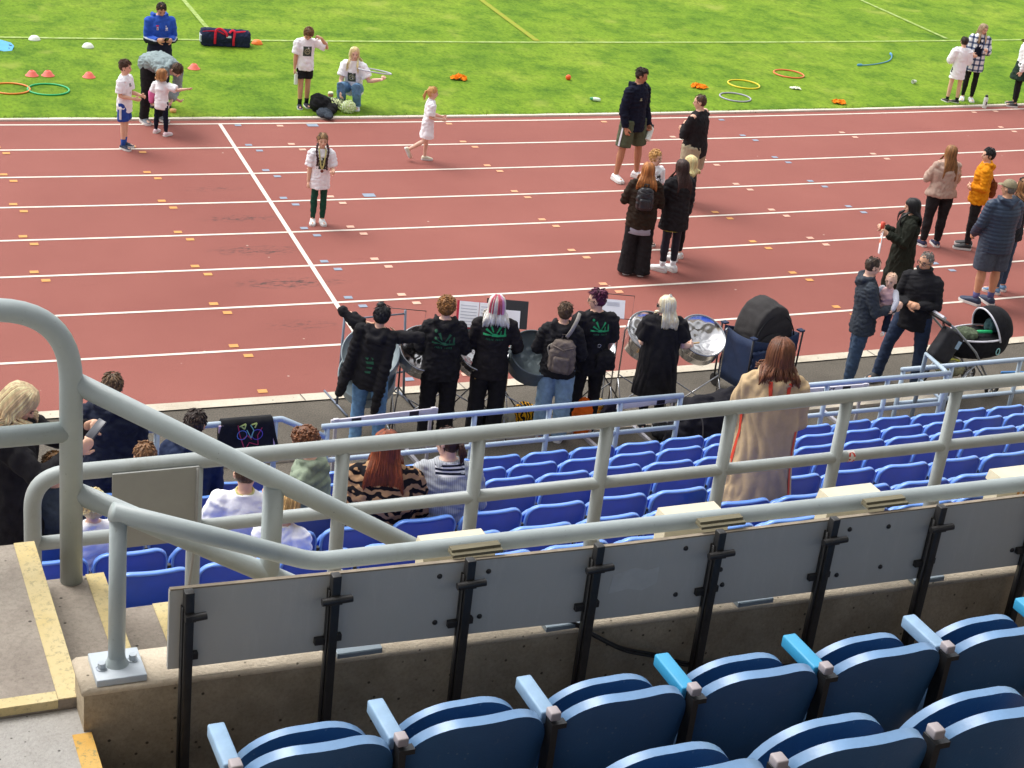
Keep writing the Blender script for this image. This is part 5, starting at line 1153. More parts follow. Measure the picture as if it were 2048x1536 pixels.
# jacket on the left front railing
def drape(s0, s1, t, zt, drop_n, drop_f, m, nm, lab, cat, flare=.08, seed=1, thick=.016):
    O = S((s0+s1)/2, t, zt); ns, nd = 26, 22; mb = MB(); vs = []; L = drop_n+drop_f
    for th_ in (0, thick):
        for i in range(ns+1):
            for j in range(nd+1):
                u = i/ns-.5; d = L*j/nd-drop_f; rr = .034+th_
                if abs(d) < .05: a = d/.05*math.pi/2; y = -rr*math.sin(a); z = rr*math.cos(a)-.0
                else: sg = 1 if d > 0 else -1; y = -sg*(rr+.012*noise.noise(Vector((u*9, d*4, seed)))+.05*max(0, abs(d)-.05)*noise.noise(Vector((u*5, seed, 3)))); z = -(abs(d)-.05)
                w = (s1-s0)*(1+flare*max(0, d)/drop_n*2); vs.append((u*w+.02*noise.noise(Vector((u*3, d*5, seed+4))), y, z))
    A = (ns+1)*(nd+1); fs = []
    for i in range(ns):
        for j in range(nd): a = i*(nd+1)+j; fs += [(a, a+1, a+nd+2, a+nd+1), (A+a, A+a+nd+1, A+a+nd+2, A+a+1)]
    for i in range(ns): a = i*(nd+1); fs += [(a, a+nd+1, A+a+nd+1, A+a), (a+nd, A+a+nd, A+a+2*nd+1, a+2*nd+1)]
    for j in range(nd): fs += [(j, A+j, A+j+1, j+1), (ns*(nd+1)+j, ns*(nd+1)+j+1, A+ns*(nd+1)+j+1, A+ns*(nd+1)+j)]
    mb.add(vs, fs); return prop(mb, nm, m, O, lab, cat, rz=TH)
jk = drape(3.46, 3.93, 12.9, 1.125, .40, .30, blk, 'draped_jacket', 'black jacket with neon outline print hung over the left front railing', 'jacket', .16, 2)
def stroke(pts, w, mi): 
    out = []
    for a, b in zip(pts[:-1], pts[1:]):
        d = Vector((b[0]-a[0], b[1]-a[1])).normalized()*w; out.append((mi, [(a[0]-d.y, a[1]+d.x), (b[0]-d.y, b[1]+d.x), (b[0]+d.y, b[1]-d.x), (a[0]+d.y, a[1]-d.x)]))
    return out
cir = lambda cx, cy, r, n=12: [(cx+r*math.cos(2*math.pi*i/n), cy+r*math.sin(2*math.pi*i/n)) for i in range(n+1)]
pr = stroke([(-.09, .13), (-.07, .03), (-.02, -.12), (.02, -.05), (.10, -.08), (.09, .02), (.13, .09)], .004, 0)+stroke(cir(-.05, .03, .045), .0035, 1)+stroke(cir(.085, .03, .05), .0035, 2)+stroke([(-.08, .12), (-.02, .14), (-.03, .09), (-.06, .12)], .006, 3)+stroke([(.03, .13), (.08, .14), (.06, .10)], .006, 3)+stroke([(-.01, .08), (.03, .0), (.05, .08), (.02, .13)], .004, 4)+stroke([(-.04, -.01), (.0, .02), (.04, -.02)], .005, 0)
DECALS.append((jk, pr, (.0, 0, -.13), (0, -1, 0), (1, 0, 0), (0, 0, 1), [mat('neon_red', '#c8385a', .6), mat('neon_blue', '#6c8fd6', .6), mat('neon_violet', '#6a5ac8', .6), mat('neon_lime', '#c9d878', .6), mat('neon_mint', '#8fd0c0', .6)], 'neon_print'))
MB().box((-.238, -.042, -.03), (.045, .012, .07)).build('lining', mat('lining_pink', '#e0c4d4', .7), jk)
MB().box((.245, -.045, -.14), (.02, .012, .26), 0, Matrix.Rotation(R(-6), 3, 'Y')).build('lining', mat('lining_pink', '#e0c4d4', .7), jk)
# black covers heaped over the end of the railing
mb = MB()
for (x, y, z, a, b, c) in ((-.05, 0, .32, .34, .20, .30), (.25, .02, .36, .30, .2, .30), (-.30, -.02, .20, .16, .16, .22), (.05, -.08, .08, .42, .2, .14), (.45, -.02, .25, .2, .16, .25)): mb.ell((x, y, z), (a, b, c), 16)
q = prop(mb, 'drum_covers', cloth('cover_black', (.017, .016, .02, 1), .35), S(8.68, 13.25, .18), 'heap of black fabric covers behind the beige coated woman', 'covers', rz=TH); PEND.append((q, .022, .16)); md = q.modifiers.new('r', 'REMESH'); md.mode = 'VOXEL'; md.voxel_size = .016; sm = q.modifiers.new('s', 'SMOOTH'); sm.factor = .5; sm.iterations = 6
mb = MB(); mb.tube(smooth_path([(-.28, -.12, .55), (-.2, -.24, .48), (-.16, -.26, .25), (-.15, -.26, .1)], 5), .006, 6); c_ = mb.build('cord', mat('cord', '#5a5650', .7), q, 'all')
# ================================================================== the people
def twotone(name, lo, hi, z, soft=.01, band=None):
    if name in MATS: return MATS[name]
    m = bpy.data.materials.new(name); m.use_nodes = True; nt = m.node_tree; b = nt.nodes['Principled BSDF']
    tc = N(nt, 'ShaderNodeTexCoord'); sp = N(nt, 'ShaderNodeSeparateXYZ'); nt.links.new(tc.outputs['Object'], sp.inputs[0]); mr_ = N(nt, 'ShaderNodeMapRange'); nt.links.new(sp.outputs['Z'], mr_.inputs['Value']); mr_.inputs['From Min'].default_value = 0; mr_.inputs['From Max'].default_value = 2
    st = [(max(0, z/2-soft), C(lo)), (z/2+soft, C(hi))]
    if band: st = [(z/2-.001, C(lo)), (z/2, C(band)), (z/2+.012, C(band)), (z/2+.013, C(hi))]
    c = ramp(nt, mr_.outputs[0], st); nt.links.new(c, b.inputs['Base Color']); b.inputs['Roughness'].default_value = .8; b.inputs['Specular IOR Level'].default_value = .25
    MATS[name] = m; return m
white_t = cloth('white_tee', '#f3f2f6', .04, .9, .3); blackc = cloth('black', (.016, .015, .017, 1), .3); navyc = cloth('navy', '#171c2e', .25)
jean = mat('cloth_jeans', '#5f86ab', .9, var=.25, scale=18, bump=.4, bscale=60); jeand = mat('cloth_dark_jeans', '#33475f', .9, var=.25, scale=16, bump=.4, bscale=60); jeanp = mat('cloth_pale_jeans', '#83a0b8', .9, var=.2, scale=16, bump=.4, bscale=60)
shoe_w = mat('shoe_white', '#e6e6e6', .6, var=.06); shoe_k = mat('shoe_black', (.02, .02, .022, 1), .6); shoe_n = mat('shoe_navy', '#22304c', .6); shoe_c = mat('shoe_cream', '#d8d4bc', .7)
brown_h = hairm('brown', '#4a3322'); dbrown_h = hairm('dark_brown', '#2b1d16'); black_h = hairm('black', '#121013', .4); blonde_h = hairm('blonde', '#d9c08a', .3); fair_h = hairm('fair', '#b48f5a', .35); auburn_h = hairm('auburn', '#6f3a1c', .4); ginger_h = hairm('ginger', '#a5662f', .4); grey_h = hairm('greying', '#6a645e', .4); platinum_h = hairm('platinum', '#e2d3ae', .22)
teal_p = mat('tee_print_dark', '#3c463e', .8); tan_p = mat('tee_print_tan', '#9a9a7c', .8); green_p = mat('logo_green', '#1f9c5e', .7); green_d = mat('logo_dark_green', '#1d5a3c', .7); whp = mat('print_white', '#d8d8de', .7)
def tee_print(f, dx=0, dz=0, s=1.0):
    a = .062*s*f.h/1.3
    sq = [(-a, -a*1.15), (a, -a*1.15), (a, a*1.15), (-a, a*1.15)]
    DECALS.append((f.top, [(0, sq)]+stroke(cir(0, 0, a*.62, 14), a*.11, 1)+stroke([(-a*.3, -a*.2), (0, a*.25), (a*.35, -a*.1)], a*.1, 1), f.CH.lerp(f.W, .35)+f.r2*dx+f.u2*dz, f.f2, -f.r2, f.u2, [teal_p, tan_p], 'tee_print'))
def band_logo(f, dx=0, dz=0, s=1.0, dim=False):
    def ray(a, r0, r1, w0, w1):
        c, q = math.cos(R(a)), math.sin(R(a)); n = (-q, c); return (0, [(c*r0+n[0]*w0, q*r0+n[1]*w0), (c*r1+n[0]*w1, q*r1+n[1]*w1), (c*r1-n[0]*w1, q*r1-n[1]*w1), (c*r0-n[0]*w0, q*r0-n[1]*w0)])
    P = [ray(179, .03, .118, .004, .0105), ray(148, .03, .108, .005, .0125), ray(115, .035, .118, .005, .0135), ray(56, .03, .120, .005, .0125)]
    P += [(0, [(.03, -.012), (.118, -.012), (.118, .008), (.03, .008)]), (0, [(.052, 0), (.064, 0), (.066, .05), (.058, .05)]), (0, [(.092, 0), (.114, 0), (.108, .072), (.098, .072)]), (0, [(-.032, -.012), (.032, -.012), (.026, .018), (-.026, .018)])]
    P += [(0, [(-.085+.016*math.cos(q), .125+.016*math.sin(q)) for q in [2*math.pi*i/8 for i in range(8)]])]
    for i in range(11):
        if i == 5: continue
        x = -.088+.0165*i; P.append((1, [(x, -.054), (x+.011, -.054), (x+.011, -.032), (x, -.032)] if i % 3 else [(x, -.054), (x+.006, -.054), (x+.012, -.032), (x+.004, -.032)]))
    P = [(mi, [(u*s, v*s) for u, v in p]) for mi, p in P]
    DECALS.append((f.top, P, f.CH+f.r2*dx+f.u2*dz, -f.f2, f.r2, f.u2, [green_d if dim else green_p, green_d], 'green_logo'))
def chest_mark(f, dx, dz, m, polys, nm='chest_print'): DECALS.append((f.top, polys, f.CH+f.r2*dx+f.u2*dz, f.f2, -f.r2, f.u2, m, nm))
rect = lambda x0, x1, y0, y1, mi=0: (mi, [(x0, y0), (x1, y0), (x1, y1), (x0, y1)])
# arms: (upper arm direction, forearm direction) with x outward, y forward, z up
PHONE = ((.12, .12, -1), (-.42, 1, .18)); HIPF = ((.22, -.05, -1), (-.35, .8, -.5))
# --- on the grass and the far lanes
f = person('person in royal blue and navy sports jacket looking down at a phone', (325, 9), 1.72, 186, 'mid', hp=34, hs=.128, sw=.118, w=1.08, armL=PHONE, armR=PHONE, handL=(-.5, 1, .2), handR=(-.5, 1, .2), curlL=50, curlR=50,
           top=dict(m=twotone('coach_jacket', '#1a2034', '#2b55b4', 1.13, band='#c9d2e4'), hem=.10, ease=.020, hood=True, wr=.007, name='jacket'), bottom=dict(m=navyc, fit='straight'), shoes=dict(m=shoe_k, sole=shoe_k), hair=dict(style='short', m=dbrown_h, vol=.96))
chest_mark(f, -.07, .0, [whp, redb], [rect(-.02, .02, -.01, .02), rect(-.025, .025, -.03, -.02), rect(-.014, .0, .03, .05)]); chest_mark(f, .075, .01, [whp, redb], [rect(-.022, .022, .03, .045, 1), rect(-.014, .014, -.03, .02), rect(-.006, .006, -.02, .012, 1)])
ph = MB().box((0, 0, 0), (.07, .145, .010), 0, None, .003); pm = mat('phone_black', (.012, .012, .015, 1), .2)
c = (f.hand['L'][0]+f.hand['R'][0])/2+f.f2*.03; o = prop(ph, 'phone', pm, f.world(c)+Vector((0, 0, .02)), 'black phone held by the blue jacketed coach', 'phone', rot=(R(35), 0, R(186)))
f = person('person in grey hoodie bending far forward over the small girl', None, 1.76, 206, 'pink', loc=at(303, 243), lean=64, curl=38, hp=62, hy=-6, hs=.128, w=1.1, armL=((.05, -.1, -1), (-.5, .35, -.4)), armR=((.05, .1, -1), (-.8, .2, -.5)),
           legL=((.10, .16, -1), (.05, -.14, -1), 12, 0), legR=((.08, .10, -1), (.02, -.12, -1), 8, 0), top=dict(m=cloth('grey_hoodie', '#8d9c9e', .12), hem=.05, ease=.022, hood=True, wr=.008, name='hoodie'), bottom=dict(m=blackc, fit='straight', ease=.006), shoes=dict(m=cloth('grey_shoe', '#8a8f96')), hair=dict(style='short', m=brown_h, vol=.97))
f = person('boy in white tee and blue shorts with navy shoes standing sideways', (250, 121), 1.33, 236, 'light', hs=.155, sw=.108, w=.86, hy=14, armL=((.1, .1, -1), (-.25, 1, -.05)), armR=((.12, .02, -1), (-.35, 1, -.12)), legL=((.02, -.02, -1), (0, -.05, -1), 8, 0), legR=((.02, .06, -1), (0, .0, -1), 18, 0), stance=.05,
           top=dict(m=white_t, hem=.10, ease=.024, sleeve=.52, se=.014, name='tee'), bottom=dict(m=twotone('blue_shorts', '#2b4a9c', '#2b4a9c', 1), fit='shorts', len=.84, ease=.012, name='shorts'), socks=dict(m=cloth('blue_sock', '#2a4f9e'), len=.30), shoes=dict(m=shoe_n), hair=dict(style='quiff', m=brown_h))
chest_mark(f, .01, -.03, [teal_p], [rect(-.03, -.018, .02, .07), rect(-.01, .002, .02, .07), rect(.012, .03, .02, .032), rect(-.01, .0, -.09, -.06)])
for nm in 'R':
    hip, kn, an = f.legs[nm][:3]; MB().box((0, 0, 0), (.006, .035, .16)).build('side_stripe', whp, f.root).location = hip.lerp(kn, .45)+Vector((.088, 0, 0))
f = person('toddler girl in white tee and navy leggings pointing to the right', (325, 138), 1.03, -42, 'pink', hs=.185, sw=.108, w=.92, hy=-42, armL=((.45, .0, -1), (.2, .2, -1)), armR=((1, .12, -.25), (1, .25, .28)), handR=(1, .2, .2), curlR=12, stance=.07, legL=((.10, .05, -1), (.05, .0, -1), 10, 0), legR=((.10, -.05, -1), (.08, -.05, -1), 10, 0),
           top=dict(m=white_t, hem=.11, ease=.028, sleeve=.58, se=.02, name='tee'), bottom=dict(m=navyc, fit='legging', name='leggings', ease=.003), shoes=dict(m=mat('shoe_pinkwhite', '#e8cfd4', .6), size=1.15), hair=dict(style='bob', m=hairm('light_brown', '#96683e', .35), len=.82, n=110, spread=1.6))
MB().tube([f.arms['L'][0].lerp(f.arms['L'][1], .75), f.arms['L'][1], f.arms['L'][2]], [.058, .062, .045], 10, dome=True).build('pink_sleeve', cloth('hot_pink', '#e87cb4', .1), f.root, 'all')
prop(MB().lathe([(0, 0), (.05, 0), (.053, .05), (0, .055)], 18), 'orange_pot', mat('peach_pot', '#f4b070', .5), at(346, 226)+Vector((0, 0, .012)), 'small orange pot on the grass behind the toddler', 'pot')
f = person('boy in white tee and black shorts scratching his bowed curly head', (620, 60), 1.40, 178, 'mid', hs=.15, sw=.108, w=.86, hp=42, hroll=-6, armL=((.75, .35, -.25), (-.75, .15, .95)), handL=(-.8, .2, .4), curlL=45, armR=((.16, .02, -1), (.05, .1, -1)), curlR=60, legL=((.02, -.03, -1), (.0, -.06, -1), 8, 0), legR=((.03, .10, -1), (.0, .04, -1), 6, 0), stance=.045,
           top=dict(m=white_t, hem=.065, ease=.026, sleeve=.55, se=.016, name='tee'), bottom=dict(m=blackc, fit='shorts', len=.70, ease=.008, name='shorts'), socks=dict(m=blackc, len=.28), shoes=dict(m=cloth('dark_shoe', '#3a3a44')), hair=dict(style='curly', m=hairm('curly_brown', '#6a4a2c'), n=150, vol=1.02))
tee_print(f, 0, 0, 1.05)
hp0 = f.world(f.hand['R'][0]); bottle(hp0-Vector((0, .02, .17)), 'white drinks bottle held by the boy with bowed head', mwb, mwb, .21, .032)
f = person('blonde woman in white tee and jeans crouching with a hoop in hand', None, 1.62, 150, 'pink', loc=at(704, 211), hs=.130, sw=.10, w=1.0, pz=.29, lean=10, hy=22, hp=6, armL=((.5, .25, -.75), (.8, .25, .35)), handL=(.8, .3, .5), curlL=70, armR=((.14, .55, -1), (-.2, .8, -.5)), legL=((.16, .95, .34), (-.04, -.55, -1), 14, 0), legR=((.10, .92, .30), (.0, -.50, -1), 10, 0),
           top=dict(m=white_t, hem=.05, ease=.016, sleeve=.5, se=.014, name='tee'), bottom=dict(m=jean, fit='straight', ease=.008), shoes=dict(m=shoe_w), hair=dict(style='long', m=blonde_h, len=1.75, n=150, spread=1.4, fall=-.6))
tee_print(f, 0, -.02, .9)
hw_ = f.world(f.hand['L'][0]); o = hoop((740, 140), .29, '#b9b9c6', 'pale grey hoop held up by the crouching blonde woman', .012); o.rotation_euler = (R(-8), R(8), 0); o.location = hw_+Vector((-.10, .27, .02))
f = person('girl in long white tee running to the right, fair ponytail', (866, 174), 1.18, 258, 'pink', hs=.16, sw=.102, w=.84, lean=4, armL=((.08, .22, -1), (-.1, 1, -.15)), armR=((.12, .05, -1), (-.1, 1, -.05)), curlL=55, curlR=55, legL=((.03, .02, -1), (.0, -.02, -1), 4, 0), legR=((.03, -.12, -1), (.0, -.95, -.62), 4, 62), stance=.04,
           top=dict(m=white_t, hem=.20, ease=.022, flare=.02, sleeve=.56, se=.018, name='tee'), bottom=dict(m=mat('pale_shorts', '#c9b6b0', .8), fit='shorts', len=.5, name='shorts'), shoes=dict(m=shoe_c), hair=dict(style='pony', m=hairm('strawberry', '#c9985e', .3), len=.75, z=.16))
f = person('girl with two dark braids, medal and green leggings facing the stand', (646, 267), 1.28, 172, 'light', hs=.155, sw=.104, w=.86, armL=((.2, .05, -1), (-.05, 1, .1)), armR=((.14, -.02, -1), (.08, .12, -1)), curlL=60, stance=.045,
           top=dict(m=white_t, hem=.12, ease=.026, flare=.008, sleeve=.56, se=.02, name='tee'), bottom=dict(m=cloth('forest_green', '#1f4a3c', .15), fit='legging', name='leggings', ease=.002), shoes=dict(m=shoe_w), hair=dict(style='braids', m=hairm('mid_brown', '#8a6a44', .3), m2=hairm('braid_dark', '#3a2028', .4)))
tee_print(f, 0, 0, 1.15)
mb = MB(); P = smooth_path([f.NK+f.r2*.04+f.f2*.03, f.SH+f.r2*.045+f.f2*.098, f.CH.lerp(f.W, .9)+f.f2*.135, f.SH-f.r2*.045+f.f2*.098, f.NK-f.r2*.04+f.f2*.03], 5); mb.tube(P, .009, 6)
o = mb.build('ribbon', mat('ribbon_yellow', '#c6c07c', .7), None, 'all'); o.location = f.loc; o.rotation_euler = f.root.rotation_euler; o.name = 'medal'; tag(o, 'medal on a pale yellow ribbon round the braided girl\'s neck', 'medal')
md = MB().ell(f.CH.lerp(f.W, .9)+f.f2*.142-f.u2*.022, (.022, .008, .022), 12).build('disc', mat('medal_copper', '#7a3c34', .4, .4), o, 'all')
f = person('tall man in navy hoodie and olive shorts with white trainers', (1287, 138), 1.77, 206, 'tan', hs=.126, sw=.122, w=1.05, hy=40, hp=10, armL=((.14, .04, -1), (.1, .35, -1)), armR=((.2, -.1, -1), (.0, .35, -1)), curlL=65, legL=((.10, .10, -1), (.06, .02, -1), 12, 0), legR=((.16, .02, -1), (.12, -.04, -1), 16, 0), stance=.075,
           top=dict(m=cloth('navy_hoodie', '#14182a', .2), hem=.09, ease=.024, hood=True, wr=.007, name='hoodie'), bottom=dict(m=cloth('olive_shorts', '#545c48', .12), fit='shorts', len=.95, ease=.012, name='shorts'), shoes=dict(m=shoe_w, size=1.05), hair=dict(style='quiff', m=dbrown_h))
chest_mark(f, .07, -.01, [tan_p], [rect(-.02, .02, -.02, -.005), rect(-.012, .012, 0, .02)])
hip, kn = f.legs['L'][:2]; MB().ell(hip.lerp(kn, .6)+Vector((-.02, .105, 0)), (.02, .008, .024), 10).build('shorts_badge', mat('badge_lime', '#b8c45a', .6), f.root, 'all'); hip, kn = f.legs['R'][:2]; MB().box(hip.lerp(kn, .45)+Vector((.135, .02, 0)), (.008, .03, .36), 0, Matrix.Rotation(R(-9), 3, 'Y')).build('side_stripe', whp, f.root)
hw_ = f.world(f.hand['L'][0]); bottle(hw_+Vector((-.02, -.05, -.13)), 'white bottle with black lid held by the tall man', mwb, mbc, .28, .045, rot=(R(-28), R(28), 0)); prop(MB().box((0, 0, 0), (.17, .03, .13), 0, None, .004), 'notebook', navyb, hw_+Vector((-.07, .05, -.03)), 'dark notebook in the tall man\'s hand', 'notebook', rot=(R(20), R(18), R(10)))
f = person('man in black sweater and khaki shorts with arms folded, seen from behind', (1402, 190), 1.70, 38, 'light', hs=.13, sw=.138, w=1.42, hy=22, hp=4, armL=((.2, .35, -1), (-1, .45, .35)), armR=((.2, .35, -1), (-1, .5, .15)), curlL=40, curlR=40, side=-3, stance=.06,
           top=dict(m=blackc, hem=.085, ease=.012, wr=.006, name='sweater'), bottom=dict(m=cloth('khaki', '#a99d84', .1), fit='shorts', len=.9, ease=.010, name='shorts'), socks=dict(m=blackc, len=.15), shoes=dict(m=shoe_w), hair=dict(style='buzz', m=brown_h))
MB().box(f.P0+f.f2*-.02-f.r2*.155+f.u2*.0, (.006, .06, .03)).build('hem_label', whp, f.root)
f = person('curly fair haired boy in white tee between the men and the women', (1313, 301), 1.38, 192, 'pink', hs=.15, sw=.106, w=.88, hy=30, top=dict(m=white_t, hem=.1, ease=.022, sleeve=.54, name='tee'), bottom=dict(m=navyc, fit='shorts', name='shorts'), shoes=dict(m=shoe_k), hair=dict(style='curly', m=hairm('fair_curl', '#b98d54', .35), n=150, vol=.98))
f = person('auburn haired woman in dark brown jacket and wide black trousers, backpack on', (1299, 325), 1.57, -22, 'light', hs=.135, sw=.108, w=1.08, armL=((.38, .15, -1), (-.5, .75, -.15)), armR=((.3, .1, -1), (-.4, .9, .1)), stance=.06, face=False,
           top=dict(m=cloth('dark_brown_wool', '#2e241c', .2), hem=.10, ease=.030, wr=.008, name='jacket'), bottom=dict(m=blackc, fit='wide', ease=.004), shoes=dict(m=shoe_w), hair=dict(style='long', m=hairm('copper', '#9a6234', .4), len=1.55, n=150, spread=1.8))
MB().loft([(f.P0-f.u1*.24, f.r1*.185, f.f1*.135), (f.P0-f.u1*.05, f.r1*.18, f.f1*.13)], 20).build('shirt_tail', cloth('pale_blue_shirt', '#a9b8cc', .08), f.root, 'all')
def backpack(f, lab, m, s=1.0, dz=0, straps=True, pocket=True, name='backpack', dx=0.0):
    e = empty(name, f.world(f.CH-f.f2*.16+f.r2*dx), f.root.rotation_euler.z, lab, 'backpack'); M = Matrix.Identity(3)
    mb = MB(); mb.loft([(Vector((0, -.005, z+dz)), Vector((a*s, 0, 0)), Vector((0, b*s, 0))) for z, a, b in ((-.20*s, .115, .06), (-.17*s, .135, .075), (0, .135, .075), (.10*s, .12, .065), (.15*s, .085, .045))], 20); mb.box((0, -.01, -.06+dz), (.24*s, .13*s, .22*s), 0, None, .02); blob(mb, 'body', m, e, .011, .005, .11)
    if pocket: mb = MB(); mb.box((0, -.082*s, -.09*s+dz), (.17*s, .05, .17*s), 0, None, .02); blob(mb, 'pocket', m, e, .010, .003, .1)
    MB().tube([(-.03, .03, .13*s+dz), (-.025, .02, .20*s+dz), (.025, .02, .20*s+dz), (.03, .03, .13*s+dz)], .009, 6).build('loop', m, e, 'all')
    mb = MB(); mb.tube([(-.11*s, -.055, .10*s+dz), (0, -.085*s, .07*s+dz), (.11*s, -.055, .10*s+dz)], .006, 6); mb.build('seam', m, e, 'all')
    return e
bk_leather = mat('black_leather', (.022, .022, .026, 1), .42, var=.2, scale=20, bump=.1)
backpack(f, 'small black leather backpack on the auburn haired woman', bk_leather, .86, -.03)
f = person('woman with long dark hair, black jacket and white socks in trainers', (1366, 319), 1.58, 8, 'light', hs=.135, sw=.108, w=1.02, armL=((.25, .2, -1), (-.25, 1, .3)), armR=((.2, .0, -1), (-.2, .5, -.6)), hp=5, stance=.05, legL=((.02, .02, -1), (0, -.02, -1), 30, 0), legR=((.02, -.02, -1), (0, -.03, -1), -14, 0),
           top=dict(m=blackc, hem=.14, ease=.032, flare=.012, wr=.007, name='jacket'), bottom=dict(m=mat('cloth_navy_legging', '#15172a', .7, var=.2), fit='legging', name='leggings'), socks=dict(m=white_t, len=.2), shoes=dict(m=shoe_w, size=1.1), hair=dict(style='long', m=hairm('espresso', '#33201c', .4), len=2.1, n=160, spread=.9))
MB().loft([(f.P0-f.u1*.24, f.r1*.17, f.f1*.13), (f.P0-f.u1*.12, f.r1*.17, f.f1*.13)], 20).build('lime_hem', cloth('lime_top', '#a9b552', .1), f.root, 'all')
hw_ = f.world(f.hand['L'][0]); bottle(hw_-Vector((0, 0, .07)), 'black and white patterned flask in the dark haired woman\'s hand', striped('flask', '#26262c', '#d8d6dc', 9, 'DIAGONAL', 6), mbc, .22, .038)
f = person('blonde woman mostly hidden behind the dark haired woman', (1383, 311), 1.50, 40, 'light', hs=.138, sw=.104, w=1.0, top=dict(m=blackc, hem=.08, ease=.014, name='top'), bottom=dict(m=blackc, fit='legging', name='leggings'), shoes=dict(m=shoe_w), hair=dict(style='bob', m=blonde_h, len=1.2, n=120, spread=1.3))
prop(MB().box((0, 0, 0), (.10, .05, .22), 0, None, .02), 'brown_bag', cloth('brown_leather', '#6a5046', .2), f.world(f.arms['L'][2]-Vector((0, -.05, .28))), 'brown bag hanging between the two women', 'bag')
plaid = bpy.data.materials.new('plaid_shirt'); plaid.use_nodes = True
def _plaid(nt):
    tc = N(nt, 'ShaderNodeTexCoord'); sp = N(nt, 'ShaderNodeSeparateXYZ'); nt.links.new(tc.outputs['Object'], sp.inputs[0]); cs = []
    for ax in 'XZ':
        w = N(nt, 'ShaderNodeMath', operation='MULTIPLY'); nt.links.new(sp.outputs[ax], w.inputs[0]); w.inputs[1].default_value = 60.0; s_ = N(nt, 'ShaderNodeMath', operation='SINE'); nt.links.new(w.outputs[0], s_.inputs[0]); cs.append(ramp(nt, s_.outputs[0], [(.35, (1, 1, 1, 1)), (.6, (.16, .2, .32, 1))]))
    c = mixc(nt, 1.0, cs[0], cs[1], 'MULTIPLY'); c = mixc(nt, 1.0, c, (.82, .82, .84, 1), 'MULTIPLY'); nt.links.new(c, nt.nodes['Principled BSDF'].inputs['Base Color']); nt.nodes['Principled BSDF'].inputs['Roughness'].default_value = .9
_plaid(plaid.node_tree)
f = person('woman in navy and white checked shirt and black leggings on the grass', (1971, 49), 1.56, 150, 'light', hs=.132, sw=.106, w=1.0, hy=40, hp=14, armL=((.25, .05, -1), (-.2, .8, .3)), armR=((.25, .1, -1), (-.4, .9, -.1)), stance=.05, top=dict(m=plaid, hem=.14, ease=.026, flare=.008, wr=.007, name='shirt'), bottom=dict(m=blackc, fit='legging', name='leggings'), shoes=dict(m=shoe_w), hair=dict(style='long', m=hairm('dark_blonde', '#9a8468', .3), len=1.7, n=140, spread=.9, fall=-.3))
DECALS.append((f.top, [(0, [(-.06, .12), (.06, .12), (.075, -.24), (-.075, -.24)])], f.CH, f.f2, -f.r2, f.u2, [navyc], 'dark_vest'))
f = person('girl in oversized white tee beside the woman in checked shirt', (1931, 74), 1.32, -20, 'light', hs=.15, sw=.106, w=.88, hp=18, hy=-10, armL=((.35, .05, -1), (-.2, 1, .5)), armR=((.25, .1, -1), (-.2, .9, .3)), stance=.06, legL=((.05, 0, -1), (.03, -.02, -1), 25, 0), legR=((.05, 0, -1), (.03, -.02, -1), -60, 0), top=dict(m=white_t, hem=.15, ease=.024, flare=.012, sleeve=.72, se=.028, name='tee'), bottom=dict(m=blackc, fit='shorts', len=.55, name='shorts'), socks=dict(m=blackc, len=.18), shoes=dict(m=shoe_k), hair=dict(style='bun', m=dbrown_h, z=.1, y=-.42, r=.14))
f = person('person in dark green skirt and white top cut off by the right photo edge', (2062, 62), 1.52, 60, 'light', sw=.105, top=dict(m=white_t, hem=.06, ease=.02, name='top'), bottom=dict(m=blackc, fit='legging', name='leggings'), shoes=dict(m=shoe_k), hair=dict(style='bob', m=brown_h, len=1.1))
g_ = MB().loft([(f.P0-Vector((0, 0, .26)), Vector((.24, 0, 0)), Vector((0, .2, 0))), (f.P0-Vector((0, 0, .1)), Vector((.19, 0, 0)), Vector((0, .16, 0))), (f.P0+Vector((0, 0, .1)), Vector((.15, 0, 0)), Vector((0, .12, 0)))], 18); blob(g_, 'skirt', cloth('bottle_green', '#26382e', .2), f.root, .014, .008, .1)
# --- right side of the track
f = person('woman with very long brown hair, taupe top and black leggings, seen from behind', (1906, 291), 1.56, -8, 'light', hs=.132, sw=.104, w=1.28, hips=1.3, hroll=4, armL=((.42, .25, -1), (-.6, .9, .3)), armR=((.4, .3, -1), (-.6, .8, .35)), stance=.055, face=False, legL=((.04, .0, -1), (.02, -.02, -1), 20, 0), legR=((.02, .02, -1), (-.02, -.03, -1), 8, 0), top=dict(m=cloth('taupe', '#b39a8c', .1), hem=.03, ease=.020, wr=.008, name='sweater'), bottom=dict(m=blackc, fit='legging', name='leggings', ease=.006), shoes=dict(m=cloth('two_tone_shoe', '#3a3a52', .4), size=1.05), hair=dict(style='long', m=hairm('chestnut', '#7a5430', .45), len=2.3, n=170, spread=.8))
f = person('person in mustard hoodie with short black hair facing left', (1981, 297), 1.55, 62, 'light', hs=.135, sw=.106, w=1.0, hp=-2, hy=14, armL=((.25, -.05, -1), (-.75, .55, -.2)), armR=((.25, -.08, -1), (-.75, .55, -.2)), stance=.05, legL=((.04, .06, -1), (.02, .0, -1), 5, 0), legR=((.02, .0, -1), (.0, -.04, -1), 12, 0), top=dict(m=cloth('mustard', '#d98a12', .12), hem=.07, ease=.026, hood=True, wr=.007, name='hoodie'), bottom=dict(m=blackc, fit='legging', name='leggings', ease=.004), shoes=dict(m=shoe_k, size=1.12), hair=dict(style='short', m=black_h, vol=1.02))
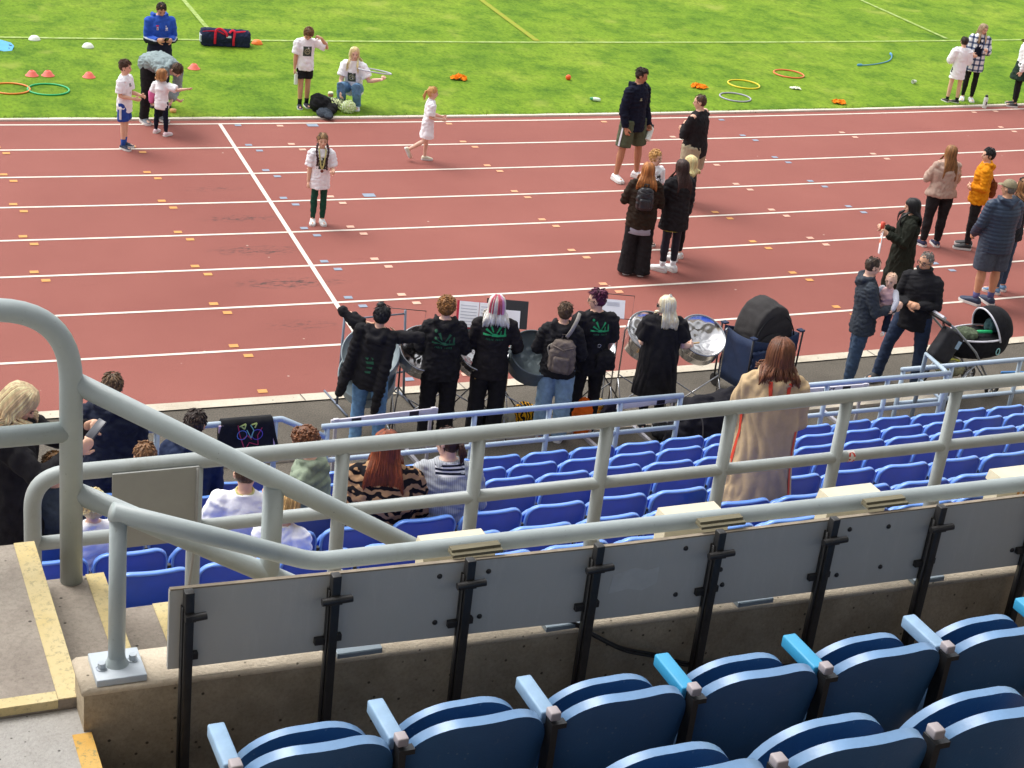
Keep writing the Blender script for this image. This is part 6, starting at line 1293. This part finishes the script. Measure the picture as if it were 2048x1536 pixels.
q = MB(); q.box((0, 0, 0), (.26, .12, .26), 0, None, .06); e = empty('shoulder_bag', f.world(f.P0+f.u1*.10-f.f1*.17+f.r1*.10), R(70), 'brown shoulder bag behind the mustard hoodie', 'bag'); blob(q, 'bag_body', cloth('tan_brown', '#7a4424', .25), e, .012, .008, .09)
MB().tube(smooth_path([(-.1, 0, .11), (-.04, .1, .32), (.0, .16, .46)], 5), .010, 6).build('strap', cloth('tan_brown', '#7a4424', .25), e, 'all')
puff = mat('cloth_puffer', '#27364c', .55, var=.15, scale=8); 
f = person('man in khaki cap, navy quilted jacket and slate shorts, seen from behind', (2022, 361), 1.78, -2, 'mid', hs=.128, sw=.125, w=1.22, hy=30, armL=((.28, .1, -1), (-.2, .7, -.75)), armR=((.25, .1, -1), (-.2, .7, -.75)), stance=.06, face=False, legL=((.03, .0, -1), (.02, -.02, -1), 28, 0), legR=((.03, .0, -1), (.02, -.02, -1), 4, 0),
           top=dict(m=puff, hem=.10, ease=.030, wr=.0, hood=True, name='quilted_jacket'), bottom=dict(m=cloth('slate_shorts', '#4a5260', .15), fit='shorts', len=1.0, ease=.014, name='shorts'), socks=dict(m=cloth('violet_sock', '#5a5a86', .2), len=.22), shoes=dict(m=shoe_n, size=1.15), hair=dict(style='buzz', m=grey_h))
def quilt(o, step=.052, amp=.009): PENDQ.append((o, step, amp))
PENDQ = []; quilt(f.top)
cap = empty('baseball_cap', f.world(f.HC), f.root.rotation_euler.z, 'khaki cap worn by the man in the quilted jacket', 'cap'); hl = f.hl; cm = cloth('cap_khaki', '#8f866c', .12); MHc = f.MH
MB().lathe([(.001, .565*hl), (.14*hl, .555*hl), (.27*hl, .49*hl), (.36*hl, .37*hl), (.395*hl, .22*hl), (.40*hl, .13*hl), (.385*hl, .13*hl), (.34*hl, .36*hl)], 24, 0, MHc @ Vector((0, -.04*hl, 0)), MHc @ Matrix.Diagonal((.95, 1.08, 1)).to_3x3()).build('crown', cm, cap, 'all')
MB().loft([(MHc @ Vector((0, y*hl, (.17-.08*(y-.33))*hl)), MHc @ Vector((a*hl, 0, 0)), MHc @ Vector((0, 0, .018*hl))) for y, a in ((.30, .34), (.45, .33), (.58, .27), (.66, .14))], 14).build('peak', cm, cap, 'all')
f = person('brown haired person with sunglasses on the head behind the capped man', (2050, 358), 1.66, 30, 'light', sw=.108, top=dict(m=cloth('dark_top', '#2a2a30', .2), ease=.02, name='top'), bottom=dict(m=jeand, fit='slim'), shoes=dict(m=cloth('steel_blue_shoe', '#6f8fb0')), hair=dict(style='long', m=hairm('warm_brown', '#7c5534', .4), len=1.4, n=120, spread=1.6))
gl = empty('sunglasses', f.world(f.HC+f.MH @ Vector((0, .18, .47))*f.hl), f.root.rotation_euler.z, 'dark sunglasses pushed up on brown hair at the right edge', 'sunglasses')
for sg in (-1, 1): MB().ell((sg*.034, 0, 0), (.032, .012, .022), 12).build('lens', pm, gl, 'all')
MB().tube([(-.07, -.06, -.02), (-.066, 0, .0), (.066, 0, .0), (.07, -.06, -.02)], .005, 6).build('frame', pm, gl, 'all')
f = person('woman with long black hair in dark green hooded coat facing left', (1826, 397), 1.58, 66, 'light', hs=.135, sw=.108, w=1.05, hp=6, armL=((.2, .2, -1), (-.1, 1, .45)), armR=((.2, .15, -1), (-.15, 1, .3)), curlL=60, curlR=60, top=dict(m=cloth('coat_green', '#23261f', .2), hem=.30, ease=.032, flare=.02, hood=True, wr=.010, wl=-.14, name='coat'), bottom=dict(m=blackc, fit='slim'), shoes=dict(m=shoe_k), hair=dict(style='long', m=black_h, len=1.6, n=170, spread=1.5, vol=1.05))
hw_ = f.world(f.hand['L'][0]); e = prop(MB().box((0, 0, 0), (.10, .012, .30), 0, Matrix.Rotation(R(10), 3, 'Y'), .004), 'paper_bag', white_t, hw_+Vector((.0, -.03, -.16)), 'white paper bag with orange mark held by the woman in dark green', 'bag', rz=R(66)); MB().box((.0, -.008, .02), (.05, .004, .06)).build('orange_mark', orangep, e); MB().box((0, .008, .02), (.05, .004, .06)).build('orange_mark', orangep, e)
prop(MB().lathe([(0, 0), (.026, 0), (.03, .09), (0, .10)], 14), 'red_cup', mat('red_cup', '#d8503c', .5), hw_+Vector((0, 0, .01)), 'small red cup held up by the woman in dark green', 'cup')
f = person('man in charcoal hoodie holding a baby, short brown hair', (1752, 516), 1.70, -112, 'pink', hs=.128, sw=.112, w=1.0, hy=10, hp=10, lean=-4, armL=((.15, .35, -1), (-.5, 1, .05)), armR=((.18, .3, -1), (-.55, 1, .1)), curlL=45, curlR=45, stance=.05, legL=((.02, .0, -1), (0, -.03, -1), 5, 0), legR=((.03, -.06, -1), (.0, -.08, -1), 5, 0), top=dict(m=cloth('charcoal', '#3a4048', .15), hem=.08, ease=.018, hood=True, wr=.006, name='hoodie'), bottom=dict(m=jeand, fit='slim', ease=.004), shoes=dict(m=shoe_k), hair=dict(style='buzz', m=hairm('short_brown', '#3a2c22')))
fa = f; bb = f.world(f.CH+f.f2*.24-f.u2*.06+f.r2*.02)
f = person('baby in pink padded vest held against the charcoal hoodie', None, .74, 120, 'pink', loc=bb-Vector((0, 0, .10)), pz=.02, hs=.24, sw=.13, w=1.25, face=True, lean=4, hy=10, armL=((.5, .5, -.6), (.0, .6, -.8)), armR=((.5, .4, -.7), (.2, .5, -.8)), legL=((.45, .75, -.7), (.0, .2, -1), 8, 20), legR=((.45, .75, -.7), (.0, .2, -1), 8, 20), top=dict(m=cloth('pink_vest', '#dcb4b4', .1), hem=.04, ease=.035, sleeve=0, wr=.006, name='vest'), bottom=dict(m=navyc, fit='straight', ease=.01, name='trousers'), shoes=dict(m=white_t, size=.8), hair=dict(style='buzz', m=hairm('baby_fair', '#d9b49a', .1), vol=.98))
for nm in 'LR': MB().tube([f.arms[nm][0], f.arms[nm][1], f.arms[nm][1].lerp(f.arms[nm][2], .9)], [.040, .036, .028], 10, dome=True).build('sleeve', cloth('pale_grey', '#cfd0da', .05), f.root, 'all')
f = person('grey haired man in glasses and dark polo shirt clasping his hands', (1856, 506), 1.70, 134, 'mid', hs=.130, sw=.112, w=1.08, hy=-22, hp=2, belly=.012, armL=((.25, .1, -1), (-.75, .8, .1)), armR=((.22, .15, -1), (-.75, .85, .05)), curlL=35, curlR=20, handL=(-.9, .5, .1), handR=(-.9, .5, .25), stance=.075, legL=((.10, .0, -1), (.06, -.04, -1), 25, 0), legR=((.26, .06, -1), (.14, .0, -1), 20, 0), top=dict(m=cloth('dark_polo', '#232326', .2), hem=.09, ease=.018, collar=True, wr=.006, name='polo_shirt'), bottom=dict(m=mat('cloth_indigo', '#26354e', .9, var=.25, scale=16, bump=.4), fit='straight', ease=.002), shoes=dict(m=shoe_k, size=1.05), hair=dict(style='buzz', m=grey_h))
def glasses(f, lab, m, lens=None, nm='glasses'):
    e = empty(nm, f.world(f.HC), f.root.rotation_euler.z, lab, 'glasses'); hl = f.hl; q = lambda x, y, z: f.MH @ Vector((x, y, z))*hl
    for sg in (-1, 1):
        MB().tube([q(sg*(.155+.115*math.cos(a)), .41-.05*abs(math.cos(a)), .0+.085*math.sin(a)) for a in [2*math.pi*i/14 for i in range(14)]], .016*hl, 6, closed=True).build('frame', m, e, 'all'); MB().tube([q(sg*.27, .38, .02), q(sg*.36, .2, .03), q(sg*.37, -.02, .02)], .014*hl, 5).build('temple', m, e, 'all')
        if lens: MB().ell(q(sg*.155, .40, 0), (.115*hl, .02*hl, .085*hl), 12, 0, f.MH).build('lens', lens, e, 'all')
    MB().tube([q(-.045, .42, .02), q(.045, .42, .02)], .014*hl, 5).build('bridge', m, e, 'all'); return e
glasses(f, 'dark rimmed glasses on the grey haired man', pm)
# --- the band, seen from behind
def band(lab, px, h, hd, **k): return person(lab, px, h, hd, **k)
f = band('player with black hair bun and both hands behind the head, jacket round the shoulders', (768, 612), 1.56, -30, skin='light', hs=.135, sw=.112, w=1.05, side=5, hp=12, hroll=6, armL=((1, .1, .55), (-1, .12, -.35)), armR=((1, .15, .22), (-1, .1, -.22)), handL=(-1, -.3, -.1), handR=(-1, -.3, .1), curlL=40, curlR=40, stance=.06, face=False, legL=((.06, .02, -1), (.02, -.03, -1), 12, 0), legR=((.08, -.02, -1), (.04, -.03, -1), 12, 0),
         top=dict(m=blackc, hem=.10, ease=.016, wr=.006, name='top'), bottom=dict(m=jean, fit='straight', ease=.004), shoes=dict(m=shoe_w), hair=dict(style='bun', m=black_h, x=-.12, y=-.1, z=.52, r=.19, vol=1.06))
e = empty('hung_jacket', f.world(f.CH), f.root.rotation_euler.z, 'black hooded jacket slung over the shoulders of the player with the bun', 'jacket')
mb = MB(); r2, f2, u2, o0 = f.r2, f.f2, f.u2, f.CH
def jr(p): return p-o0
mb.loft([(jr(f.P0-u2*.10-r2*.02-f2*.05), r2*.17, f2*.10), (jr(f.W-f2*.05), r2*.155, f2*.10), (jr(f.CH-f2*.045), r2*.165, f2*.10), (jr(f.SH-f2*.03), r2*.15, f2*.075), (jr(f.NK-f2*.03), r2*.07, f2*.06)], 18)
mb.tube([jr(f.SH-r2*.17-f2*.05), jr(f.W-r2*.20-f2*.08), jr(f.P0-r2*.24-f2*.10-u2*.12), jr(f.P0-r2*.26-f2*.10-u2*.26)], [.06, .065, .06, .045], 10, dome=True); mb.tube([jr(f.SH+r2*.15-f2*.05), jr(f.W+r2*.15-f2*.10), jr(f.P0+r2*.13-f2*.12-u2*.14), jr(f.P0+r2*.12-f2*.12-u2*.36)], [.06, .06, .055, .04], 10, dome=True)
mb.tube([jr(f.NK+r2*.10-f2*.05), jr(f.SH+r2*.05-f2*.12-u2*.06), jr(f.SH-r2*.05-f2*.12-u2*.06), jr(f.NK-r2*.10-f2*.05)], [.03, .05, .05, .03], 10, dome=True)
hj = blob(mb, 'jacket_body', blackc, e, .012, .010, .14)
DECALS.append((hj, [(0, [(-.06, .02), (-.02, .03), (-.03, .0)]), (0, [(-.05, -.02), (.03, .0), (.04, -.03), (-.03, -.04)]), (0, [(.0, .04), (.03, .03), (.02, .01)]), (0, [(-.03, -.07), (.03, -.06), (.03, -.08), (-.03, -.09)]), (0, [(-.04, -.12), (.02, -.11), (.02, -.13), (-.03, -.14)])], jr(f.W-f2*.05+u2*.02), -f2, r2, u2, [green_d], 'faded_print'))
glasses(f, 'glasses of the player with the bun', pm)
arm2 = dict(armL=((.30, .12, -1), (-.15, 1, -.25)), armR=((.30, .12, -1), (-.15, 1, -.25)), curlL=60, curlR=60)
f = band('player with brown curly hair and black hoodie with green logo', (895, 594), 1.57, -18, skin='pink', hs=.138, sw=.112, w=1.1, hp=8, face=False, stance=.06, **arm2, top=dict(m=blackc, hem=.09, ease=.030, hood=True, wr=.008, name='hoodie'), bottom=dict(m=blackc, fit='baggy', ease=.003), shoes=dict(m=shoe_k), hair=dict(style='curly', m=hairm('bronze_curl', '#7a5228', .5), n=260, vol=1.12))
band_logo(f, 0, -.045, 1.0, True)
f = band('player with white and pink streaked hair, black top with green logo', (996, 590), 1.60, -16, skin='light', hs=.135, sw=.112, w=1.06, hp=4, face=False, stance=.06, armL=((.22, .1, -1), (-.1, 1, -.2)), armR=((.45, .0, -1), (-.05, .9, -.5)), curlL=60, curlR=60, top=dict(m=cloth('washed_black', (.020, .017, .018, 1), .3), hem=.10, ease=.020, wr=.006, name='top'), bottom=dict(m=blackc, fit='baggy', ease=.004), shoes=dict(m=shoe_k), hair=dict(style='long', m=hairm('silver', '#c9c2b8', .25), len=1.35, n=150, spread=1.7, streaks=[(hairm('pink_streak', '#cf8fb8', .2), 14, .75, .1), (hairm('red_streak', '#b04a5c', .2), 7, .35, .05), (hairm('red_streak', '#b04a5c', .2), 5, -.75, .05)]))
band_logo(f, 0, .015, 1.0)
f = band('player with short brown hair, black hoodie, pale jeans and grey backpack', (1133, 606), 1.56, -28, skin='light', hs=.132, sw=.108, w=1.02, hp=4, face=False, stance=.06, armL=((.38, .1, -1), (-.2, 1, -.15)), armR=((.3, .05, -1), (-.1, 1, -.3)), curlL=60, curlR=60, top=dict(m=blackc, hem=.05, ease=.030, hood=True, wr=.008, name='hoodie'), bottom=dict(m=jeanp, fit='baggy', ease=.006), shoes=dict(m=shoe_w), hair=dict(style='short', m=hairm('mousy', '#4e3a28', .4)))
bpk = cloth('mushroom_nylon', '#6e635c', .18); e = backpack(f, 'grey brown backpack slung on one shoulder of the short haired player', bpk, 1.02, -.10, dx=.04); MB().tube(smooth_path([(.02, .02, .08), (.06, -.01, .17), (.10, .04, .27), (.11, .14, .31)], 5), .020, 8, flat=.35).build('strap', cloth('strap_grey', '#9a948c', .1), e, 'all'); MB().tube(smooth_path([(-.10, .0, .0), (-.16, .05, -.08), (-.10, .02, -.22)], 5), .010, 6).build('strap', cloth('strap_grey', '#9a948c', .1), e, 'all')
f = band('player with cropped purple hair and black tee with green logo looking left', (1197, 581), 1.64, -8, skin='light', hs=.132, sw=.112, w=1.06, hy=62, hp=2, stance=.055, armL=((.18, .0, -1), (.0, .35, -1)), armR=((.14, .05, -1), (-.1, .6, -.9)), curlL=40, curlR=40, top=dict(m=blackc, hem=.10, ease=.022, sleeve=.56, se=.020, wr=.006, name='tee'), bottom=dict(m=blackc, fit='straight'), shoes=dict(m=shoe_k), hair=dict(style='quiff', m=hairm('plum', '#4a1030', .5), vol=1.03))
band_logo(f, .025, .01, .86); glasses(f, 'thin glasses on the purple haired player', mat('wire_frame', '#7a6a60', .4, .5))
e = empty('hip_bag', f.world(f.P0+f.r1*.12-f.f1*.13+f.u1*.03), f.root.rotation_euler.z, 'black hip bag hanging at the side of the purple haired player', 'bag'); q = MB(); q.ell((0, 0, 0), (.11, .07, .12), 14); q.box((0, 0, -.02), (.2, .12, .16)); blob(q, 'bag_body', blackc, e, .012, .006, .1)
MB().tube(smooth_path([(-.04, .0, .1), (-.14, .03, .26), (-.22, .1, .42)], 5), .010, 6).build('strap', blackc, e, 'all'); MB().tube([Vector((-.09+.018*math.cos(a), -.03, .17+.018*math.sin(a))) for a in [2*math.pi*i/12 for i in range(12)]], .004, 5, closed=True).build('buckle', tube_m, e, 'all')
f = band('player with long platinum hair and sunglasses, black tunic, tattooed arm', (1334, 592), 1.56, -12, skin='pink', hs=.135, sw=.106, w=1.15, hy=66, hp=4, belly=.02, stance=.05, armL=((.15, .1, -1), (-.1, 1, -.3)), armR=((.34, -.12, -1), (.62, .85, -.32)), handR=(.6, .9, -.2), curlL=60, curlR=75, top=dict(m=blackc, hem=.26, ease=.030, flare=.022, sleeve=.50, se=.03, wr=.008, wl=-.13, name='tunic'), bottom=dict(m=blackc, fit='legging', name='leggings', crop=.6), shoes=dict(m=shoe_k), hair=dict(style='long', m=platinum_h, len=1.55, n=170, spread=1.2))
glasses(f, 'dark sunglasses on the platinum haired player', pm, pm, 'sunglasses')
MB().lathe([(.05*f.hl, -.1*f.hl), (.11*f.hl, 0), (.05*f.hl, .1*f.hl)], 10, 0, f.HC+f.MH @ Vector((0, -.2, .52))*f.hl).build('hair_clip', mat('clip_white', '#e4e0d4', .5), f.root, True)
el, wr = f.arms['R'][1], f.arms['R'][2]; mb = MB()
for i in range(7): t = .04+.11*i; p = el.lerp(wr, t) if i > 2 else f.arms['R'][0].lerp(el, .72+.08*i); mb.ell(p+Vector((.018, 0, 0)), (.018, .022, .014), 8)
mb.build('tattoo', mat('tattoo_ink', '#6e6a72', .6), f.root, 'all')
hw_ = f.world(f.hand['R'][0]); d = f.rotz @ Vector((.85, .5, -.1)).normalized(); prop(MB().tube([-d*.06, d*.14], .010, 8, dome=True), 'drumstick', mat('wood_stick', '#d8b078', .6), hw_, 'pale wooden beater in the hand of the platinum haired player', 'stick')
# --- people in the lower tier
def stand_person(lab, s, t, zf, h, hd, **k): p = S(s, t, zf); return person(lab, None, h, hd, loc=(p.x, p.y, zf), **k)
def seated(lab, s, row, h, hd, **k):
    zf = ROWZ(row)-.785; p = S(s, ROWT(row)+.24, zf); k.setdefault('legL', SITL); k.setdefault('legR', SITL); k.setdefault('pz', .53); return person(lab, None, h, hd, loc=(p.x, p.y, zf), **k)
beige = cloth('beige_coat', '#c2a883', .07, .9, .2)
f = stand_person('auburn haired woman in long beige hooded coat with orange stripes, standing among seats', 6.07, 8.50, 2.03, 1.68, -20, skin='light', hs=.135, sw=.104, w=1.0, hp=4, face=False, armL=((.2, .2, -1), (-.3, .9, -.2)), armR=((.2, .15, -1), (-.3, .9, -.2)), top=dict(m=beige, hem=.36, ease=.036, flare=.045, wr=.009, wl=-.20, hood=True, name='coat'), bottom=dict(m=blackc, fit='slim'), shoes=dict(m=shoe_k), hair=dict(style='long', m=hairm('red_brown', '#5e3722', .4), len=1.22, n=170, spread=1.5))
red_s = mat('coral_stripe', '#e0492e', .7)
DECALS.append((f.top, [(0, [(-.075, .07), (-.05, .07), (-.03, -.09), (-.055, -.09)]), (0, [(.065, .07), (.09, .07), (.085, -.09), (.06, -.09)])], f.SH-f.u2*.02, -f.f2, f.r2, f.u2, [red_s], 'coral_stripe'))
DECALS.append((f.top, [(0, [(-.012, .25), (.012, .25), (.016, -.55), (-.016, -.55)])], f.P0+f.u1*.05, Vector((-.97, -.25, 0)), Vector((.25, -.97, 0)), Vector((0, 0, 1)), [red_s], 'side_piping')); DECALS.append((f.top, [(0, [(-.012, .10), (.012, .10), (.016, -.55), (-.016, -.55)])], f.P0+f.u1*.05, Vector((.9, -.45, 0)), Vector((.45, .9, 0)), Vector((0, 0, 1)), [red_s], 'side_piping'))
mb = MB(); mb.tube([f.SH+f.r2*.17-f.f2*.02-f.u2*.05, f.SH-f.f2*.125-f.u2*.16, f.SH-f.r2*.17-f.f2*.02-f.u2*.05], .006, 6); mb.build('yoke_seam', cloth('coat_seam', '#8e7858', .1), f.root, 'all')
f = stand_person('blonde woman in long black clothes with a phone, standing at the left edge', 1.26, 9.9, 1.30, 1.84, -104, skin='light', hs=.135, sw=.112, w=1.12, hp=38, hroll=-8, armL=((.3, .75, -.55), (-.4, .75, .5)), armR=((.3, .7, -.6), (-.45, .75, .5)), curlL=50, curlR=45, top=dict(m=blackc, hem=.34, ease=.03, flare=.03, wr=.009, wl=-.16, name='coat'), bottom=dict(m=blackc, fit='straight'), shoes=dict(m=shoe_k), hair=dict(style='bob', m=hairm('ash_blonde', '#cbb08a', .3), len=1.12, n=170, spread=1.1, vol=1.06))
c = (f.hand['L'][0]+f.hand['R'][0])/2; prop(MB().box((0, 0, 0), (.075, .15, .012), 0, None, .004), 'phone', mat('phone_grey', '#3c3f48', .3), f.world(c+Vector((0, .02, .03))), 'dark phone in the hands of the blonde woman in black', 'phone', rot=(R(40), 0, R(-60)))
f = stand_person('person in navy hooded jacket leaning at the left front railing', 2.42, 12.45, .17, 1.72, -14, skin='light', sw=.115, w=1.1, hp=10, face=False, armL=((.2, .2, -1), (-.3, .9, -.1)), armR=((.2, .2, -1), (-.3, .9, -.1)), top=dict(m=cloth('navy_coat', '#232838', .2), hem=.14, ease=.034, hood=True, wr=.009, name='jacket'), bottom=dict(m=navyc, fit='straight'), shoes=dict(m=shoe_k), hair=dict(style='short', m=hairm('hilite_brown', '#5c4630', .6), vol=1.02))
e = prop(MB().ell((0, 0, 0), (.10, .07, .09), 12).box((0, 0, -.02), (.16, .10, .12)), 'black_handbag', bk_leather, S(2.16, 12.55, .98), 'black handbag with red trim beside the navy jacket at the railing', 'bag'); PEND.append((e, .006, .08)); md = e.modifiers.new('r', 'REMESH'); md.mode = 'VOXEL'; md.voxel_size = .011
MB().tube([(-.07, 0, .07), (-.04, 0, .16), (.04, 0, .16), (.07, 0, .07)], .008, 6).build('handle', bk_leather, e, 'all'); MB().box((-.02, -.065, .05), (.06, .01, .04)).build('red_trim', redb, e)
f = seated('seated dark haired man in navy jacket leaning forward, hands together', 2.82, 1, 1.74, -30, skin='mid', sw=.118, w=1.1, lean=22, hp=26, armL=((.12, .5, -1), (-.25, 1, -.35)), armR=((.12, .45, -1), (-.3, 1, -.4)), face=False, top=dict(m=cloth('navy_jacket', '#26304a', .18), hem=.05, ease=.026, hood=True, name='jacket'), bottom=dict(m=navyc, fit='straight'), shoes=dict(m=shoe_k), hair=dict(style='short', m=dbrown_h))
f = seated('seated curly haired teenager in sage green hoodie turned to the left', 3.36, 3, 1.64, 62, skin='pink', sw=.112, w=1.0, lean=6, hp=14, armL=((.2, .35, -1), (-.75, .8, .1)), armR=((.2, .3, -1), (-.8, .8, .1)), top=dict(m=cloth('sage', '#8b9884', .1), hem=.04, ease=.028, hood=True, wr=.008, name='hoodie'), bottom=dict(m=jeand, fit='straight'), shoes=dict(m=shoe_w), hair=dict(style='curly', m=hairm('russet_curl', '#6a4228', .45), n=190, vol=1.08))
tig = striped('tiger_knit', '#141016', '#a88462', 4.6, 'Z', 9, .46, 2.0)
f = seated('seated woman with long auburn hair and tiger striped cardigan', 3.56, 4, 1.66, -18, skin='light', sw=.122, w=1.28, hp=6, face=False, armL=((.3, .25, -1), (-.4, 1, .0)), armR=((.3, .25, -1), (-.4, 1, .0)), top=dict(m=tig, hem=.05, ease=.034, wr=.008, name='cardigan'), bottom=dict(m=jeand, fit='straight'), shoes=dict(m=shoe_k), hair=dict(style='long', m=hairm('henna', '#74361a', .4), len=1.75, n=190, spread=1.6))
rib = striped('ribbed_grey', '#9a9ea4', '#aeb2b8', 22, 'X')
f = seated('seated woman in pale grey ribbed jumper with dark tied hair', 4.02, 4, 1.56, -10, skin='pink', sw=.12, w=1.2, hp=16, hy=44, hroll=10, lean=4, armL=((.25, .3, -1), (-.4, 1, .2)), armR=((.3, .2, -1), (-.4, 1, .0)), top=dict(m=rib, hem=.05, ease=.030, wr=.006, name='jumper'), bottom=dict(m=blackc, fit='straight'), shoes=dict(m=shoe_k), hair=dict(style='pony', m=hairm('dark_auburn', '#3a2018', .4), len=.7, z=-.02))
DECALS.append((f.top, [(k % 2, [(-.10, .07-.012*k), (.10, .07-.012*k), (.10, .058-.012*k), (-.10, .058-.012*k)]) for k in range(7)], f.SH-f.u2*.03, -f.f2, f.r2, f.u2, [whp, navyc], 'collar_stripes'))
f = seated('seated child in white tee with a yellow medal ribbon, seen from behind', 2.62, 4, 1.42, -16, skin='light', hs=.15, sw=.11, w=.95, pz=.51, hp=20, face=False, armL=((.35, .1, -1), (-.1, .8, -.6)), armR=((.2, .3, -1), (-.4, 1, -.2)), top=dict(m=white_t, hem=.05, ease=.028, sleeve=.58, se=.026, name='tee'), bottom=dict(m=navyc, fit='shorts', name='shorts'), shoes=dict(m=shoe_w), hair=dict(style='buzz', m=brown_h))
MB().tube([f.NK+f.r2*.055*math.cos(a)+f.f2*.055*math.sin(a)+f.u2*(.0+.012*math.sin(a)) for a in [2*math.pi*i/16 for i in range(16)]], .009, 6, closed=True).build('ribbon', mat('ribbon_yellow', '#c6c07c', .7), f.root, 'all')
f = seated('small seated child in white tee behind the thick grey post', 2.62, 5, 1.10, -30, skin='light', hs=.18, sw=.11, w=.95, pz=.49, hp=40, face=False, top=dict(m=white_t, hem=.05, ease=.03, sleeve=.58, se=.024, name='tee'), bottom=dict(m=navyc, fit='shorts', name='shorts'), shoes=dict(m=shoe_w), hair=dict(style='bob', m=fair_h, len=.8))
f = seated('seated person in grey denim jacket with short brown hair at the left', 1.56, 3, 1.62, -8, skin='light', sw=.11, face=False, top=dict(m=cloth('grey_denim', '#4a5560', .2), hem=.05, ease=.026, name='jacket'), bottom=dict(m=blackc, fit='straight'), shoes=dict(m=shoe_k), hair=dict(style='short', m=hairm('tawny', '#7a5a38', .4)))
f = seated('seated small blond child in white tee left of the grey panel', 1.66, 4, 1.16, 10, skin='pink', hs=.175, sw=.11, pz=.50, top=dict(m=white_t, hem=.05, ease=.028, sleeve=.58, name='tee'), bottom=dict(m=navyc, fit='shorts', name='shorts'), shoes=dict(m=shoe_w), hair=dict(style='curly', m=blonde_h, n=140))
f = seated('seated person whose brown hair shows just above the grey panel', 2.34, 2, 1.46, -10, skin='light', hs=.15, face=False, top=dict(m=blackc, hem=.05, name='top'), bottom=dict(m=navyc, fit='straight'), shoes=dict(m=shoe_k), hair=dict(style='short', m=hairm('hazel', '#7c5838', .4)))
# small litter left on the seats and terraces
q = prop(MB().ell((0, 0, 0), (.14, .05, .09), 12), 'black_bag', blk, S(1.22, 7.45, 3.0), 'black bag with pink edge on the seats at the far left', 'bag'); PEND.append((q, .012, .08)); md = q.modifiers.new('r', 'REMESH'); md.mode = 'VOXEL'; md.voxel_size = .012; MB().tube([(-.1, -.04, .06), (0, -.05, .09), (.1, -.03, .05)], .010, 6).build('pink_edge', mat('pink_edge', '#d8a4b4', .6), q, 'all')
finalize()
for o, step, amp in PENDQ:                           # quilting of the padded jacket
    me = o.data; n = len(me.vertices); P = np.empty(n*3); me.vertices.foreach_get('co', P); Nn = np.empty(n*3); me.vertices.foreach_get('normal', Nn); P = P.reshape(-1, 3); Nn = Nn.reshape(-1, 3)
    P += Nn*(amp*(np.abs(np.sin(math.pi*P[:, 2]/step))**.6-.6))[:, None]; me.vertices.foreach_set('co', P.ravel()); me.update()
